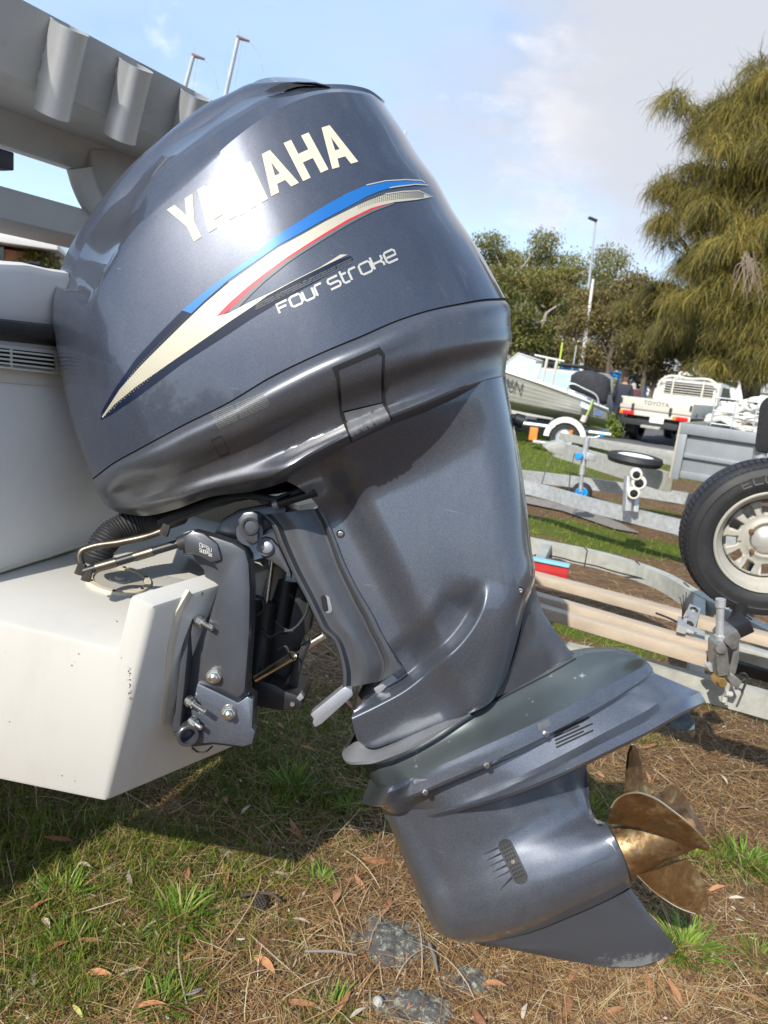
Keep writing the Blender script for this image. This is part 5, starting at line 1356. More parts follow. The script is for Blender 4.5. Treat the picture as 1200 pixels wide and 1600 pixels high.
# ---- rock outcrop with lichen
def rock_mat():
    m, nt, b = new_mat('lichened_rock')
    b.inputs['Roughness'].default_value = 0.9
    n = _tex(nt, 60, 12, .78); l = _tex(nt, 52, 12, .75, dist=.4); l2 = _tex(nt, 85, 9, .72)
    c = _ramp(nt, n, [(.3, (.05, .048, .046)), (.7, (.17, .162, .15))])
    c = _mix(nt, _ramp(nt, l, [(.53, 0.), (.60, .9)]), c, (.40, .42, .30))
    c = _mix(nt, _ramp(nt, l2, [(.60, 0.), (.66, .9)]), c, (.52, .53, .44))
    nt.links.new(c, b.inputs['Base Color']); _bump(nt, n, 1.0, .010, b); return m
RM = rock_mat()
def rock(px, py, rx, ry, h, label, seed):
    x0, y0 = g2(px, py); t = thing('rock', label, 'rock', (x0, y0, 0))
    n, k = 84, 34; V = []; Fc = []
    for j in range(k):
        f = j / (k - 1)
        for i in range(n):
            th = 2 * pi * i / n
            e = 0.72 + .55 * vnoise(np.array([cos(th) * 1.7 + seed + 9.]), np.array([sin(th) * 1.7 + seed + 9.]), 1.6, seed)[0]
            rr = f * e; xx, yy = x0 + rx * rr * cos(th), y0 + ry * rr * sin(th)
            zz = h * (1 - f ** 2.2) + .014 * (vnoise(np.array([xx]), np.array([yy]), 26, seed)[0] - .5) + .009 * (vnoise(np.array([xx]), np.array([yy]), 70, seed + 1)[0] - .5) - (0.035 if j == k - 1 else 0)
            V.append((xx, yy, zz))
    Fc = [(j * n + i, j * n + (i + 1) % n, (j + 1) * n + (i + 1) % n, (j + 1) * n + i) for j in range(k - 1) for i in range(n)]
    mesh('stone', V, Fc, RM, t, angle=28, merge=1e-5)
rock(618, 1476, .125, .085, .020, 'flat grey rock with pale lichen showing through the litter below the gearcase', 2)
rock(655, 1572, .11, .055, .018, 'smaller lichened rock at the bottom edge in front of the flat one', 5)
rock(735, 1535, .085, .045, .014, 'low dark rock between the lichened rock and the skeg', 8)
mb = MB(); c0 = np.array([*g2(590, 1572), .015]); mb.disc_lathe(c0, (.3, .1, 1), [(-.012, .004), (-.006, .012), (.004, .011), (.009, .005), (.010, .0005)], 7)
tag(mb.build('pebble', mat('pale_pebble', (.34, .33, .30), .7), angle=20), 'small white pebble left of the front rock', 'pebble')
# ================================================================== TRAILERS ON THE RIGHT
def pz3(px, py, z): return np.array(PZ(px, py, z))
UP = np.array([0, 0, 1.0])
# ---- nearest boat trailer: galvanised frame, timber skids, spare wheel
t1 = thing('boat_trailer', 'nearest boat trailer, with timber skids and a spare wheel standing on its frame', 'trailer', tuple(pz3(1100, 1010, 0.0)))
ZT = 0.47
def rail(name, pts, w, h, m, parent, z=ZT, n=24, zs=None):
    p3 = [pz3(x, y, (zs[i] if zs else z)) for i, (x, y) in enumerate(pts)]
    q = np.array(smooth_path(p3, n)) if len(pts) > 2 else np.array(p3)
    mb = MB()
    V = []; 
    for i in range(len(q)):
        d = q[min(i + 1, len(q) - 1)] - q[max(i - 1, 0)]; d[2] = 0; d /= np.linalg.norm(d); x = np.array([d[1], -d[0], 0])
        V += [q[i] + x * w / 2, q[i] - x * w / 2, q[i] - x * w / 2 - UP * h, q[i] + x * w / 2 - UP * h]
    Fc = [(4 * i + k, 4 * i + (k + 1) % 4, 4 * i + 4 + (k + 1) % 4, 4 * i + 4 + k) for i in range(len(q) - 1) for k in range(4)] + [(0, 1, 2, 3), tuple(4 * (len(q) - 1) + k for k in (3, 2, 1, 0))]
    mb.add(V, Fc); return mb.build(name, m, parent, angle=30, bevel=.004 if len(pts) == 2 else 0)
rail('side_rail', [(700, 966), (870, 1003), (1000, 1031), (1130, 1064), (1330, 1118)], .055, .085, MT['galv_old'], t1, n=20)
rail('side_rail', [(700, 812), (840, 843), (950, 866), (1030, 892), (1092, 926), (1210, 986), (1400, 1085)], .06, .095, MT['galv_old'], t1, n=40)
rail('cross_member', [(1088, 1052), (1094, 924)], .055, .06, MT['galv_old'], t1, z=ZT - .005)
rail('cross_member', [(826, 905), (856, 848)], .055, .06, MT['galv_old'], t1, z=ZT - .005)
rail('front_member', [(1040, 1003), (1400, 1100)], .05, .05, MT['black'], t1, z=ZT - .13)
rail('draw_rail', [(1060, 978), (1420, 1085)], .06, .06, MT['galv_old'], t1, z=ZT - .02)
MT['timber'] = mat('weathered_pine', (0.43, 0.35, 0.26), 0.75, vary=0.16, vscale=3, stretch=(0.35, 5, 5), dirt=0.35, dirt_col=(0.36, 0.29, 0.22), dscale=5, bump=.3, bscale=25)
def plank(pts, z, w, h):
    a, b = pz3(*pts[0], z), pz3(*pts[1], z); mb = MB(); mb.beam(a - UP * h / 2, b - UP * h / 2, w, h); return mb.build('timber_skid', MT['timber'], t1, bevel=.004)
plank([(760, 875), (1330, 1026)], .60, .080, .038)
plank([(758, 903), (1128, 1011)], .60, .055, .045)
plank([(762, 921), (1128, 1027)], .585, .050, .045)
# reflective red end plate with pale blue top on the skid's end
e0 = pz3(830, 872, .645); e1 = pz3(890, 884, .645)
mb = MB(); mb.beam(e0 - UP * .045, e1 - UP * .045, .035, .085); mb.build('red_end_plate', mat('red_reflector', (0.45, 0.03, 0.03), .35, vary=.15, coat=.4), t1, bevel=.002)
mb = MB(); mb.beam(e0 + UP * .0, e1 + UP * .0, .055, .008); mb.build('blue_cap', mat('pale_blue_cap', (0.22, 0.50, 0.62), .5), t1, bevel=.001)
mb = MB(); q = pz3(835, 935, .58); mb.beam(q - UP * .03, q + np.array([.035, -.012, -.03]), .03, .06); mb.build('blue_cap', mat('dark_blue_cap', (0.05, 0.12, 0.2), .5), t1, bevel=.002)
# strap plate, bolts and loose wires on the skids
q0, q1 = pz3(1074, 985, .625), pz3(1086, 948, .625)
mb = MB(); mb.beam(q0, q1, .045, .006, up=(0, -.5, 1)); sp_ = mb.build('strap_plate', MT['galv'], t1, bevel=.001)
for f in (.2, .8):
    mb = MB(); mb.disc_lathe(q0 + (q1 - q0) * f + UP * .003, (0, -.5, 1), [(0, .016), (.003, .016), (.003, .009), (.010, .009), (.010, .0001)], 14); mb.build('strap_bolt', MT['bolt'] if f > .5 else MT['brass_old'], sp_)
mb = MB(); mb.beam(pz3(1065, 982, .64), pz3(1066, 968, .64), .03, .02); mb.build('wire_tab', MT['galv'], t1)
for k in range(5):
    a = pz3(1066, 966, .66); mb = MB(); mb.tube(smooth_path([a, a + np.array([.004 * (k - 2), 0, .04]), a + np.array([.010 * (k - 2), .01, .075 + .01 * (k % 3)])], 10), .0016, 6); mb.build('loose_wire', MT['rubber'], t1)
mb = MB(); mb.tube(smooth_path([pz3(1025, 958, .63), pz3(1036, 962, .632), pz3(1048, 967, .63), pz3(1058, 972, .63)], 14), .004, 7); mb.build('loose_wire', MT['rubber'], t1)
# cable tied along the far rail
cb = [pz3(x, y, .40) for x, y in ((835, 867), (870, 870), (900, 878), (930, 884), (960, 893), (1000, 903), (1040, 918), (1070, 930), (1100, 950), (1140, 972), (1200, 1003), (1300, 1050))]
mb = MB(); mb.tube(smooth_path(cb, 60), .0045, 7); mb.build('brake_cable', MT['rubber'], t1)
for (x, y) in ((915, 858), (996, 880), (1072, 914), (1168, 964)):
    c = pz3(x, y, ZT); mb = MB(); d = np.array([.85, -.5, 0]); mb.beam(c + UP * .003 - np.array([.0, .035, 0]), c + UP * .003 + np.array([.0, .035, 0]), .006, .004); mb.beam(c + np.array([.0, -.036, .003]), c + np.array([0, -.036, -.1]), .006, .004, up=(1, 0, 0)); o = mb.build('cable_tie', MT['rubber'], t1); o['kind'] = 'stuff'
# spare wheel
wc = P(1194, 839, 2.70); wax = np.array([-.20, -.975, -.06]); wax /= np.linalg.norm(wax)
sw1 = MB()
R1 = .300
prof = [(-.085, .196), (-.095, .215), (-.098, .25), (-.088, .282), (-.070, .296), (-.03, R1), (.03, R1), (.070, .296), (.086, .284), (.094, .268), (.0965, .262), (.0945, .258), (.096, .245), (.0985, .232), (.097, .226), (.094, .216), (.088, .203), (.080, .196)]
sw1.disc_lathe(wc, wax, prof, 96)
tyre = sw1.build('spare_wheel', MT['rubber'], t1, angle=25)
MT['tyre_side'] = mat('dusty_tyre_wall', (0.032, 0.031, 0.030), .7, vary=.3)
d_, x_, y_ = frame(wax)
if y_[2] < 0: x_, y_ = -x_, -y_
def wp(r, th, a): return wc + d_ * a + (x_ * cos(th) + y_ * sin(th)) * r
# tread blocks along the shoulder
tb_ = MB()
for k in range(84):
    th = 2 * pi * k / 84; dt = 2 * pi / 84 * .36
    for (a0_, a1_, r_) in ((.050, .082, .2965), (.012, .044, R1 + .001), (-.030, .004, R1 + .001)):
        sh = .010
        v = [wp(r_ - .004 - (.010 if a0_ == .05 and aa == a1_ else 0) + rr_, th + s_ * dt + (aa * .3), aa) for rr_ in (0, .0085) for aa, s_ in ((a0_, -1), (a0_, 1), (a1_, 1), (a1_, -1))]
        tb_.add(v, [(4, 5, 6, 7), (0, 1, 5, 4), (1, 2, 6, 5), (2, 3, 7, 6), (3, 0, 4, 7)])
o = tb_.build('tread_block', MT['rubber'], tyre, angle=30); o['kind'] = 'stuff'
rimm = mat('chalky_cream_rim', (0.39, 0.375, 0.32), .5, vary=.12, vscale=14, dirt=.55, dirt_col=(.30, .22, .13), dscale=14, metal=.1)
rb_ = MB()
rb_.disc_lathe(wc, wax, [(.080, .198), (.090, .199), (.094, .195), (.092, .189), (.070, .183), (.060, .176), (.050, .166), (.030, .160), (.026, .156)], 80)
rim = rb_.build('rim', rimm, tyre, angle=35)
# disc with twelve window slots: spokes between slots, hub dish
dm = MB(); NW = 12
def ringpt(r, th):
    a = np.interp(r, [.055, .075, .095, .115, .156], [.040, .043, .030, .030, .024]); return wp(r, th, a)
for k in range(NW):
    t0 = 2 * pi * k / NW; tw_ = 2 * pi / NW
    rs = [.055, .075, .095, .106, .142, .158]
    for i in range(len(rs) - 1):
        for j in range(6):
            f0, f1 = j / 6, (j + 1) / 6
            if rs[i] == .106 and 1 <= j <= 3: continue
            w0_ = t0 + tw_ * f0; w1_ = t0 + tw_ * f1
            v = [ringpt(rs[i], w0_), ringpt(rs[i + 1], w0_), ringpt(rs[i + 1], w1_), ringpt(rs[i], w1_)]
            dm.add(v + [p - d_ * .004 for p in v], [(0, 3, 2, 1), (4, 5, 6, 7)] + [(q, (q + 1) % 4, 4 + (q + 1) % 4, 4 + q) for q in range(4)])
mesh('wheel_disc', dm.v, dm.f, rimm, tyre, angle=30, merge=1e-5)
hb = MB(); hb.disc_lathe(wc, wax, [(.020, .056), (.040, .056), (.046, .052), (.052, .044), (.062, .034), (.066, .018), (.067, .0001)], 40); hb.build('hub_cap', mat('dull_hub_cap', (.55, .54, .5), .4, .5, vary=.12), tyre, angle=40)
for k in range(5):
    c = wp(.068, 2 * pi * k / 5 + 2.75, .042); mb = MB(); mb.disc_lathe(c, wax, [(-.004, .0095), (.010, .0095), (.014, .006), (.014, .0001)], 6); mb.build('wheel_nut', mat('rusty_nut', (.20, .10, .05), .7, .4, vary=.4, vscale=60) if k == 0 else bpy.data.materials['rusty_nut'], tyre, angle=20)
# raised brand arc on the tyre wall: E C O P ... and a yellow balance dot
FS2 = dict(FS); FS2['C'] = [[(1, 0), (.15, 0), (0, .16), (0, .84), (.15, 1), (1, 1)]]; FS2['P'] = [[(0, 1), (0, 0), (.85, 0), (1, .15), (1, .4), (.85, .52), (.05, .52)]]; FS2['E'] = [[(1, 0), (0, 0), (0, 1), (1, 1)], [(.05, .5), (.8, .5)]]
FS2['I'] = [[(.5, 0), (.5, 1)]]; FS2['A'] = [[(0, 1), (.5, 0), (1, 1)], [(.25, .62), (.75, .62)]]
tl = MB()
def tyre_word(word, th_mid, dth, r0, h, wd):
    for i, ch in enumerate(word):
        th0 = th_mid - (i - (len(word) - 1) / 2) * dth
        for stt in FS2[ch]:
            st2 = []
            for (p, q) in zip(stt[:-1], stt[1:]): st2 += [np.array(p) + (np.array(q) - np.array(p)) * f for f in (0, .5)]
            st2.append(np.array(stt[-1]))
            for rbq in ribbon([(x * dth * .74 * 100, y * h * 1000 * .35) for x, y in st2], wd):
                v = []
                for (xx, yy) in rbq:
                    yv = yy / (h * 1000 * .35); rr_ = r0 + h * (1 - yv); tt = th0 - xx / 100 + dth * .37
                    v.append(wp(rr_, tt, np.interp(rr_, [.203, .216, .226, .232, .245, .258, .268], [.0895, .0955, .0985, .1000, .0975, .0960, .0960])))
                tl.add(v, [(0, 1, 2, 3)])
tyre_word('ECOPIA', 1.72, .165, .236, .026, .9)
o = tl.build('raised_letters', mat('raised_rubber', (.085, .08, .075), .6), tyre, angle=60)
mb = MB(); mb.disc_lathe(wp(.236, 1.66, .0985), wax, [(0, .0075), (.001, .007), (.001, .0001)], 16); mb.build('balance_dot', mat('yellow_dot', (.75, .52, .12), .6), tyre)
# wheel post and the winding jack clamp beneath it
pb_ = P(1146, 1000, 2.50); pt_ = P(1160, 940, 2.60)
mb = MB(); mb.tube([P(1150, 970, 2.50), P(1166, 930, 2.80), P(1194, 842, 2.86)], .026, 18); mb.build('wheel_post', MT['black'], t1)
mb = MB(); mb.beam(P(1140, 985, 2.310), P(1168, 972, 2.310), .07, .05); mb.build('post_socket', MT['black'], t1, bevel=.006)
mb = MB(); mb.tube([P(1126, 938, 2.230), P(1124, 1002, 2.230)], .0125, 18); mb.tube([P(1126, 936, 2.230), P(1125.5, 948, 2.230)], .016, 18); mb.tube([P(1124.5, 992, 2.230), P(1124, 1004, 2.230)], .017, 18); mb.build('jack_tube', MT['galv'], t1)
jm = mat('greasy_cast_steel', (.26, .255, .24), .4, .6, vary=.3, vscale=25, dirt=.6, dirt_col=(.08, .075, .07), dscale=18)
def chunk(name, poly, Y, t, m, b=.004):
    n = len(poly); f = [P(x, y, Y) for x, y in poly]; mb = MB(); mb.prism(f, (0, t, 0)); return mb.build(name, m, t1, bevel=b)
chunk('clamp_body', [(1141, 988), (1152, 984), (1158, 995), (1154, 1012), (1144, 1016), (1132, 1004), (1130, 1000)], 2.210, .09, jm)
chunk('clamp_arm', [(1120, 1008), (1130, 1002), (1137, 1012), (1140, 1040), (1138, 1055), (1122, 1058), (1119, 1035)], 2.200, .07, jm)
chunk('clamp_jaw', [(1146, 1012), (1156, 1006), (1155, 1030), (1150, 1052), (1140, 1060), (1138, 1040)], 2.230, .08, jm)
chunk('clamp_gap', [(1134, 1012), (1148, 1012), (1142, 1038), (1131, 1036)], 2.215, .06, MT['black'])
chunk('clamp_lug', [(1137, 1060), (1146, 1054), (1160, 1066), (1153, 1077), (1144, 1072)], 2.220, .05, jm)
chunk('clamp_plate', [(1103, 1040), (1122, 1034), (1122, 1050), (1110, 1050)], 2.240, .02, MT['galv'], .002)
mb = MB(); mb.disc_lathe(P(1127, 1066, 2.195), (-.1, -1, .1), [(-.05, .018), (0, .018), (.004, .014), (.012, .014), (.012, .0001)], 6); mb.build('clamp_nut', mat('brass_nut', (.55, .36, .12), .35, .9, vary=.2), t1, angle=20)
mb = MB(); mb.disc_lathe(P(1125, 1012, 2.210), (-.3, -1, .1), [(-.04, .02), (0, .02), (.003, .016), (.02, .015), (.02, .0001)], 18); mb.build('clamp_boss', jm, t1)
mb = MB(); mb.tube([P(1139, 1066, 2.240), P(1134, 1082, 2.240), P(1131, 1096, 2.240)], [.009, .007, .011], 12); mb.tube([P(1133, 1083, 2.230), P(1143, 1085, 2.230)], .010, 10); mb.build('jack_foot', MT['galv_old'], t1)
mb = MB(); mb.tube(smooth_path([P(1156, 1053, 2.230), P(1163, 1052, 2.220), P(1168, 1058, 2.220), P(1164, 1070, 2.220), P(1159, 1082, 2.220)], 16), .004, 8); mb.build('pull_cord', MT['rubber'], t1)
# carpet covered post at the frame's right edge
cp = mat('black_speckled_carpet', (.02, .02, .022), .95, vary=.8, vscale=160, bump=.8, bscale=220, bdist=.004)
mb = MB(); mb.prism([P(x, y, 3.3) for x, y in ((1187, 634), (1196, 620), (1260, 620), (1260, 716), (1180, 706), (1180, 690))], (.14, .25, 0)); mb.build('carpeted_bunk', cp, t1, bevel=.02)
mb = MB(); mb.tube([P(1188, 700, 3.35), P(1186, 722, 3.35), P(1186, 760, 3.35)], .03, 14); mb.build('bunk_post', MT['galv'], t1)

# ---- second boat trailer: two long rails and a keel roller
t2 = thing('boat_trailer', 'empty galvanised boat trailer frame with a keel roller, middle of the three trailers', 'trailer', tuple(pz3(1000, 800, 0)))
rail('side_rail', [(700, 738), (822, 752), (930, 780), (1062, 812), (1250, 856)], .06, .125, MT['galv'], t2, z=.42, n=20)
rail('side_rail', [(700, 728), (818, 735), (950, 751), (1080, 771), (1250, 800)], .06, .135, MT['galv'], t2, z=.33, n=20)
rc = P(992, 765, 6.100)
rpost = [P(980, 798, 5.950), P(984, 742, 6.050)]
mb = MB(); mb.beam(P(979, 798, 6.000), P(982, 744, 6.050), .05, .09, up=(0, 1, 0)); mb.beam(P(992, 800, 6.000), P(994, 766, 6.050), .04, .06, up=(0, 1, 0)); mb.build('roller_bracket', MT['galv'], t2, bevel=.003)
for (x, y, r) in ((994, 741, 9.5), (998, 754, 11.5), (990, 770, 10)):
    c = P(x, y, 5.950); rr_ = r / FPX * 5.950; ax_ = np.array([-.25, -.97, 0])
    mb = MB(); mb.disc_lathe(c, ax_, [(-.06, rr_ * .7), (-.05, rr_), (.03, rr_), (.04, rr_ * .86), (.04, rr_ * .62)], 28); ro = mb.build('keel_roller', mat('cream_roller', (.62, .60, .52), .5) if 'cream_roller' not in bpy.data.materials else bpy.data.materials['cream_roller'], t2)
    mb = MB(); mb.disc_lathe(c, ax_, [(.036, rr_ * .66), (.036, rr_ * .45), (.045, rr_ * .45), (.045, rr_ * .22), (.06, rr_ * .2), (.06, .0001)], 22); mb.build('roller_hub', MT['black'], ro)
mb = MB(); mb.beam(P(704, 800, 6.5), P(704, 790, 8.2), .05, .05); mb.build('cross_member', MT['galv'], t2)

# ---- box trailer with ribbed front, drawbar, coupling and jockey wheel
t3 = thing('box_trailer', 'grey ribbed box trailer with a blue jockey wheel, in front of the white utility', 'trailer', tuple(pz3(1100, 760, 0)))
BY = 6.7
fl, fr = P(1050, 744, BY), P(1230, 790, BY - .55)
tl3, tr3 = P(1056, 659, BY), P(1230, 688, BY - .55)
MT['trailer_grey'] = mat('dull_grey_zinc', (0.27, 0.29, 0.30), .55, .35, vary=.12, vscale=5, dirt=.5, dirt_col=(.28, .25, .21), dscale=4)
wv = fr - fl; wv[2] = 0; wl_ = np.linalg.norm(wv); wv /= wl_; nb_ = np.array([wv[1], -wv[0], 0]);
if nb_[1] > 0: nb_ = -nb_
zb, zt = fl[2], tl3[2]
o3 = np.array([fl[0], fl[1], 0])
def bx3(name, u0, u1, z0, z1, out0, out1, m, bev=.004):
    mb = MB(); a = o3 + wv * u0 + nb_ * out1 + UP * z0
    mb.prism([o3 + wv * u0 + nb_ * out1 + UP * z0, o3 + wv * u1 + nb_ * out1 + UP * z0, o3 + wv * u1 + nb_ * out1 + UP * z1, o3 + wv * u0 + nb_ * out1 + UP * z1], -nb_ * (out1 - out0)); return mb.build(name, m, t3, bevel=bev)
Hh = zt - zb
bx3('front_panel', 0, 1.75, zb, zt, -.02, 0, MT['trailer_grey'])
bx3('top_rail', 0, 1.75, zt - .10, zt, 0, .05, MT['trailer_grey'], .012)
bx3('corner_post', 0, .07, zb - .02, zt - .10, 0, .05, MT['trailer_grey'], .008)
bx3('panel_rib', .07, 1.75, zb + Hh * .38, zb + Hh * .47, 0, .035, MT['trailer_grey'], .010)
bx3('bottom_rail', .07, 1.75, zb, zb + Hh * .14, 0, .035, MT['trailer_grey'], .010)
bx3('side_panel', -.02, 0.0, zb - .02, zt, -2.4, .04, mat('tan_weathered_side', (.40, .36, .28), .6, vary=.15, dirt=.4, dscale=6))
bx3('side_panel', 1.75, 1.77, zb, zt, -2.4, .04, MT['trailer_grey'])
bx3('tray_floor', 0, 1.75, zb + .005, zb + .03, -2.4, -.03, MT['trailer_grey'])
bx3('tailgate', 0, 1.75, zb, zt, -2.42, -2.40, MT['trailer_grey'])
# drawbar
rail('drawbar', [(872, 690), (950, 712), (1048, 739)], .10, .19, MT['galv_old'], t3, z=.66, n=10)
rail('drawbar', [(878, 676), (960, 694), (1060, 716)], .08, .10, MT['galv_old'], t3, z=.66, n=10)
mb = MB(); mb.prism([P(x, y, 7.6) for x, y in ((852, 700), (857, 694), (876, 690), (884, 697), (880, 712), (858, 706))], (0, .2, 0)); mb.build('coupling', MT['galv_old'], t3, bevel=.01)
mb = MB(); mb.tube([P(x, y, 7.4) for x, y in ((918, 683), (913, 712), (909, 742))], [.03, .03, .03], 14); mb.tube([P(909, 742, 7.4), P(907, 768, 7.4)], .022, 12); mb.build('jockey_stem', MT['galv'], t3)
mb = MB(); mb.tube([P(918, 683, 7.4), P(929, 684, 7.35), P(939, 681, 7.35)], .010, 10); mb.build('jockey_handle', MT['galv'], t3)
blu = mat('blue_plastic', (.015, .26, .60), .4)
mb = MB(); mb.disc_lathe(P(940, 680, 7.33), (0, -1, 0), [(-.02, .001), (-.02, .018), (.015, .02), (.02, .012), (.02, .0001)], 16); mb.build('handle_knob', blu, t3)
jw = P(909, 769, 7.45); jx = np.array([-.35, -.93, 0])
mb = MB(); mb.disc_lathe(jw, jx, [(-.05, .06), (-.05, .09), (-.03, .105), (.03, .105), (.05, .09), (.05, .065)], 30); jo = mb.build('jockey_wheel', MT['rubber'], t3)
mb = MB(); mb.disc_lathe(jw, jx, [(.045, .066), (.05, .05), (.04, .035), (.065, .025), (.065, .0001)], 24); mb.build('jockey_rim', blu, jo)
mb = MB(); mb.disc_lathe(P(905, 713, 7.36), (-.6, -.8, 0), [(-.03, .035), (.02, .04), (.03, .03), (.03, .0001)], 18); mb.build('clamp_knob', blu, t3)
mb = MB(); mb.beam(P(915, 712, 7.35), P(932, 716, 7.35), .05, .08); mb.build('jockey_clamp', MT['galv'], t3, bevel=.01)
# flat wheel carried on the drawbar
fw = P(992, 718, 7.05); 
mb = MB(); mb.disc_lathe(fw, (0.02, -.04, 1), [(-.05, .14), (-.04, .25), (0, .27), (.04, .255), (.05, .21), (.036, .17)], 40); fo = mb.build('flat_spare_wheel', MT['rubber'], t3)
mb = MB(); mb.disc_lathe(fw, (0.02, -.04, 1), [(.036, .175), (.04, .16), (.025, .14), (.025, .0001)], 32); mb.build('flat_rim', mat('white_rim', (.75, .75, .73), .4), fo)
# safety chains and legs at the coupling
for (x0, x1) in ((866, 842), (898, 888)):
    mb = MB(); mb.tube(smooth_path([P(x0, 708, 7.6), P((x0 + x1) / 2 - 1, 735, 7.5), P(x1, 776, 7.3)], 14), .006, 7); mb.build('safety_chain', MT['brass_old'], t3)

# ---- heap of white rope in a wire crate on the box trailer
rt = thing('rope_heap', 'heap of thick white rope in a wire crate on the box trailer', 'rope', tuple(P(1155, 665, 6.6)))
rc0 = o3 + wv * .62 - nb_ * .55 + UP * (zt - .05)
ropem = mat('white_rope', (.72, .70, .62), .85, vary=.12, vscale=20, dirt=.4, dirt_col=(.45, .40, .30), dscale=8, bump=.8, bscale=130, bdist=.006)
rr2 = random.Random(4)
for k in range(84):
    c = rc0 + wv * rr2.uniform(-.42, .42) - nb_ * rr2.uniform(-.25, .25)
    e = ((c - rc0) @ wv / .5) ** 2
    c = c + UP * (rr2.uniform(.0, .30) * (1 - .65 * e) )
    rad = rr2.uniform(.06, .13); a0_ = rr2.random() * 6.28; ti = rr2.uniform(-.5, .5)
    pts = [c + wv * cos(a) * rad * 1.2 + nb_ * sin(a) * rad * .7 + UP * (sin(a + a0_) * rad * .55 + ti * .05) for a in np.linspace(a0_, a0_ + 4.4, 22)]
    mb = MB(); mb.tube(pts, .030, 8); mb.build('rope_coil', ropem, rt)
mb = MB()
cu0, cu1, cz = .42, 1.5, zt + .26
for u in np.linspace(.20, 1.1, 6): mb.tube([o3 + wv * u - nb_ * .22 + UP * zt, o3 + wv * u - nb_ * .22 + UP * cz], .007, 6)
for z in (zt + .02, zt + .14, cz): mb.tube([o3 + wv * .20 - nb_ * .22 + UP * z, o3 + wv * 1.1 - nb_ * .22 + UP * z], .007, 6)
for z in (zt + .02, cz): mb.tube([o3 + wv * .20 - nb_ * .22 + UP * z, o3 + wv * .20 - nb_ * .9 + UP * z], .007, 6)
o = mb.build('wire_crate', MT['galv'], None); 
tag(o, 'wire crate holding the white rope on the box trailer', 'crate')
# ================================================================== VEHICLES AND PEOPLE BEHIND
class Local:
    """builds parts of a thing in its own axes: x right, y towards the viewer's side (rear), z up"""
    def __init__(s, root): s.r = root
    def box(s, name, c, sz, m, parent=None, bev=.01):
        mb = MB(); mb.beam((c[0] - sz[0] / 2, c[1], c[2]), (c[0] + sz[0] / 2, c[1], c[2]), sz[1], sz[2]); return mb.build(name, m, parent or s.r, bevel=bev, local=True)
    def tube(s, name, pts, r, m, parent=None, n=10):
        mb = MB(); mb.tube(pts, r, n); return mb.build(name, m, parent or s.r, local=True)
    def prism(s, name, pts, vec, m, parent=None, bev=.01):
        mb = MB(); mb.prism(pts, vec); return mb.build(name, m, parent or s.r, bevel=bev, local=True)
    def wheel(s, c, r, w, name='wheel', rimm=None, side=1):
        mb = MB(); mb.disc_lathe(c, (side, 0, 0), [(-w / 2, r * .62), (-w / 2, r * .92), (-w * .36, r), (w * .36, r), (w / 2, r * .92), (w / 2, r * .64), (w * .4, r * .60)], 32)
        o = mb.build(name, MT['rubber'], s.r, local=True)
        mb = MB(); mb.disc_lathe(c, (side, 0, 0), [(w * .46, r * .64), (w * .42, r * .56), (w * .15, r * .50), (w * .2, r * .25), (w * .42, r * .2), (w * .42, .0001)], 28)
        mb.build('rim', rimm or MT['galv'], o, local=True); return o
def glass_mat(name, col=(.03, .035, .04)):
    return mat(name, col, .06, vary=.1, coat=.6, coat_r=.03)
MT['car_glass'] = glass_mat('car_glass')
MT['car_white'] = mat('car_white_paint', (.72, .71, .67), .3, vary=.03, coat=.6, coat_r=.06, dirt=.2, dirt_col=(.5, .46, .38), dscale=1.2)
MT['tray_cream'] = mat('tray_cream_alloy', (.66, .62, .52), .45, .15, vary=.05, vscale=3, stretch=(1, 1, 8), dirt=.25, dirt_col=(.45, .40, .32), dscale=2)
MT['red_lamp'] = mat('red_lamp_lens', (.55, .02, .02), .2, coat=.6)
MT['amber'] = mat('amber_lamp_lens', (.75, .22, .03), .25, coat=.5)
MT['dark'] = mat('dark_under_metal', (.03, .03, .03), .7)
# ---- white utility with an alloy tray
ux, uy = g2(1013, 695)
utr = thing('utility', 'white utility with a cream dropside tray parked on the lane beyond the box trailer', 'utility', (ux, uy, .0), radians(141.5))
U = Local(utr)
U.box('tray_floor', (0, -1.2, .86), (1.86, 2.4, .07), MT['tray_cream'])
tg = U.box('tailgate', (0, .02, 1.045), (1.88, .04, .30), MT['tray_cream'])
for z in (.93, .99, 1.05, 1.11, 1.165): U.box('gate_groove', (0, .0405, z), (1.84, .004, .006), mat('groove_shade', (.42, .39, .32), .5) if 'groove_shade' not in bpy.data.materials else bpy.data.materials['groove_shade'], tg, 0)
for x in (-.93, .93):
    U.box('tray_side', (x, -1.2, 1.045), (.04, 2.38, .30), MT['galv_old'])
    U.box('gate_latch', (x * .98, .05, 1.08), (.05, .05, .14), MT['dark'])
for x in (-.42, .58): U.box('gate_hinge', (x, .05, .93), (.07, .03, .20), MT['dark'])
for i in range(3): U.box('side_hook', (-.955, -.4 - .7 * i, .90), (.02, .05, .10), MT['dark'])
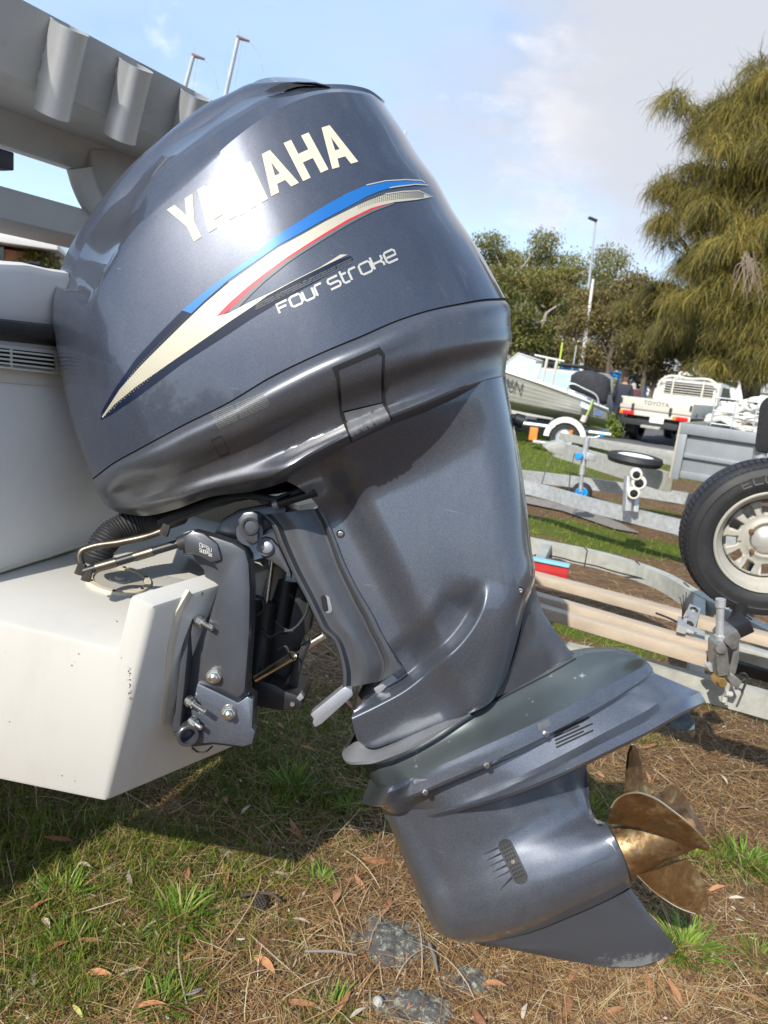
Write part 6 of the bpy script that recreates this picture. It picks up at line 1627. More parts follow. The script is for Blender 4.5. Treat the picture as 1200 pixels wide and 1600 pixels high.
# lettering on the tailgate
cu = bpy.data.curves.new('tailgate_lettering', 'FONT'); cu.body = 'TOYOTA'; cu.size = .15; cu.align_x = 'CENTER'; cu.extrude = .002; cu.space_character = 1.12
tob = bpy.data.objects.new('tailgate_lettering', cu); COL.objects.link(tob)
tme = bpy.data.meshes.new_from_object(tob); bpy.data.objects.remove(tob)
lt = link('tailgate_lettering', tme, mat('badge_dark', (.05, .05, .05), .5), tg); lt.data.materials.clear(); lt.data.materials.append(bpy.data.materials['badge_dark'])
tme.transform(Matrix.Translation((-.02, .044, 1.04)) @ Matrix.Rotation(pi, 4, 'Z') @ Matrix.Rotation(pi / 2, 4, 'X'))
bar = U.box('rear_bar', (0, -.02, .78), (1.86, .06, .10), MT['tray_cream'])
for x in (-.74, .68):
    l = U.box('tail_lamp', (x, .03, .78), (.30, .05, .105), MT['red_lamp'], None, .006)
    U.box('lamp_reverse', (x + .19, .03, .78), (.09, .05, .10), MT['amber'], l, .006)
pl = U.box('number_plate', (-.10, .02, .66), (.37, .02, .14), mat('plate_white', (.75, .75, .72), .4), None, .003)
cu = bpy.data.curves.new('plate_text', 'FONT'); cu.body = 'I 4 V P'; cu.size = .10; cu.align_x = 'CENTER'
tob = bpy.data.objects.new('plate_text', cu); COL.objects.link(tob); tme = bpy.data.meshes.new_from_object(tob); bpy.data.objects.remove(tob)
tme.transform(Matrix.Translation((-.10, .033, .625)) @ Matrix.Rotation(pi, 4, 'Z') @ Matrix.Rotation(pi / 2, 4, 'X'))
pt = link('plate_text', tme, None, pl); pt.data.materials.clear(); pt.data.materials.append(mat('plate_blue_grey', (.25, .28, .33), .5))
U.box('under_frame', (0, -.9, .66), (1.0, 1.6, .18), MT['dark'])
U.box('bumper', (.1, -.05, .55), (1.5, .12, .16), MT['dark'], None, .02)
U.box('tow_bar', (0, .06, .47), (.5, .18, .07), MT['galv_old'])
for x in (-.74, .74): U.box('mud_flap', (x, -.42, .45), (.30, .02, .42), MT['dark'])
for y in (-1.0, -3.95):
    for x, s_ in ((-.74, -1), (.74, 1)): U.wheel((x, y, .37), .37, .24, side=s_)
# headboard: hoop, window bars and mesh
hb_ = U.tube('headboard', smooth_path([(-.84, -2.36, .9), (-.84, -2.36, 1.35), (-.80, -2.36, 1.72), (-.66, -2.36, 1.84), (0, -2.36, 1.86), (.66, -2.36, 1.84), (.80, -2.36, 1.72), (.84, -2.36, 1.35), (.84, -2.36, .9)], 44), .035, MT['tray_cream'])
U.box('headboard_panel', (0, -2.37, 1.12), (1.68, .03, .50), MT['tray_cream'], hb_)
for x in (-.42, .42): U.tube('headboard_bar', [(x, -2.35, 1.35), (x, -2.35, 1.84)], .022, MT['tray_cream'], hb_)
for z in (1.40, 1.47, 1.54, 1.61, 1.68, 1.75): U.tube('headboard_bar', [(-.80, -2.35, z), (.80, -2.35, z)], .010, MT['tray_cream'], hb_, 6)
# cab
cabp = [(0, -2.45, .55), (0, -2.45, 1.30), (0, -2.55, 1.78), (0, -2.85, 1.84), (0, -3.55, 1.80), (0, -4.25, 1.25), (0, -5.0, 1.15), (0, -5.1, .9), (0, -5.1, .5)]
U.prism('cab', [(-.82, y, z) for _, y, z in cabp], (1.64, 0, 0), MT['car_white'], None, .05)
U.box('rear_window', (0, -2.475, 1.54), (1.36, .02, .36), MT['car_glass'], None, .0)
U.prism('side_window', [(.822, -2.75, 1.28), (.822, -2.80, 1.72), (.822, -3.5, 1.70), (.822, -4.0, 1.28)], (.006, 0, 0), MT['car_glass'], None, 0)
U.prism('side_window', [(-.828, -2.75, 1.28), (-.828, -2.80, 1.72), (-.828, -3.5, 1.70), (-.828, -4.0, 1.28)], (.006, 0, 0), MT['car_glass'], None, 0)
U.box('door_panel', (-.825, -3.3, .95), (.01, 1.1, .6), mat('dark_green_door', (.02, .03, .03), .3, coat=.5), None, .0)
for s_ in (-1, 1): U.box('wing_mirror', (s_ * .98, -3.75, 1.32), (.22, .08, .20), MT['dark'], None, .03)
U.tube('whip_aerial', [(.30, .0, 1.19), (.34, .02, 1.55)], .006, MT['dark'])

# ---- aluminium dinghy on its trailer
dx, dy = PZ(880, 700, 0)[:2]
d0 = np.array([dx, dy, 0])
din = thing('aluminium_dinghy', 'bare aluminium dinghy with faded strakes and a covered outboard, on a trailer', 'dinghy', (d0[0], d0[1], 0), radians(-14))
B = Local(din)
# hull: stations along x (stern at +x), near side is -y
def hull_pt(u, t, out=0.0):
    x = .75 - u * 4.6
    halfb = (.86 * (1 - max(0, (u - .55) / .45) ** 2.2)) * (.90 + .1 * min(1, u * 3)) + .01
    sheer = .95 + 1.30 * u - .45 * u * u
    keel = .54 + .30 * u + .36 * max(0, (u - .62) / .38) ** 2.2
    chine_b = halfb * (.78 - .25 * max(0, u - .5)); chine_z = keel + .20 + .22 * max(0, u - .4)
    if t < .35: f = t / .35; y = chine_b * f; z = keel + (chine_z - keel) * f
    else: f = (t - .35) / .65; y = chine_b + (halfb - chine_b) * f ** .8; z = chine_z + (sheer - chine_z) * f
    st_ = .010 * (abs((t * 9) % 1 - .5) < .16) + .022 * (t > .975) if out == 0 else out
    return x, y + st_ * .45, z
US = np.linspace(0, 1, 46); TS = sorted(set(np.round(np.concatenate([np.linspace(0, 1, 50), [.97, .98]]), 3)))
for nm, sgn in (('hull_side', -1), ('hull_side', 1)):
    V = [(x, sgn * y, z) for t in TS for (x, y, z) in [hull_pt(u, t) for u in US]]
    Fc = grid_faces(len(TS), len(US)); Fc = Fc if sgn < 0 else [f[::-1] for f in Fc]
    mesh(nm, V, Fc, mat('weathered_aluminium', (.52, .51, .47), .38, .35, vary=.18, vscale=2.5, stretch=(.5, 1, 5), dirt=.4, dirt_col=(.30, .26, .20), dscale=2.5) if 'weathered_aluminium' not in bpy.data.materials else bpy.data.materials['weathered_aluminium'], din, angle=30, local=True)
x0, yb, zb_ = hull_pt(0, 1)
B.prism('transom_plate', [(.75, -.76, .93), (.75, -.60, .72), (.75, 0, .54), (.75, .60, .72), (.75, .76, .93)], (.03, 0, 0), MT['alu_tube'], None, .005)
B.box('cockpit_sole', (-.6, 0, .86), (2.4, 1.0, .03), MT['alu_tube'])
tubepts = [(hull_pt(u, 1)[0], -hull_pt(u, 1)[1], hull_pt(u, 1)[2] + .01) for u in np.linspace(0, .97, 30)]
B.tube('gunwale', tubepts, .028, MT['alu_tube'])
B.tube('gunwale', [(x, -y, z) for x, y, z in tubepts], .028, MT['alu_tube'])
cov = MB()
prof_ = [(1.10, .30, 1.18, 1.62), (1.0, .27, 1.2, 1.78), (1.25, .3, 1.12, 1.86)]
secs = []
for i, (x, hw, hz, zz) in enumerate(((.62, .10, .18, 1.52), (.72, .20, .26, 1.55), (.95, .27, .34, 1.56), (1.2, .29, .38, 1.52), (1.45, .27, .40, 1.44), (1.62, .22, .40, 1.36), (1.70, .10, .3, 1.30))):
    secs.append([(x + .02 * sin(k * 2.3 + i), hw * np.sign(cos(a)) * abs(cos(a)) ** .8, zz + hz * np.sign(sin(a)) * abs(sin(a)) ** .8 + .012 * sin(5 * a + i)) for k, a in enumerate(np.linspace(0, 2 * pi, 25)[:-1])])
V = [((p[0] - 1.1) * .74 + .28, p[1] * .8, (p[2] - 1.5) * .72 + 1.40) for s_ in secs for p in s_]
Fc = [(i * 24 + k, i * 24 + (k + 1) % 24, (i + 1) * 24 + (k + 1) % 24, (i + 1) * 24 + k) for i in range(6) for k in range(24)] + [tuple(range(24)), tuple(range(6 * 24, 7 * 24))]
cv = mesh('motor_cover', V, Fc, mat('black_canvas', (.028, .028, .032), .85, vary=.3, bump=.3, bscale=12, bdist=.02), din, angle=60, local=True)
B.prism('windscreen', [(-.75, -.70, 1.36), (-1.5, -.62, 1.52), (-1.2, -.58, 1.85), (-.7, -.66, 1.74)], (0, .012, 0), mat('pale_perspex', (.45, .55, .55), .1, coat=.4), None, 0)
B.tube('windscreen_frame', [(-.74, -.70, 1.36), (-.68, -.66, 1.76), (-1.2, -.58, 1.87), (-1.52, -.62, 1.54)], .018, MT['white_gel'])
B.tube('grab_rail', smooth_path([(-.10, -.86, 1.18), (-.08, -.86, 1.36), (.25, -.85, 1.30), (.50, -.83, 1.18), (.56, -.82, 1.0)], 24), .016, MT['alu_tube'])
for x in (-.62, -.42): B.tube('rod_holder', [(x, -.80, 1.28), (x + .03, -.80, 1.84)], .028, MT['white_gel'])
B.tube('cross_bar', [(-.85, -.80, 1.86), (-.25, -.80, 1.80)], .022, MT['white_gel'])
cu = bpy.data.curves.new('hull_number', 'FONT'); cu.body = '546N'; cu.size = .26; cu.extrude = .002; cu.space_character = .9
tob = bpy.data.objects.new('hull_number', cu); COL.objects.link(tob); tme = bpy.data.meshes.new_from_object(tob); bpy.data.objects.remove(tob)
nx = -1.52
tme.transform(Matrix.Translation((nx - .02, -.872, 1.22)) @ Matrix.Rotation(radians(13), 4, 'Y') @ Matrix.Rotation(pi / 2, 4, 'X'))
hn = link('hull_number', tme, None, din); hn.data.materials.clear(); hn.data.materials.append(bpy.data.materials['badge_dark'])
B.prism('maker_decal', [(.20, -.845, .95), (.21, -.85, 1.06), (.42, -.83, .99), (.41, -.82, .89)], (0, -.02, 0), mat('pale_blue_decal', (.55, .62, .72), .4), None, 0)
B.prism('maker_decal', [(.50, -.80, .84), (.51, -.81, .93), (.66, -.80, .88), (.65, -.79, .80)], (0, -.02, 0), mat('blue_decal', (.10, .17, .38), .4), None, 0)
B.tube('tie_strap', [(.42, -.90, 1.12), (.40, -.90, .95), (.34, -.84, .72), (.25, -.6, .48)], .022, mat('green_strap', (.42, .50, .16), .7))
B.tube('fender', [(.33, -.90, .78), (.30, -.90, .66)], .06, mat('pink_fender', (.62, .50, .50), .6))
# its trailer
dt = thing('dinghy_trailer', 'trailer with round white mudguards under the aluminium dinghy', 'trailer', (d0[0], d0[1], 0), radians(-14))
T = Local(dt)
for s_ in (-1, 1):
    T.tube('frame_rail', [(.9, s_ * .55, .45), (-1.5, s_ * .5, .45), (-4.2, s_ * .05, .45)], .045, MT['galv'])
    mb = MB(); n_ = 14
    for i in range(n_):
        a, b_ = pi * i / n_, pi * (i + 1) / n_
        q = [(.42 * cos(t_) * r_, s_ * .98 + w_, .30 + .42 * sin(t_) * r_) for (t_, r_) in ((a, 1), (b_, 1)) for w_ in (-.12, .12)]
        mb.add(q + [(x * .74, y, .30 + (z - .30) * .74) for x, y, z in q], [(0, 1, 3, 2), (4, 6, 7, 5), (0, 4, 5, 1), (2, 3, 7, 6), (0, 2, 6, 4), (1, 5, 7, 3)])
    mb.build('mudguard', MT['car_white'], dt, local=True)
    mb = MB(); c = (0, s_ * .98, .30); mb.disc_lathe(c, (0, s_, 0), [(-.08, .2), (-.08, .28), (-.05, .30), (.05, .30), (.08, .28), (.08, .2), (.06, .18)], 30); wo = mb.build('wheel', MT['rubber'], dt, local=True)
    mb = MB(); mb.disc_lathe(c, (0, s_, 0), [(.07, .2), (.05, .17), (.02, .14), (.06, .06), (.09, .05), (.09, .0001)], 24); mb.build('rim', MT['galv'], wo, local=True)
T.tube('axle', [(0, -.95, .30), (0, .95, .30)], .03, MT['dark'])
T.box('lamp_board', (-.62, -1.05, .30), (.16, .03, .26), mat('orange_reflector', (.80, .22, .04), .4), None, .004)
T.box('step_plate', (-.15, -1.12, .16), (.9, .25, .05), MT['galv'], None, .01)
T.tube('side_light', [(.10, -1.12, .34), (.12, -1.12, .48)], .035, MT['amber'])
T.box('tarp', (-.5, -.1, .50), (.7, .2, .06), mat('blue_tarp', (.015, .05, .16), .6), None, .03)

# ---- white wagon beyond the dinghy
wx, wy = P(872, 600, 19.8)[:2]
wag = thing('wagon', 'white wagon with a black roof rack, half hidden behind the aluminium dinghy', 'car', (wx, wy, 0), radians(57))
C = Local(wag)
wp_ = [(-2.3, .45), (-2.35, .8), (-2.25, 1.02), (-1.2, 1.12), (-.55, 1.62), (-.2, 1.72), (1.5, 1.74), (1.95, 1.66), (2.25, 1.1), (2.3, .8), (2.25, .45)]
C.prism('body', [(x, -.9, z) for x, z in wp_], (0, 1.8, 0), MT['car_white'], None, .07)
for y in (-.905, .9):
    C.prism('window', [(-.95, y, 1.16), (-.42, y, 1.58), (-.1, y, 1.62), (-.1, y, 1.14)], (0, .006, 0), MT['car_glass'], None, 0)
    C.prism('window', [(0, y, 1.14), (0, y, 1.62), (.85, y, 1.62), (.85, y, 1.14)], (0, .006, 0), MT['car_glass'], None, 0)
    C.prism('window', [(.95, y, 1.14), (.95, y, 1.62), (1.6, y, 1.60), (1.95, y, 1.16)], (0, .006, 0), MT['car_glass'], None, 0)
C.prism('windscreen', [(-1.17, -.78, 1.15), (-1.17, .78, 1.15), (-.58, .7, 1.62), (-.58, -.7, 1.62)], (-.012, 0, .01), mat('pale_windscreen', (.35, .45, .45), .08, coat=.5), None, 0)
C.box('roof_rack', (.75, 0, 1.83), (2.3, 1.3, .06), MT['black'], None, .02)
for x in (-1.5, 1.45):
    for y, s_ in ((-.82, -1), (.82, 1)):
        mb = MB(); mb.disc_lathe((x, y, .35), (0, s_, 0), [(-.1, .2), (-.1, .33), (.0, .35), (.1, .33), (.1, .22), (.06, .2), (.06, .0001)], 26); mb.build('wheel', MT['rubber'], wag, local=True)

# ---- parked cars farther off
def far_car(px, py, rz, label, m, L=4.3):
    x, y = PZ(px, py, 0)[:2]
    t = thing('parked_car', label, 'car', (x, y, 0), rz); q = Local(t); k = L / 4.4
    pf = [(-2.2, .4), (-2.2, .75), (-1.2, .95), (-.5, 1.4), (.9, 1.45), (1.7, 1.0), (2.2, .92), (2.2, .4)]
    q.prism('body', [(a * k, -.85, z) for a, z in pf], (0, 1.7, 0), m, None, .08)
    for yy in (-.855, .85): q.prism('window', [(-.95 * k, yy, .98), (-.42 * k, yy, 1.34), (.8 * k, yy, 1.38), (1.4 * k, yy, 1.0)], (0, .005, 0), MT['car_glass'], None, 0)
    q.prism('windscreen', [(-1.14 * k, -.7, .99), (-1.14 * k, .7, .99), (-.56 * k, .62, 1.37), (-.56 * k, -.62, 1.37)], (-.02, 0, .01), MT['car_glass'], None, 0)
    for xx in (-1.35 * k, 1.35 * k):
        for yy, s_ in ((-.78, -1), (.78, 1)):
            mb = MB(); mb.disc_lathe((xx, yy, .31), (0, s_, 0), [(-.1, .2), (-.1, .29), (0, .31), (.1, .29), (.1, .2), (.08, .18), (.08, .0001)], 20); mb.build('wheel', MT['rubber'], t, local=True)
blue_car = mat('blue_car_paint', (.10, .20, .38), .3, .3, coat=.8)
silver_car = mat('silver_car_paint', (.45, .48, .52), .3, .5, coat=.8)
far_car(816, 566, radians(-40), 'small silver blue car parked far off behind the motor cowl', silver_car)
far_car(978, 618, radians(20), 'pale car parked behind the two people', MT['car_white'])
far_car(1022, 619, radians(-60), 'dark blue car parked left of the utility headboard', blue_car)
far_car(935, 608, radians(10), 'blue car under the blue shelter', blue_car)
far_car(1128, 622, radians(0), 'white car parked under the big tree on the right', MT['car_white'])

# ---- two people standing behind the utility
skin = mat('skin', (.45, .26, .19), .5, vary=.1)
def person(px, py, Yd, H, face, label, coatm, hairm, legm, hood=None, bend=0.0):
    f = P(px, py, Yd); x, y = f[0], f[1]
    t = thing('person', label, 'person', (x, y, 0), face)
    me = bpy.data.meshes.new('body'); k = H / 1.75
    vs = [(0, 0, .95), (0, .01, 1.15), (0, .03 + bend * .4, 1.38), (0, .04 + bend * .7, 1.50), (0, .06 + bend, 1.60), (0, .06 + bend * 1.1, 1.70),
          (-.10, 0, .88), (-.11, .03, .50), (-.11, -.02, .08), (-.11, .12, .03), (.10, 0, .88), (.11, -.03, .50), (.11, -.06, .08), (.11, .08, .03),
          (-.18, .03 + bend * .5, 1.43), (-.24, .02 + bend * .6, 1.15), (-.20, .16 + bend * .6, .95), (.18, .03 + bend * .5, 1.43), (.24, .02 + bend * .6, 1.15), (.20, .16 + bend * .6, .95)]
    es = [(0, 1), (1, 2), (2, 3), (3, 4), (4, 5), (0, 6), (6, 7), (7, 8), (8, 9), (0, 10), (10, 11), (11, 12), (12, 13), (2, 14), (14, 15), (15, 16), (2, 17), (17, 18), (18, 19)]
    rs = [.15, .15, .17, .06, .085, .095, .10, .075, .05, .04, .10, .075, .05, .04, .085, .06, .04, .085, .06, .04]
    me.from_pydata([tuple(np.array(v) * k) for v in vs], es, []); me.update()
    o = bpy.data.objects.new('body', me); COL.objects.link(o); o.parent = t
    md = o.modifiers.new('skin', 'SKIN'); 
    for i, sv in enumerate(me.skin_vertices[0].data): sv.radius = (rs[i] * k * (1.25 if i in (1, 2) else 1), rs[i] * k); sv.use_root = (i == 0)
    o.modifiers.new('sub', 'SUBSURF').render_levels = 2; o.modifiers['sub'].levels = 2
    dg = bpy.context.evaluated_depsgraph_get(); m2 = bpy.data.meshes.new_from_object(o.evaluated_get(dg)); o.modifiers.clear(); o.data = m2
    m2.materials.clear()
    for mm in (coatm, legm, skin, hairm): m2.materials.append(mm)
    for p in m2.polygons:
        c = p.center; p.use_smooth = True
        p.material_index = 1 if c.z < .90 * k else (2 if c.z > 1.50 * k else 0)
        if c.z > 1.56 * k and (c.y < (.06 + bend) * k or c.z > 1.72 * k): p.material_index = 3
    return t
navy_coat = mat('navy_jacket', (.018, .022, .035), .8); maroon = mat('maroon_jacket', (.10, .035, .045), .8); jeans = mat('dark_trousers', (.03, .035, .05), .8)
grey_hair = mat('grey_hair', (.35, .32, .29), .8); dark_hair = mat('brown_hair', (.10, .06, .04), .8)
person(969, 640, 20.5, 1.76, radians(-20), 'person in a dark navy jacket standing behind the utility', navy_coat, dark_hair, jeans)
person(990, 640, 21.0, 1.62, radians(30), 'person with grey hair in a maroon jacket bending forward behind the utility', maroon, grey_hair, jeans, bend=.12)

# ================================================================== TREES
bark = mat('grey_brown_bark', (.13, .10, .08), .9, vary=.35, vscale=6, stretch=(4, 4, .6), bump=.6, bscale=14, bdist=.03)
bark_pale = mat('pale_gum_bark', (.34, .28, .23), .8, vary=.3, vscale=4, stretch=(3, 3, .6), bump=.4, bscale=12, bdist=.02)
MT['gum_leaf'] = tint_mat('gum_leaf', .5, .3)
MT['sheoak'] = tint_mat('sheoak_strand', .6, .35)
def limb(mb, p0, p1, r0, r1, sag=.0, n=8):
    p0, p1 = np.array(p0, float), np.array(p1, float); pts = []
    for t in np.linspace(0, 1, n):
        q = p0 + (p1 - p0) * t; q[2] += sag * sin(pi * t); q[:2] += np.array([sin(t * 5 + p0[0]), cos(t * 4 + p0[1])]) * .06 * np.linalg.norm(p1 - p0) * t * (1 - t) * 2; pts.append(q)
    mb.tube(pts, list(np.linspace(r0, r1, n)), 8)
def leaf_cards(name, c, rad, n, L, Wd, cols, m, parent, hang=.7, shell=.55):
    """many small leaf faces spread through clump volumes c[i], rad[i]"""
    c = np.asarray(c); rad = np.asarray(rad); 
    pr = (rad.prod(1)) ** .62; pr /= pr.sum()
    k = rng.choice(len(c), n, p=pr)
    d = rng.normal(size=(n, 3)); d /= np.linalg.norm(d, axis=1, keepdims=True)
    r = shell + (1 - shell) * rng.random((n, 1)); r = np.where(rng.random((n, 1)) < .25, rng.random((n, 1)) ** .5, r)
    r = r * (1 + .18 * rng.normal(size=(n, 1)))
    pos = c[k] + d * rad[k] * r
    dirn = rng.normal(size=(n, 3)); dirn[:, 2] -= hang * 2; dirn /= np.linalg.norm(dirn, axis=1, keepdims=True)
    side = np.cross(dirn, rng.normal(size=(n, 3))); side /= np.linalg.norm(side, axis=1, keepdims=True)
    Ls = L * (.6 + .8 * rng.random((n, 1))); Ws = Wd * (.6 + .8 * rng.random((n, 1)))
    V = np.stack([pos, pos + dirn * Ls * .5 + side * Ws * .5, pos + dirn * Ls, pos + dirn * Ls * .5 - side * Ws * .5], 1).reshape(-1, 3)
    Fc = (np.arange(n)[:, None] * 4 + np.arange(4)[None])
    cc = pal(n, cols, .25) * (0.85 + .3 * rng.random((len(c), 1)))[k]
    return bulk(name, V, Fc, m, np.repeat(cc, 4, 0), parent, kind=None)
def gum(px, pbase, ptop, Yd, spread, label, cols, seed, nleaf=14000, lean=0.0, clumps=20, low=.30, thin=1.0, barkm=None, leafL=.22):
    r_ = random.Random(seed)
    b = P(px, pbase, Yd); base = np.array([b[0], b[1], 0.0]); top = P(px + lean, ptop, Yd)[2]
    t = thing('gum_tree', label, 'tree', tuple(base), 0, 'gum trees beyond the lane')
    mb = MB(); C_, R_ = [], []
    nst = 2 + seed % 3
    for s_ in range(nst):
        a = 2 * pi * s_ / nst + r_.random(); h = top * r_.uniform(.55, .75); q = base + np.array([cos(a) * spread * .35, sin(a) * spread * .3, h])
        limb(mb, base + np.array([cos(a) * .15, sin(a) * .15, -.1]), q, .20 * thin, .07, .2)
        for j in range(clumps // nst):
            f = r_.uniform(.45, 1.0); e = base + (q - base) * f
            o = np.array([r_.gauss(0, 1) * spread * .45, r_.gauss(0, 1) * spread * .38, r_.uniform(-.08, .42) * top * (1.1 - .3 * f)])
            tip = e + o; tip[2] = min(max(tip[2], top * low), top * r_.uniform(.84, .97))
            limb(mb, e, tip, .055 * thin, .015, .15, 6)
            sz = r_.uniform(.14, .27) * spread + .40; C_.append(tip); R_.append((sz, sz, sz * r_.uniform(.5, .75)))
    mb.build('trunk', barkm or bark_pale, t)
    leaf_cards('crown', C_, R_, nleaf, leafL, leafL * .34, cols, MT['gum_leaf'], t, .5)
OL = [(.19, .19, .045), (.24, .225, .055), (.14, .145, .04), (.29, .26, .075), (.20, .175, .07)]
OB = [(.165, .135, .045), (.21, .165, .06), (.12, .10, .038), (.24, .195, .07)]
gum(800, 560, 362, 46, 3.6, 'tall olive gum tree nearest the back of the motor cowl', OL, 3, 34000, clumps=36)
gum(760, 560, 385, 52, 3.2, 'gum tree mostly hidden behind the motor cowl', OL, 4, 18000)
gum(868, 570, 405, 50, 3.0, 'darker gum tree just left of the tall lamp post', [(.14, .15, .05), (.18, .18, .06), (.10, .11, .04), (.22, .21, .08)], 5, 26000, clumps=30)
gum(900, 575, 430, 44, 1.9, 'thin gum tree right behind the white mast', OB, 6, 13000)
gum(822, 575, 430, 34, 1.7, 'low bright green gum crown in front of the tall gum tree', [(.13, .135, .03), (.16, .155, .04), (.10, .11, .03)], 8, 9000, low=.5)
gum(968, 605, 418, 30, 2.1, 'brown green gum with a forked trunk between the lamp post and the big sheoak', OB, 7, 24000, clumps=26, thin=.8, barkm=bark, leafL=.18)
gum(1012, 610, 470, 27, 1.2, 'small bare stemmed tree behind the utility headboard', OB, 9, 3500, thin=.5, barkm=bark, leafL=.16, low=.45)
# ---- drooping sheoaks on the right
def sheoak(label, base, stems, clumps, n, L, cols, barkr=.22, width=.007, name='sheoak_tree', dead=None):
    t = thing(name, label, 'tree', tuple(base)); mb = MB()
    for (p1, r0) in stems: limb(mb, base + np.array([random.uniform(-.2, .2), random.uniform(-.2, .2), -.1]), p1, r0, r0 * .35, .2, 10)
    for c, r in clumps:
        s_ = min(stems, key=lambda q: np.linalg.norm(np.array(q[0]) - c)); limb(mb, base + (np.array(s_[0]) - base) * .72, c, .05, .015, .3, 7)
    mb.build('trunk', bark, t)
    c = np.array([q[0] for q in clumps]); rad = np.array([q[1] for q in clumps])
    pr = rad.prod(1) ** .6; pr /= pr.sum(); k = rng.choice(len(c), n, p=pr)
    d = rng.normal(size=(n, 3)); d /= np.linalg.norm(d, axis=1, keepdims=True); d[:, 2] = np.abs(d[:, 2]) * np.where(rng.random(n) < .75, 1, -1)
    r = .35 + .65 * rng.random((n, 1)) ** .5
    pos = c[k] + d * rad[k] * r
    segs = 4; out = d * np.array([1, 1, .25]); 
    Ls = L * (.55 + .8 * rng.random((n, 1)))
    pts = [pos]; hang = np.where(rng.random((n, 1)) < .12, -.1, .7 + 1.1 * rng.random((n, 1))); tw = rng.normal(size=(n, 3))
    for q in range(segs):
        f = (q + 1) / segs
        v = out * (1.15 - f) * .9 + np.array([0, 0, -1.0]) * (f * hang) + tw * .35 + rng.normal(size=(n, 3)) * .16
        v /= np.linalg.norm(v, axis=1, keepdims=True); pts.append(pts[-1] + v * Ls / segs)
    vd = pos - CAMP; vd /= np.linalg.norm(vd, axis=1, keepdims=True)
    side = np.cross(vd + rng.normal(size=(n, 3)) * .6, np.array([0, 0, 1.])); side /= np.linalg.norm(side, axis=1, keepdims=True)
    V = np.stack([p_ + s_ * side * width * (1 - .75 * i / segs) for i, p_ in enumerate(pts) for s_ in (-1, 1)], 1)
    nv = 2 * (segs + 1); q = np.array([[2 * i, 2 * i + 1, 2 * i + 3, 2 * i + 2] for i in range(segs)])
    Fc = (np.arange(n)[:, None, None] * nv + q[None]).reshape(-1, 4)
    cc = pal(n, cols, .25) * (0.8 + .4 * rng.random((len(c), 1)))[k]
    bulk('crown', V.reshape(-1, 3), Fc, MT['sheoak'], np.repeat(cc, nv, 0), t, kind=None)
    return t
SO = [(.22, .18, .034), (.28, .225, .044), (.13, .125, .038), (.34, .27, .06), (.16, .15, .05), (.24, .18, .036), (.10, .098, .036)]
SG = [(.15, .145, .055), (.19, .17, .06), (.11, .11, .05), (.23, .19, .06)]
Yt = 15.5
def cl(px, py, rx, rz, Y=Yt, ry=None):
    Y = Y * 1.38
    s_ = Y / FPX; return (P(px, py, Y), (rx * s_, (ry or rx) * s_, rz * s_))
b0_ = np.array(PZ(1165, 640, 0)); sB = np.array([P(1192, 628, 23.5)[0], 23.5, 0])
big = [cl(1180, 150, 50, 34, 17), cl(1130, 160, 36, 30, 17), cl(1200, 210, 70, 40, 16.4), cl(1120, 215, 50, 40, 17), cl(1160, 270, 60, 45, 16), cl(1075, 290, 44, 34, 17.5), cl(1040, 300, 20, 26, 17.5), cl(1105, 330, 50, 40, 16.6), cl(1055, 352, 30, 26, 17.4), cl(1180, 340, 60, 45, 15.6), cl(1150, 400, 60, 45, 15.6), cl(1120, 450, 40, 36, 15.8), cl(1200, 430, 60, 50, 15.0), cl(1230, 300, 80, 60, 16), cl(1260, 420, 80, 60, 16), cl(1260, 180, 70, 60, 17), cl(1195, 500, 50, 36, 15.2), cl(1150, 500, 36, 30, 15.6), cl(1085, 400, 34, 40, 16.8), cl(1195, 560, 40, 26, 15.2), cl(1150, 550, 34, 22, 15.6), cl(1235, 540, 60, 40, 15), cl(1110, 560, 26, 18, 16.4)]
def breakup(cs, per, seed, lo=.26, hi=.5):
    q = random.Random(seed); out = []
    for c, r in cs:
        for _ in range(per):
            d = np.array([q.gauss(0, .55), q.gauss(0, .5), q.gauss(0, .6)]); k = q.uniform(lo, hi)
            out.append((c + d * np.array(r) * 1.0, tuple(np.array(r) * k * np.array([1, 1, .8]))))
    return out
big = breakup(big, 7, 2); 
sheoak('tall drooping olive sheoak filling the right edge of the picture', sB, [(P(1150, 420, 23.5), .15), (P(1190, 330, 23.5), .18), (P(1110, 430, 24), .10), (P(1230, 300, 23.5), .16), (P(1170, 480, 22.7), .10)], big, 60000, .66, SO, width=.0105)
sB2 = np.array([P(1145, 618, 27)[0], 27.0, 0])
low_ = [cl(1040, 480, 40, 34, 20), cl(1080, 470, 40, 36, 19.5), cl(1010, 490, 26, 26, 20.5), cl(1100, 510, 44, 34, 19), cl(1060, 520, 44, 28, 19.4), cl(1130, 540, 40, 28, 18.6), cl(1025, 525, 26, 20, 20)]
sheoak('lower rounded sheoak with arching trunk behind the utility cab', sB2, [(P(1060, 545, 27), .10), (P(1095, 540, 26.5), .12), (P(1130, 560, 26), .12)], breakup(low_, 6, 5), 26000, .66, SG + SO[:3], width=.0115)
# bare dead sprays hanging in the big crown, part of it by colour only
dd = thing('dead_branch', 'pale dead spray of twigs hanging in the big sheoak', 'branch', tuple(P(1165, 420, 20)))
mb = MB(); r3 = random.Random(3)
for k in range(26):
    a = P(1178 - r3.random() * 20, 392 + r3.random() * 20, 19.6); e = P(1140 + r3.random() * 55, 430 + r3.random() * 45, 19.5)
    mb.tube(smooth_path([a, (a + e) / 2 + np.array([r3.uniform(-.1, .1), 0, .12]), e], 7), [.010, .009, .008, .007, .006, .005, .004], 4)
o = mb.build('twigs', mat('dead_twig', (.26, .20, .145), .8), dd); o['kind'] = 'stuff'

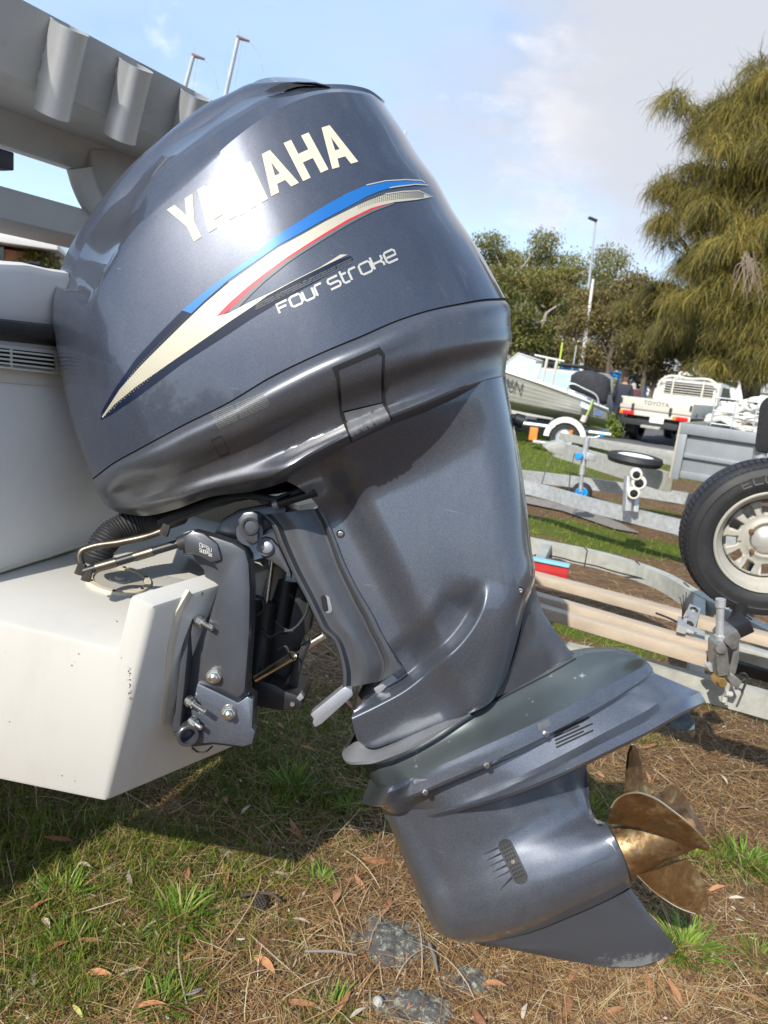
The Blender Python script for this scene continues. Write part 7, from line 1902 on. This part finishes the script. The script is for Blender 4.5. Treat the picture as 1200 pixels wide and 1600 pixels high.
# ================================================================== POLES, SHELTER, HILL, HOUSES
polem = mat('grey_pole_steel', (.42, .44, .45), .5, .4)
def pole(name, label, cat, pb, pt, Y, r0, r1, m, group=None):
    b = P(*pb, Y); t_ = P(*pt, Y); b[2] = 0 if b[2] > -1 else b[2]
    t = thing(name, label, cat, (b[0], b[1], 0), 0, group); mb = MB(); mb.tube([b, (b + t_) / 2, t_], [r0, (r0 + r1) / 2, r1], 12); mb.build('post', m, t); return t, t_
t, tp = pole('street_lamp', 'tall thin lamp post with one small lamp head above the gum trees', 'street lamp', (905, 600), (931, 345), 40, .10, .05, polem)
mb = MB(); mb.beam(tp + np.array([.05, 0, 0]), tp + np.array([-.42, -.1, .10]), .22, .12); mb.build('lamp_head', MT['dark'], t, bevel=.03)
t, tp = pole('flagpole', 'thick white tapering mast standing in front of the lamp post', 'mast', (907, 600), (927, 436), 30, .13, .05, MT['car_white'])
t, tp = pole('signal_pole', 'yellow green marker pole left of the white mast', 'pole', (874, 570), (879, 535), 28, .035, .035, mat('lime_paint', (.45, .60, .08), .5))
t, tp = pole('signal_pole', 'thin grey pole just left of the white mast', 'pole', (894, 575), (901, 540), 29, .03, .03, polem)
for pb, pt, lab, arm in (((352, 150), (372, 60), 'taller thin pole with a short arm, rising beside the top of the cowl', 1), ((288, 140), (302, 88), 'shorter thin pole with a short arm, rising behind the last rod holder', 1)):
    Y = 14
    base = P(*pt, Y); dirp = P(*pb, Y) - base; k = (base[2]) / -dirp[2]
    foot = base + dirp * k
    t = thing('boat_davit', lab, 'pole', (foot[0], foot[1], 0), 0, 'thin poles with arms behind the boat')
    mb = MB(); mb.tube([foot, base], [.06, .035], 10); mb.build('post', polem, t)
    s_ = Y / FPX
    mb = MB(); mb.tube([base + np.array([-.02, 0, .02]), base + np.array([16 * s_, 0, -2 * s_])], [.035, .02], 8); mb.build('arm', mat('brown_arm', (.16, .09, .08), .6) if 'brown_arm' not in bpy.data.materials else bpy.data.materials['brown_arm'], t)
    mb = MB(); mb.tube([base, base + UP * 12 * s_], .008, 6); mb.tube(smooth_path([base + np.array([16 * s_, 0, -2 * s_]), base + np.array([28 * s_, 0, -12 * s_]), base + np.array([38 * s_, 0, -38 * s_])], 10), .007, 6); mb.tube([base + np.array([6 * s_, 0, 0]), base + np.array([0, 0, -60 * s_])], .005, 6); o = mb.build('wire', MT['galv'], t); o['kind'] = 'stuff'
mb = MB(); q = P(633, 205, 16); mb.tube([np.array([q[0] * .99, 16, 0]), P(631, 230, 16), q], .03, 8); tag(mb.build('mast_tip', mat('pinkish_mast', (.62, .52, .52), .6)), 'pale mast tip just showing behind the cowl back edge', 'mast')
# blue framed shelter
sx = P(940, 580, 36); sh = thing('shelter', 'blue framed open shelter in the car park', 'shelter', (sx[0], sx[1], 0), radians(-6)); S = Local(sh)
blue_fr = mat('bright_blue_frame', (.02, .22, .55), .5)
S.box('roof_beam', (0, -.0, 1.95), (4.2, 2.2, .28), blue_fr, None, .02)
for x in (-2, -.7, .7, 2):
    for y in (-1, 1): S.box('shelter_post', (x, y, .95), (.14, .14, 1.8), blue_fr, None, .01)
# hill town behind
def hillz(x, y): return np.clip((y - 90) / 160, 0, 1) ** 1.2 * (17 + 5 * np.sin(x * .018 + .5) + 3 * np.sin(x * .05))
hx = np.linspace(-260, 420, 80); hy = np.concatenate([np.linspace(88, 260, 50), [300, 400]])
HX, HY = np.meshgrid(hx, hy)
o = mesh('hill', np.stack([HX, HY, hillz(HX, HY) + .03], -1).reshape(-1, 3), grid_faces(len(hy), len(hx)), mat('hill_scrub', (.10, .105, .05), .95, vary=.45, vscale=.05, dirt=.5, dirt_col=(.24, .22, .17), dscale=.08), None, angle=80, kind='structure')
walls_ = [mat('house_wall_%s' % n_, c, .8, vary=.06) for n_, c in (('cream', (.55, .50, .40)), ('white', (.66, .65, .62)), ('brick', (.34, .19, .13)), ('grey', (.42, .43, .44)), ('blue', (.35, .42, .50)))]
roofs_ = [mat('house_roof_%s' % n_, c, .7, vary=.1) for n_, c in (('red', (.32, .11, .07)), ('grey', (.24, .25, .27)), ('tan', (.42, .34, .25)), ('pale', (.52, .53, .54)))]
wallN = ['cream', 'white', 'brick', 'grey', 'blue']; roofN = ['red', 'grey', 'tan', 'pale']
r4 = random.Random(12)
hs = []
def house(x, y, z, w, d, h, rz, wm, rm, label, group='houses on the far hill'):
    t = thing('house', label, 'house', (x, y, z), rz, group); q = Local(t)
    q.box('wall', (0, 0, h / 2 - .3), (w, d, h + .6), wm, None, 0)
    q.prism('roof', [(-w / 2 - .3, -d / 2 - .3, h), (-w / 2 - .3, d / 2 + .3, h), (-w / 2 - .3, 0, h + d * .28)], (w + .6, 0, 0), rm, None, 0)
    for i in range(max(2, int(w / 2.6))):
        xx = -w / 2 + (i + .5) * w / max(2, int(w / 2.6)); q.box('window', (xx, -d / 2 - .02, h * .55), (w / 9, .06, h * .36), MT['car_glass'], None, 0)
k = 0
for px in list(range(700, 1215, 21)) + [40, 75, -10, 110, 560, 430, 300, -160, -330, 1280, 1380, 1500]:
    y = r4.uniform(105, 215); pxx = px + r4.uniform(-6, 6); p_ = P(pxx, 560, y); x = p_[0]; z = float(hillz(np.array(x), np.array(y)))
    i, j, wide = k % 5, (k // 5) % 4, (k // 20) % 2; w = r4.uniform(11, 14) if wide else r4.uniform(7, 10)
    house(x, y, z, w, r4.uniform(6, 9), r4.uniform(2.8, 5.2), r4.uniform(-.5, .5), walls_[i], roofs_[j], '%s %s house with a %s roof on the hill beyond the car park' % ('wide' if wide else 'small', wallN[i], roofN[j])); k += 1
# scrubby trees between the houses: one far mass
C_, R_ = [], []
for i in range(300):
    y = r4.uniform(95, 240); x = P(r4.uniform(690, 1240) if i < 150 else r4.uniform(-600, 1900), 560, y)[0]; z = float(hillz(np.array(x), np.array(y))); s_ = r4.uniform(1.5, 4); C_.append((x, y, z + s_ * .6)); R_.append((s_, s_, s_ * .8))
for i in range(40):
    y = r4.uniform(70, 100); x = P(r4.uniform(760, 1220), 560, y)[0]; s_ = r4.uniform(.7, 1.8); C_.append((x, y, s_ * .6)); R_.append((s_, s_, s_ * .8))
o = leaf_cards('distant_scrub', C_, R_, 44000, .9, .5, OL + OB, MT['gum_leaf'], None, .2); o['kind'] = 'stuff'
# unseen trees added behind the camera to darken the cowl's reflections
C_, R_ = [], []
for i in range(60):
    a = r4.uniform(-1.25, 1.25); d = r4.uniform(26, 40); s_ = r4.uniform(1.6, 3.2); C_.append((sin(a) * d, -cos(a) * d, r4.uniform(1.0, 5.5))); R_.append((s_, s_, s_ * .8))
o = leaf_cards('unseen_reflection_trees', C_, R_, 16000, .8, .45, OL + OB, MT['gum_leaf'], None, .2); o['kind'] = 'stuff'
# bushes at the edge of the car park
for (px, py, Y, s_, lab, cols) in ((845, 560, 33, 1.0, 'low brown twiggy bush in the car park behind the dinghy', OB), (955, 600, 20, .55, 'bright green shrub between the covered outboard and the people', [(.16, .22, .03), (.20, .26, .04)]), (905, 552, 60, 1.6, 'bright green bush on the slope right of the white mast', [(.18, .23, .04), (.14, .18, .03)])):
    b = P(px, py, Y); t = thing('shrub', lab, 'shrub', (b[0], b[1], 0)); bc = np.array([b[0], b[1], s_ * .6])
    mb = MB(); 
    for a in range(6): limb(mb, (b[0], b[1], -.05), bc + np.array([cos(a) * s_ * .5, sin(a) * s_ * .5, s_ * .2]), .03 * s_, .008, .05, 5)
    mb.build('stem', bark, t); leaf_cards('foliage', [bc, bc + np.array([s_ * .4, 0, -.1]), bc + np.array([-s_ * .4, .1, -.1])], [(s_ * .6,) * 3] * 3, 1800, .12 * s_ + .04, .05 * s_ + .02, cols, MT['gum_leaf'], t, .0)
# yachts and boats on hardstand far right
for i, (px, Y, L, lab) in enumerate(((1085, 48, 7.5, 'white cabin boat on the hardstand, left one behind the utility'), (1120, 52, 8, 'white cabin boat on the hardstand, right one behind the utility'), (1052, 60, 7, 'white yacht hull far behind the small bare tree'))):
    b = P(px, 590, Y); t = thing('stored_boat', lab, 'boat', (b[0], b[1], 0), radians(-20 + 15 * i)); q = Local(t)
    q.prism('hull', [(-L / 2, -1.2, 2.0), (-L / 2 + 1.4, -1.2, .7), (L / 2, -1.2, .7), (L / 2, -1.2, 1.9)], (0, 2.4, 0), MT['car_white'], None, .15)
    q.prism('cabin', [(-L / 5, -.9, 1.9), (-L / 8, -.9, 2.8), (L / 5, -.9, 2.8), (L / 4, -.9, 1.9)], (0, 1.8, 0), MT['car_white'], None, .1)
    q.box('cabin_window', (L / 40, -.92, 2.4), (L / 4, .04, .35), MT['car_glass'], None, 0)
    q.tube('mast', [(0, 0, 2.7), (.15, 0, 6.5 - i)], .05, polem)
    for x in (-L / 5, L / 5): q.box('cradle', (x, 0, .4), (.2, 2, .8), MT['dark'], None, 0)
# low building seen over the transom at the left edge
bb = thing('building', 'low building with a white eave and dark windows seen over the transom', 'building', tuple(P(20, 400, 26) * np.array([1, 1, 0])), radians(18)); L = Local(bb)
gz = P(20, 400, 26)[2]
L.box('wall', (-4, 0, gz * .5), (11, 5, gz), mat('orange_brick', (.42, .20, .11), .8, vary=.1), None, 0)
L.box('eave', (-4.3, -.4, gz + .32), (12.4, 6.2, .42), MT['car_white'], None, .03)
L.box('window_band', (-4.6, -2.53, gz - .32), (9.6, .06, .85), MT['car_glass'], None, 0)
for x in (-8, -6.6, -5.2, -3.8, -2.4, -1.0): L.box('mullion', (x, -2.57, gz - .32), (.08, .06, .85), MT['dark'], None, 0)
b = P(58, 404, 24); t = thing('shrub', 'green bush at the end of the low building over the transom', 'shrub', (b[0], b[1], 0)); bc = np.array([b[0], b[1], b[2] - .2])
mb = MB(); limb(mb, (b[0], b[1], -.05), bc, .08, .03); mb.build('stem', bark, t); leaf_cards('foliage', [bc, bc + np.array([.4, 0, -.3])], [(.6, .6, .5)] * 2, 2500, .14, .06, OL, MT['gum_leaf'], t, 0)
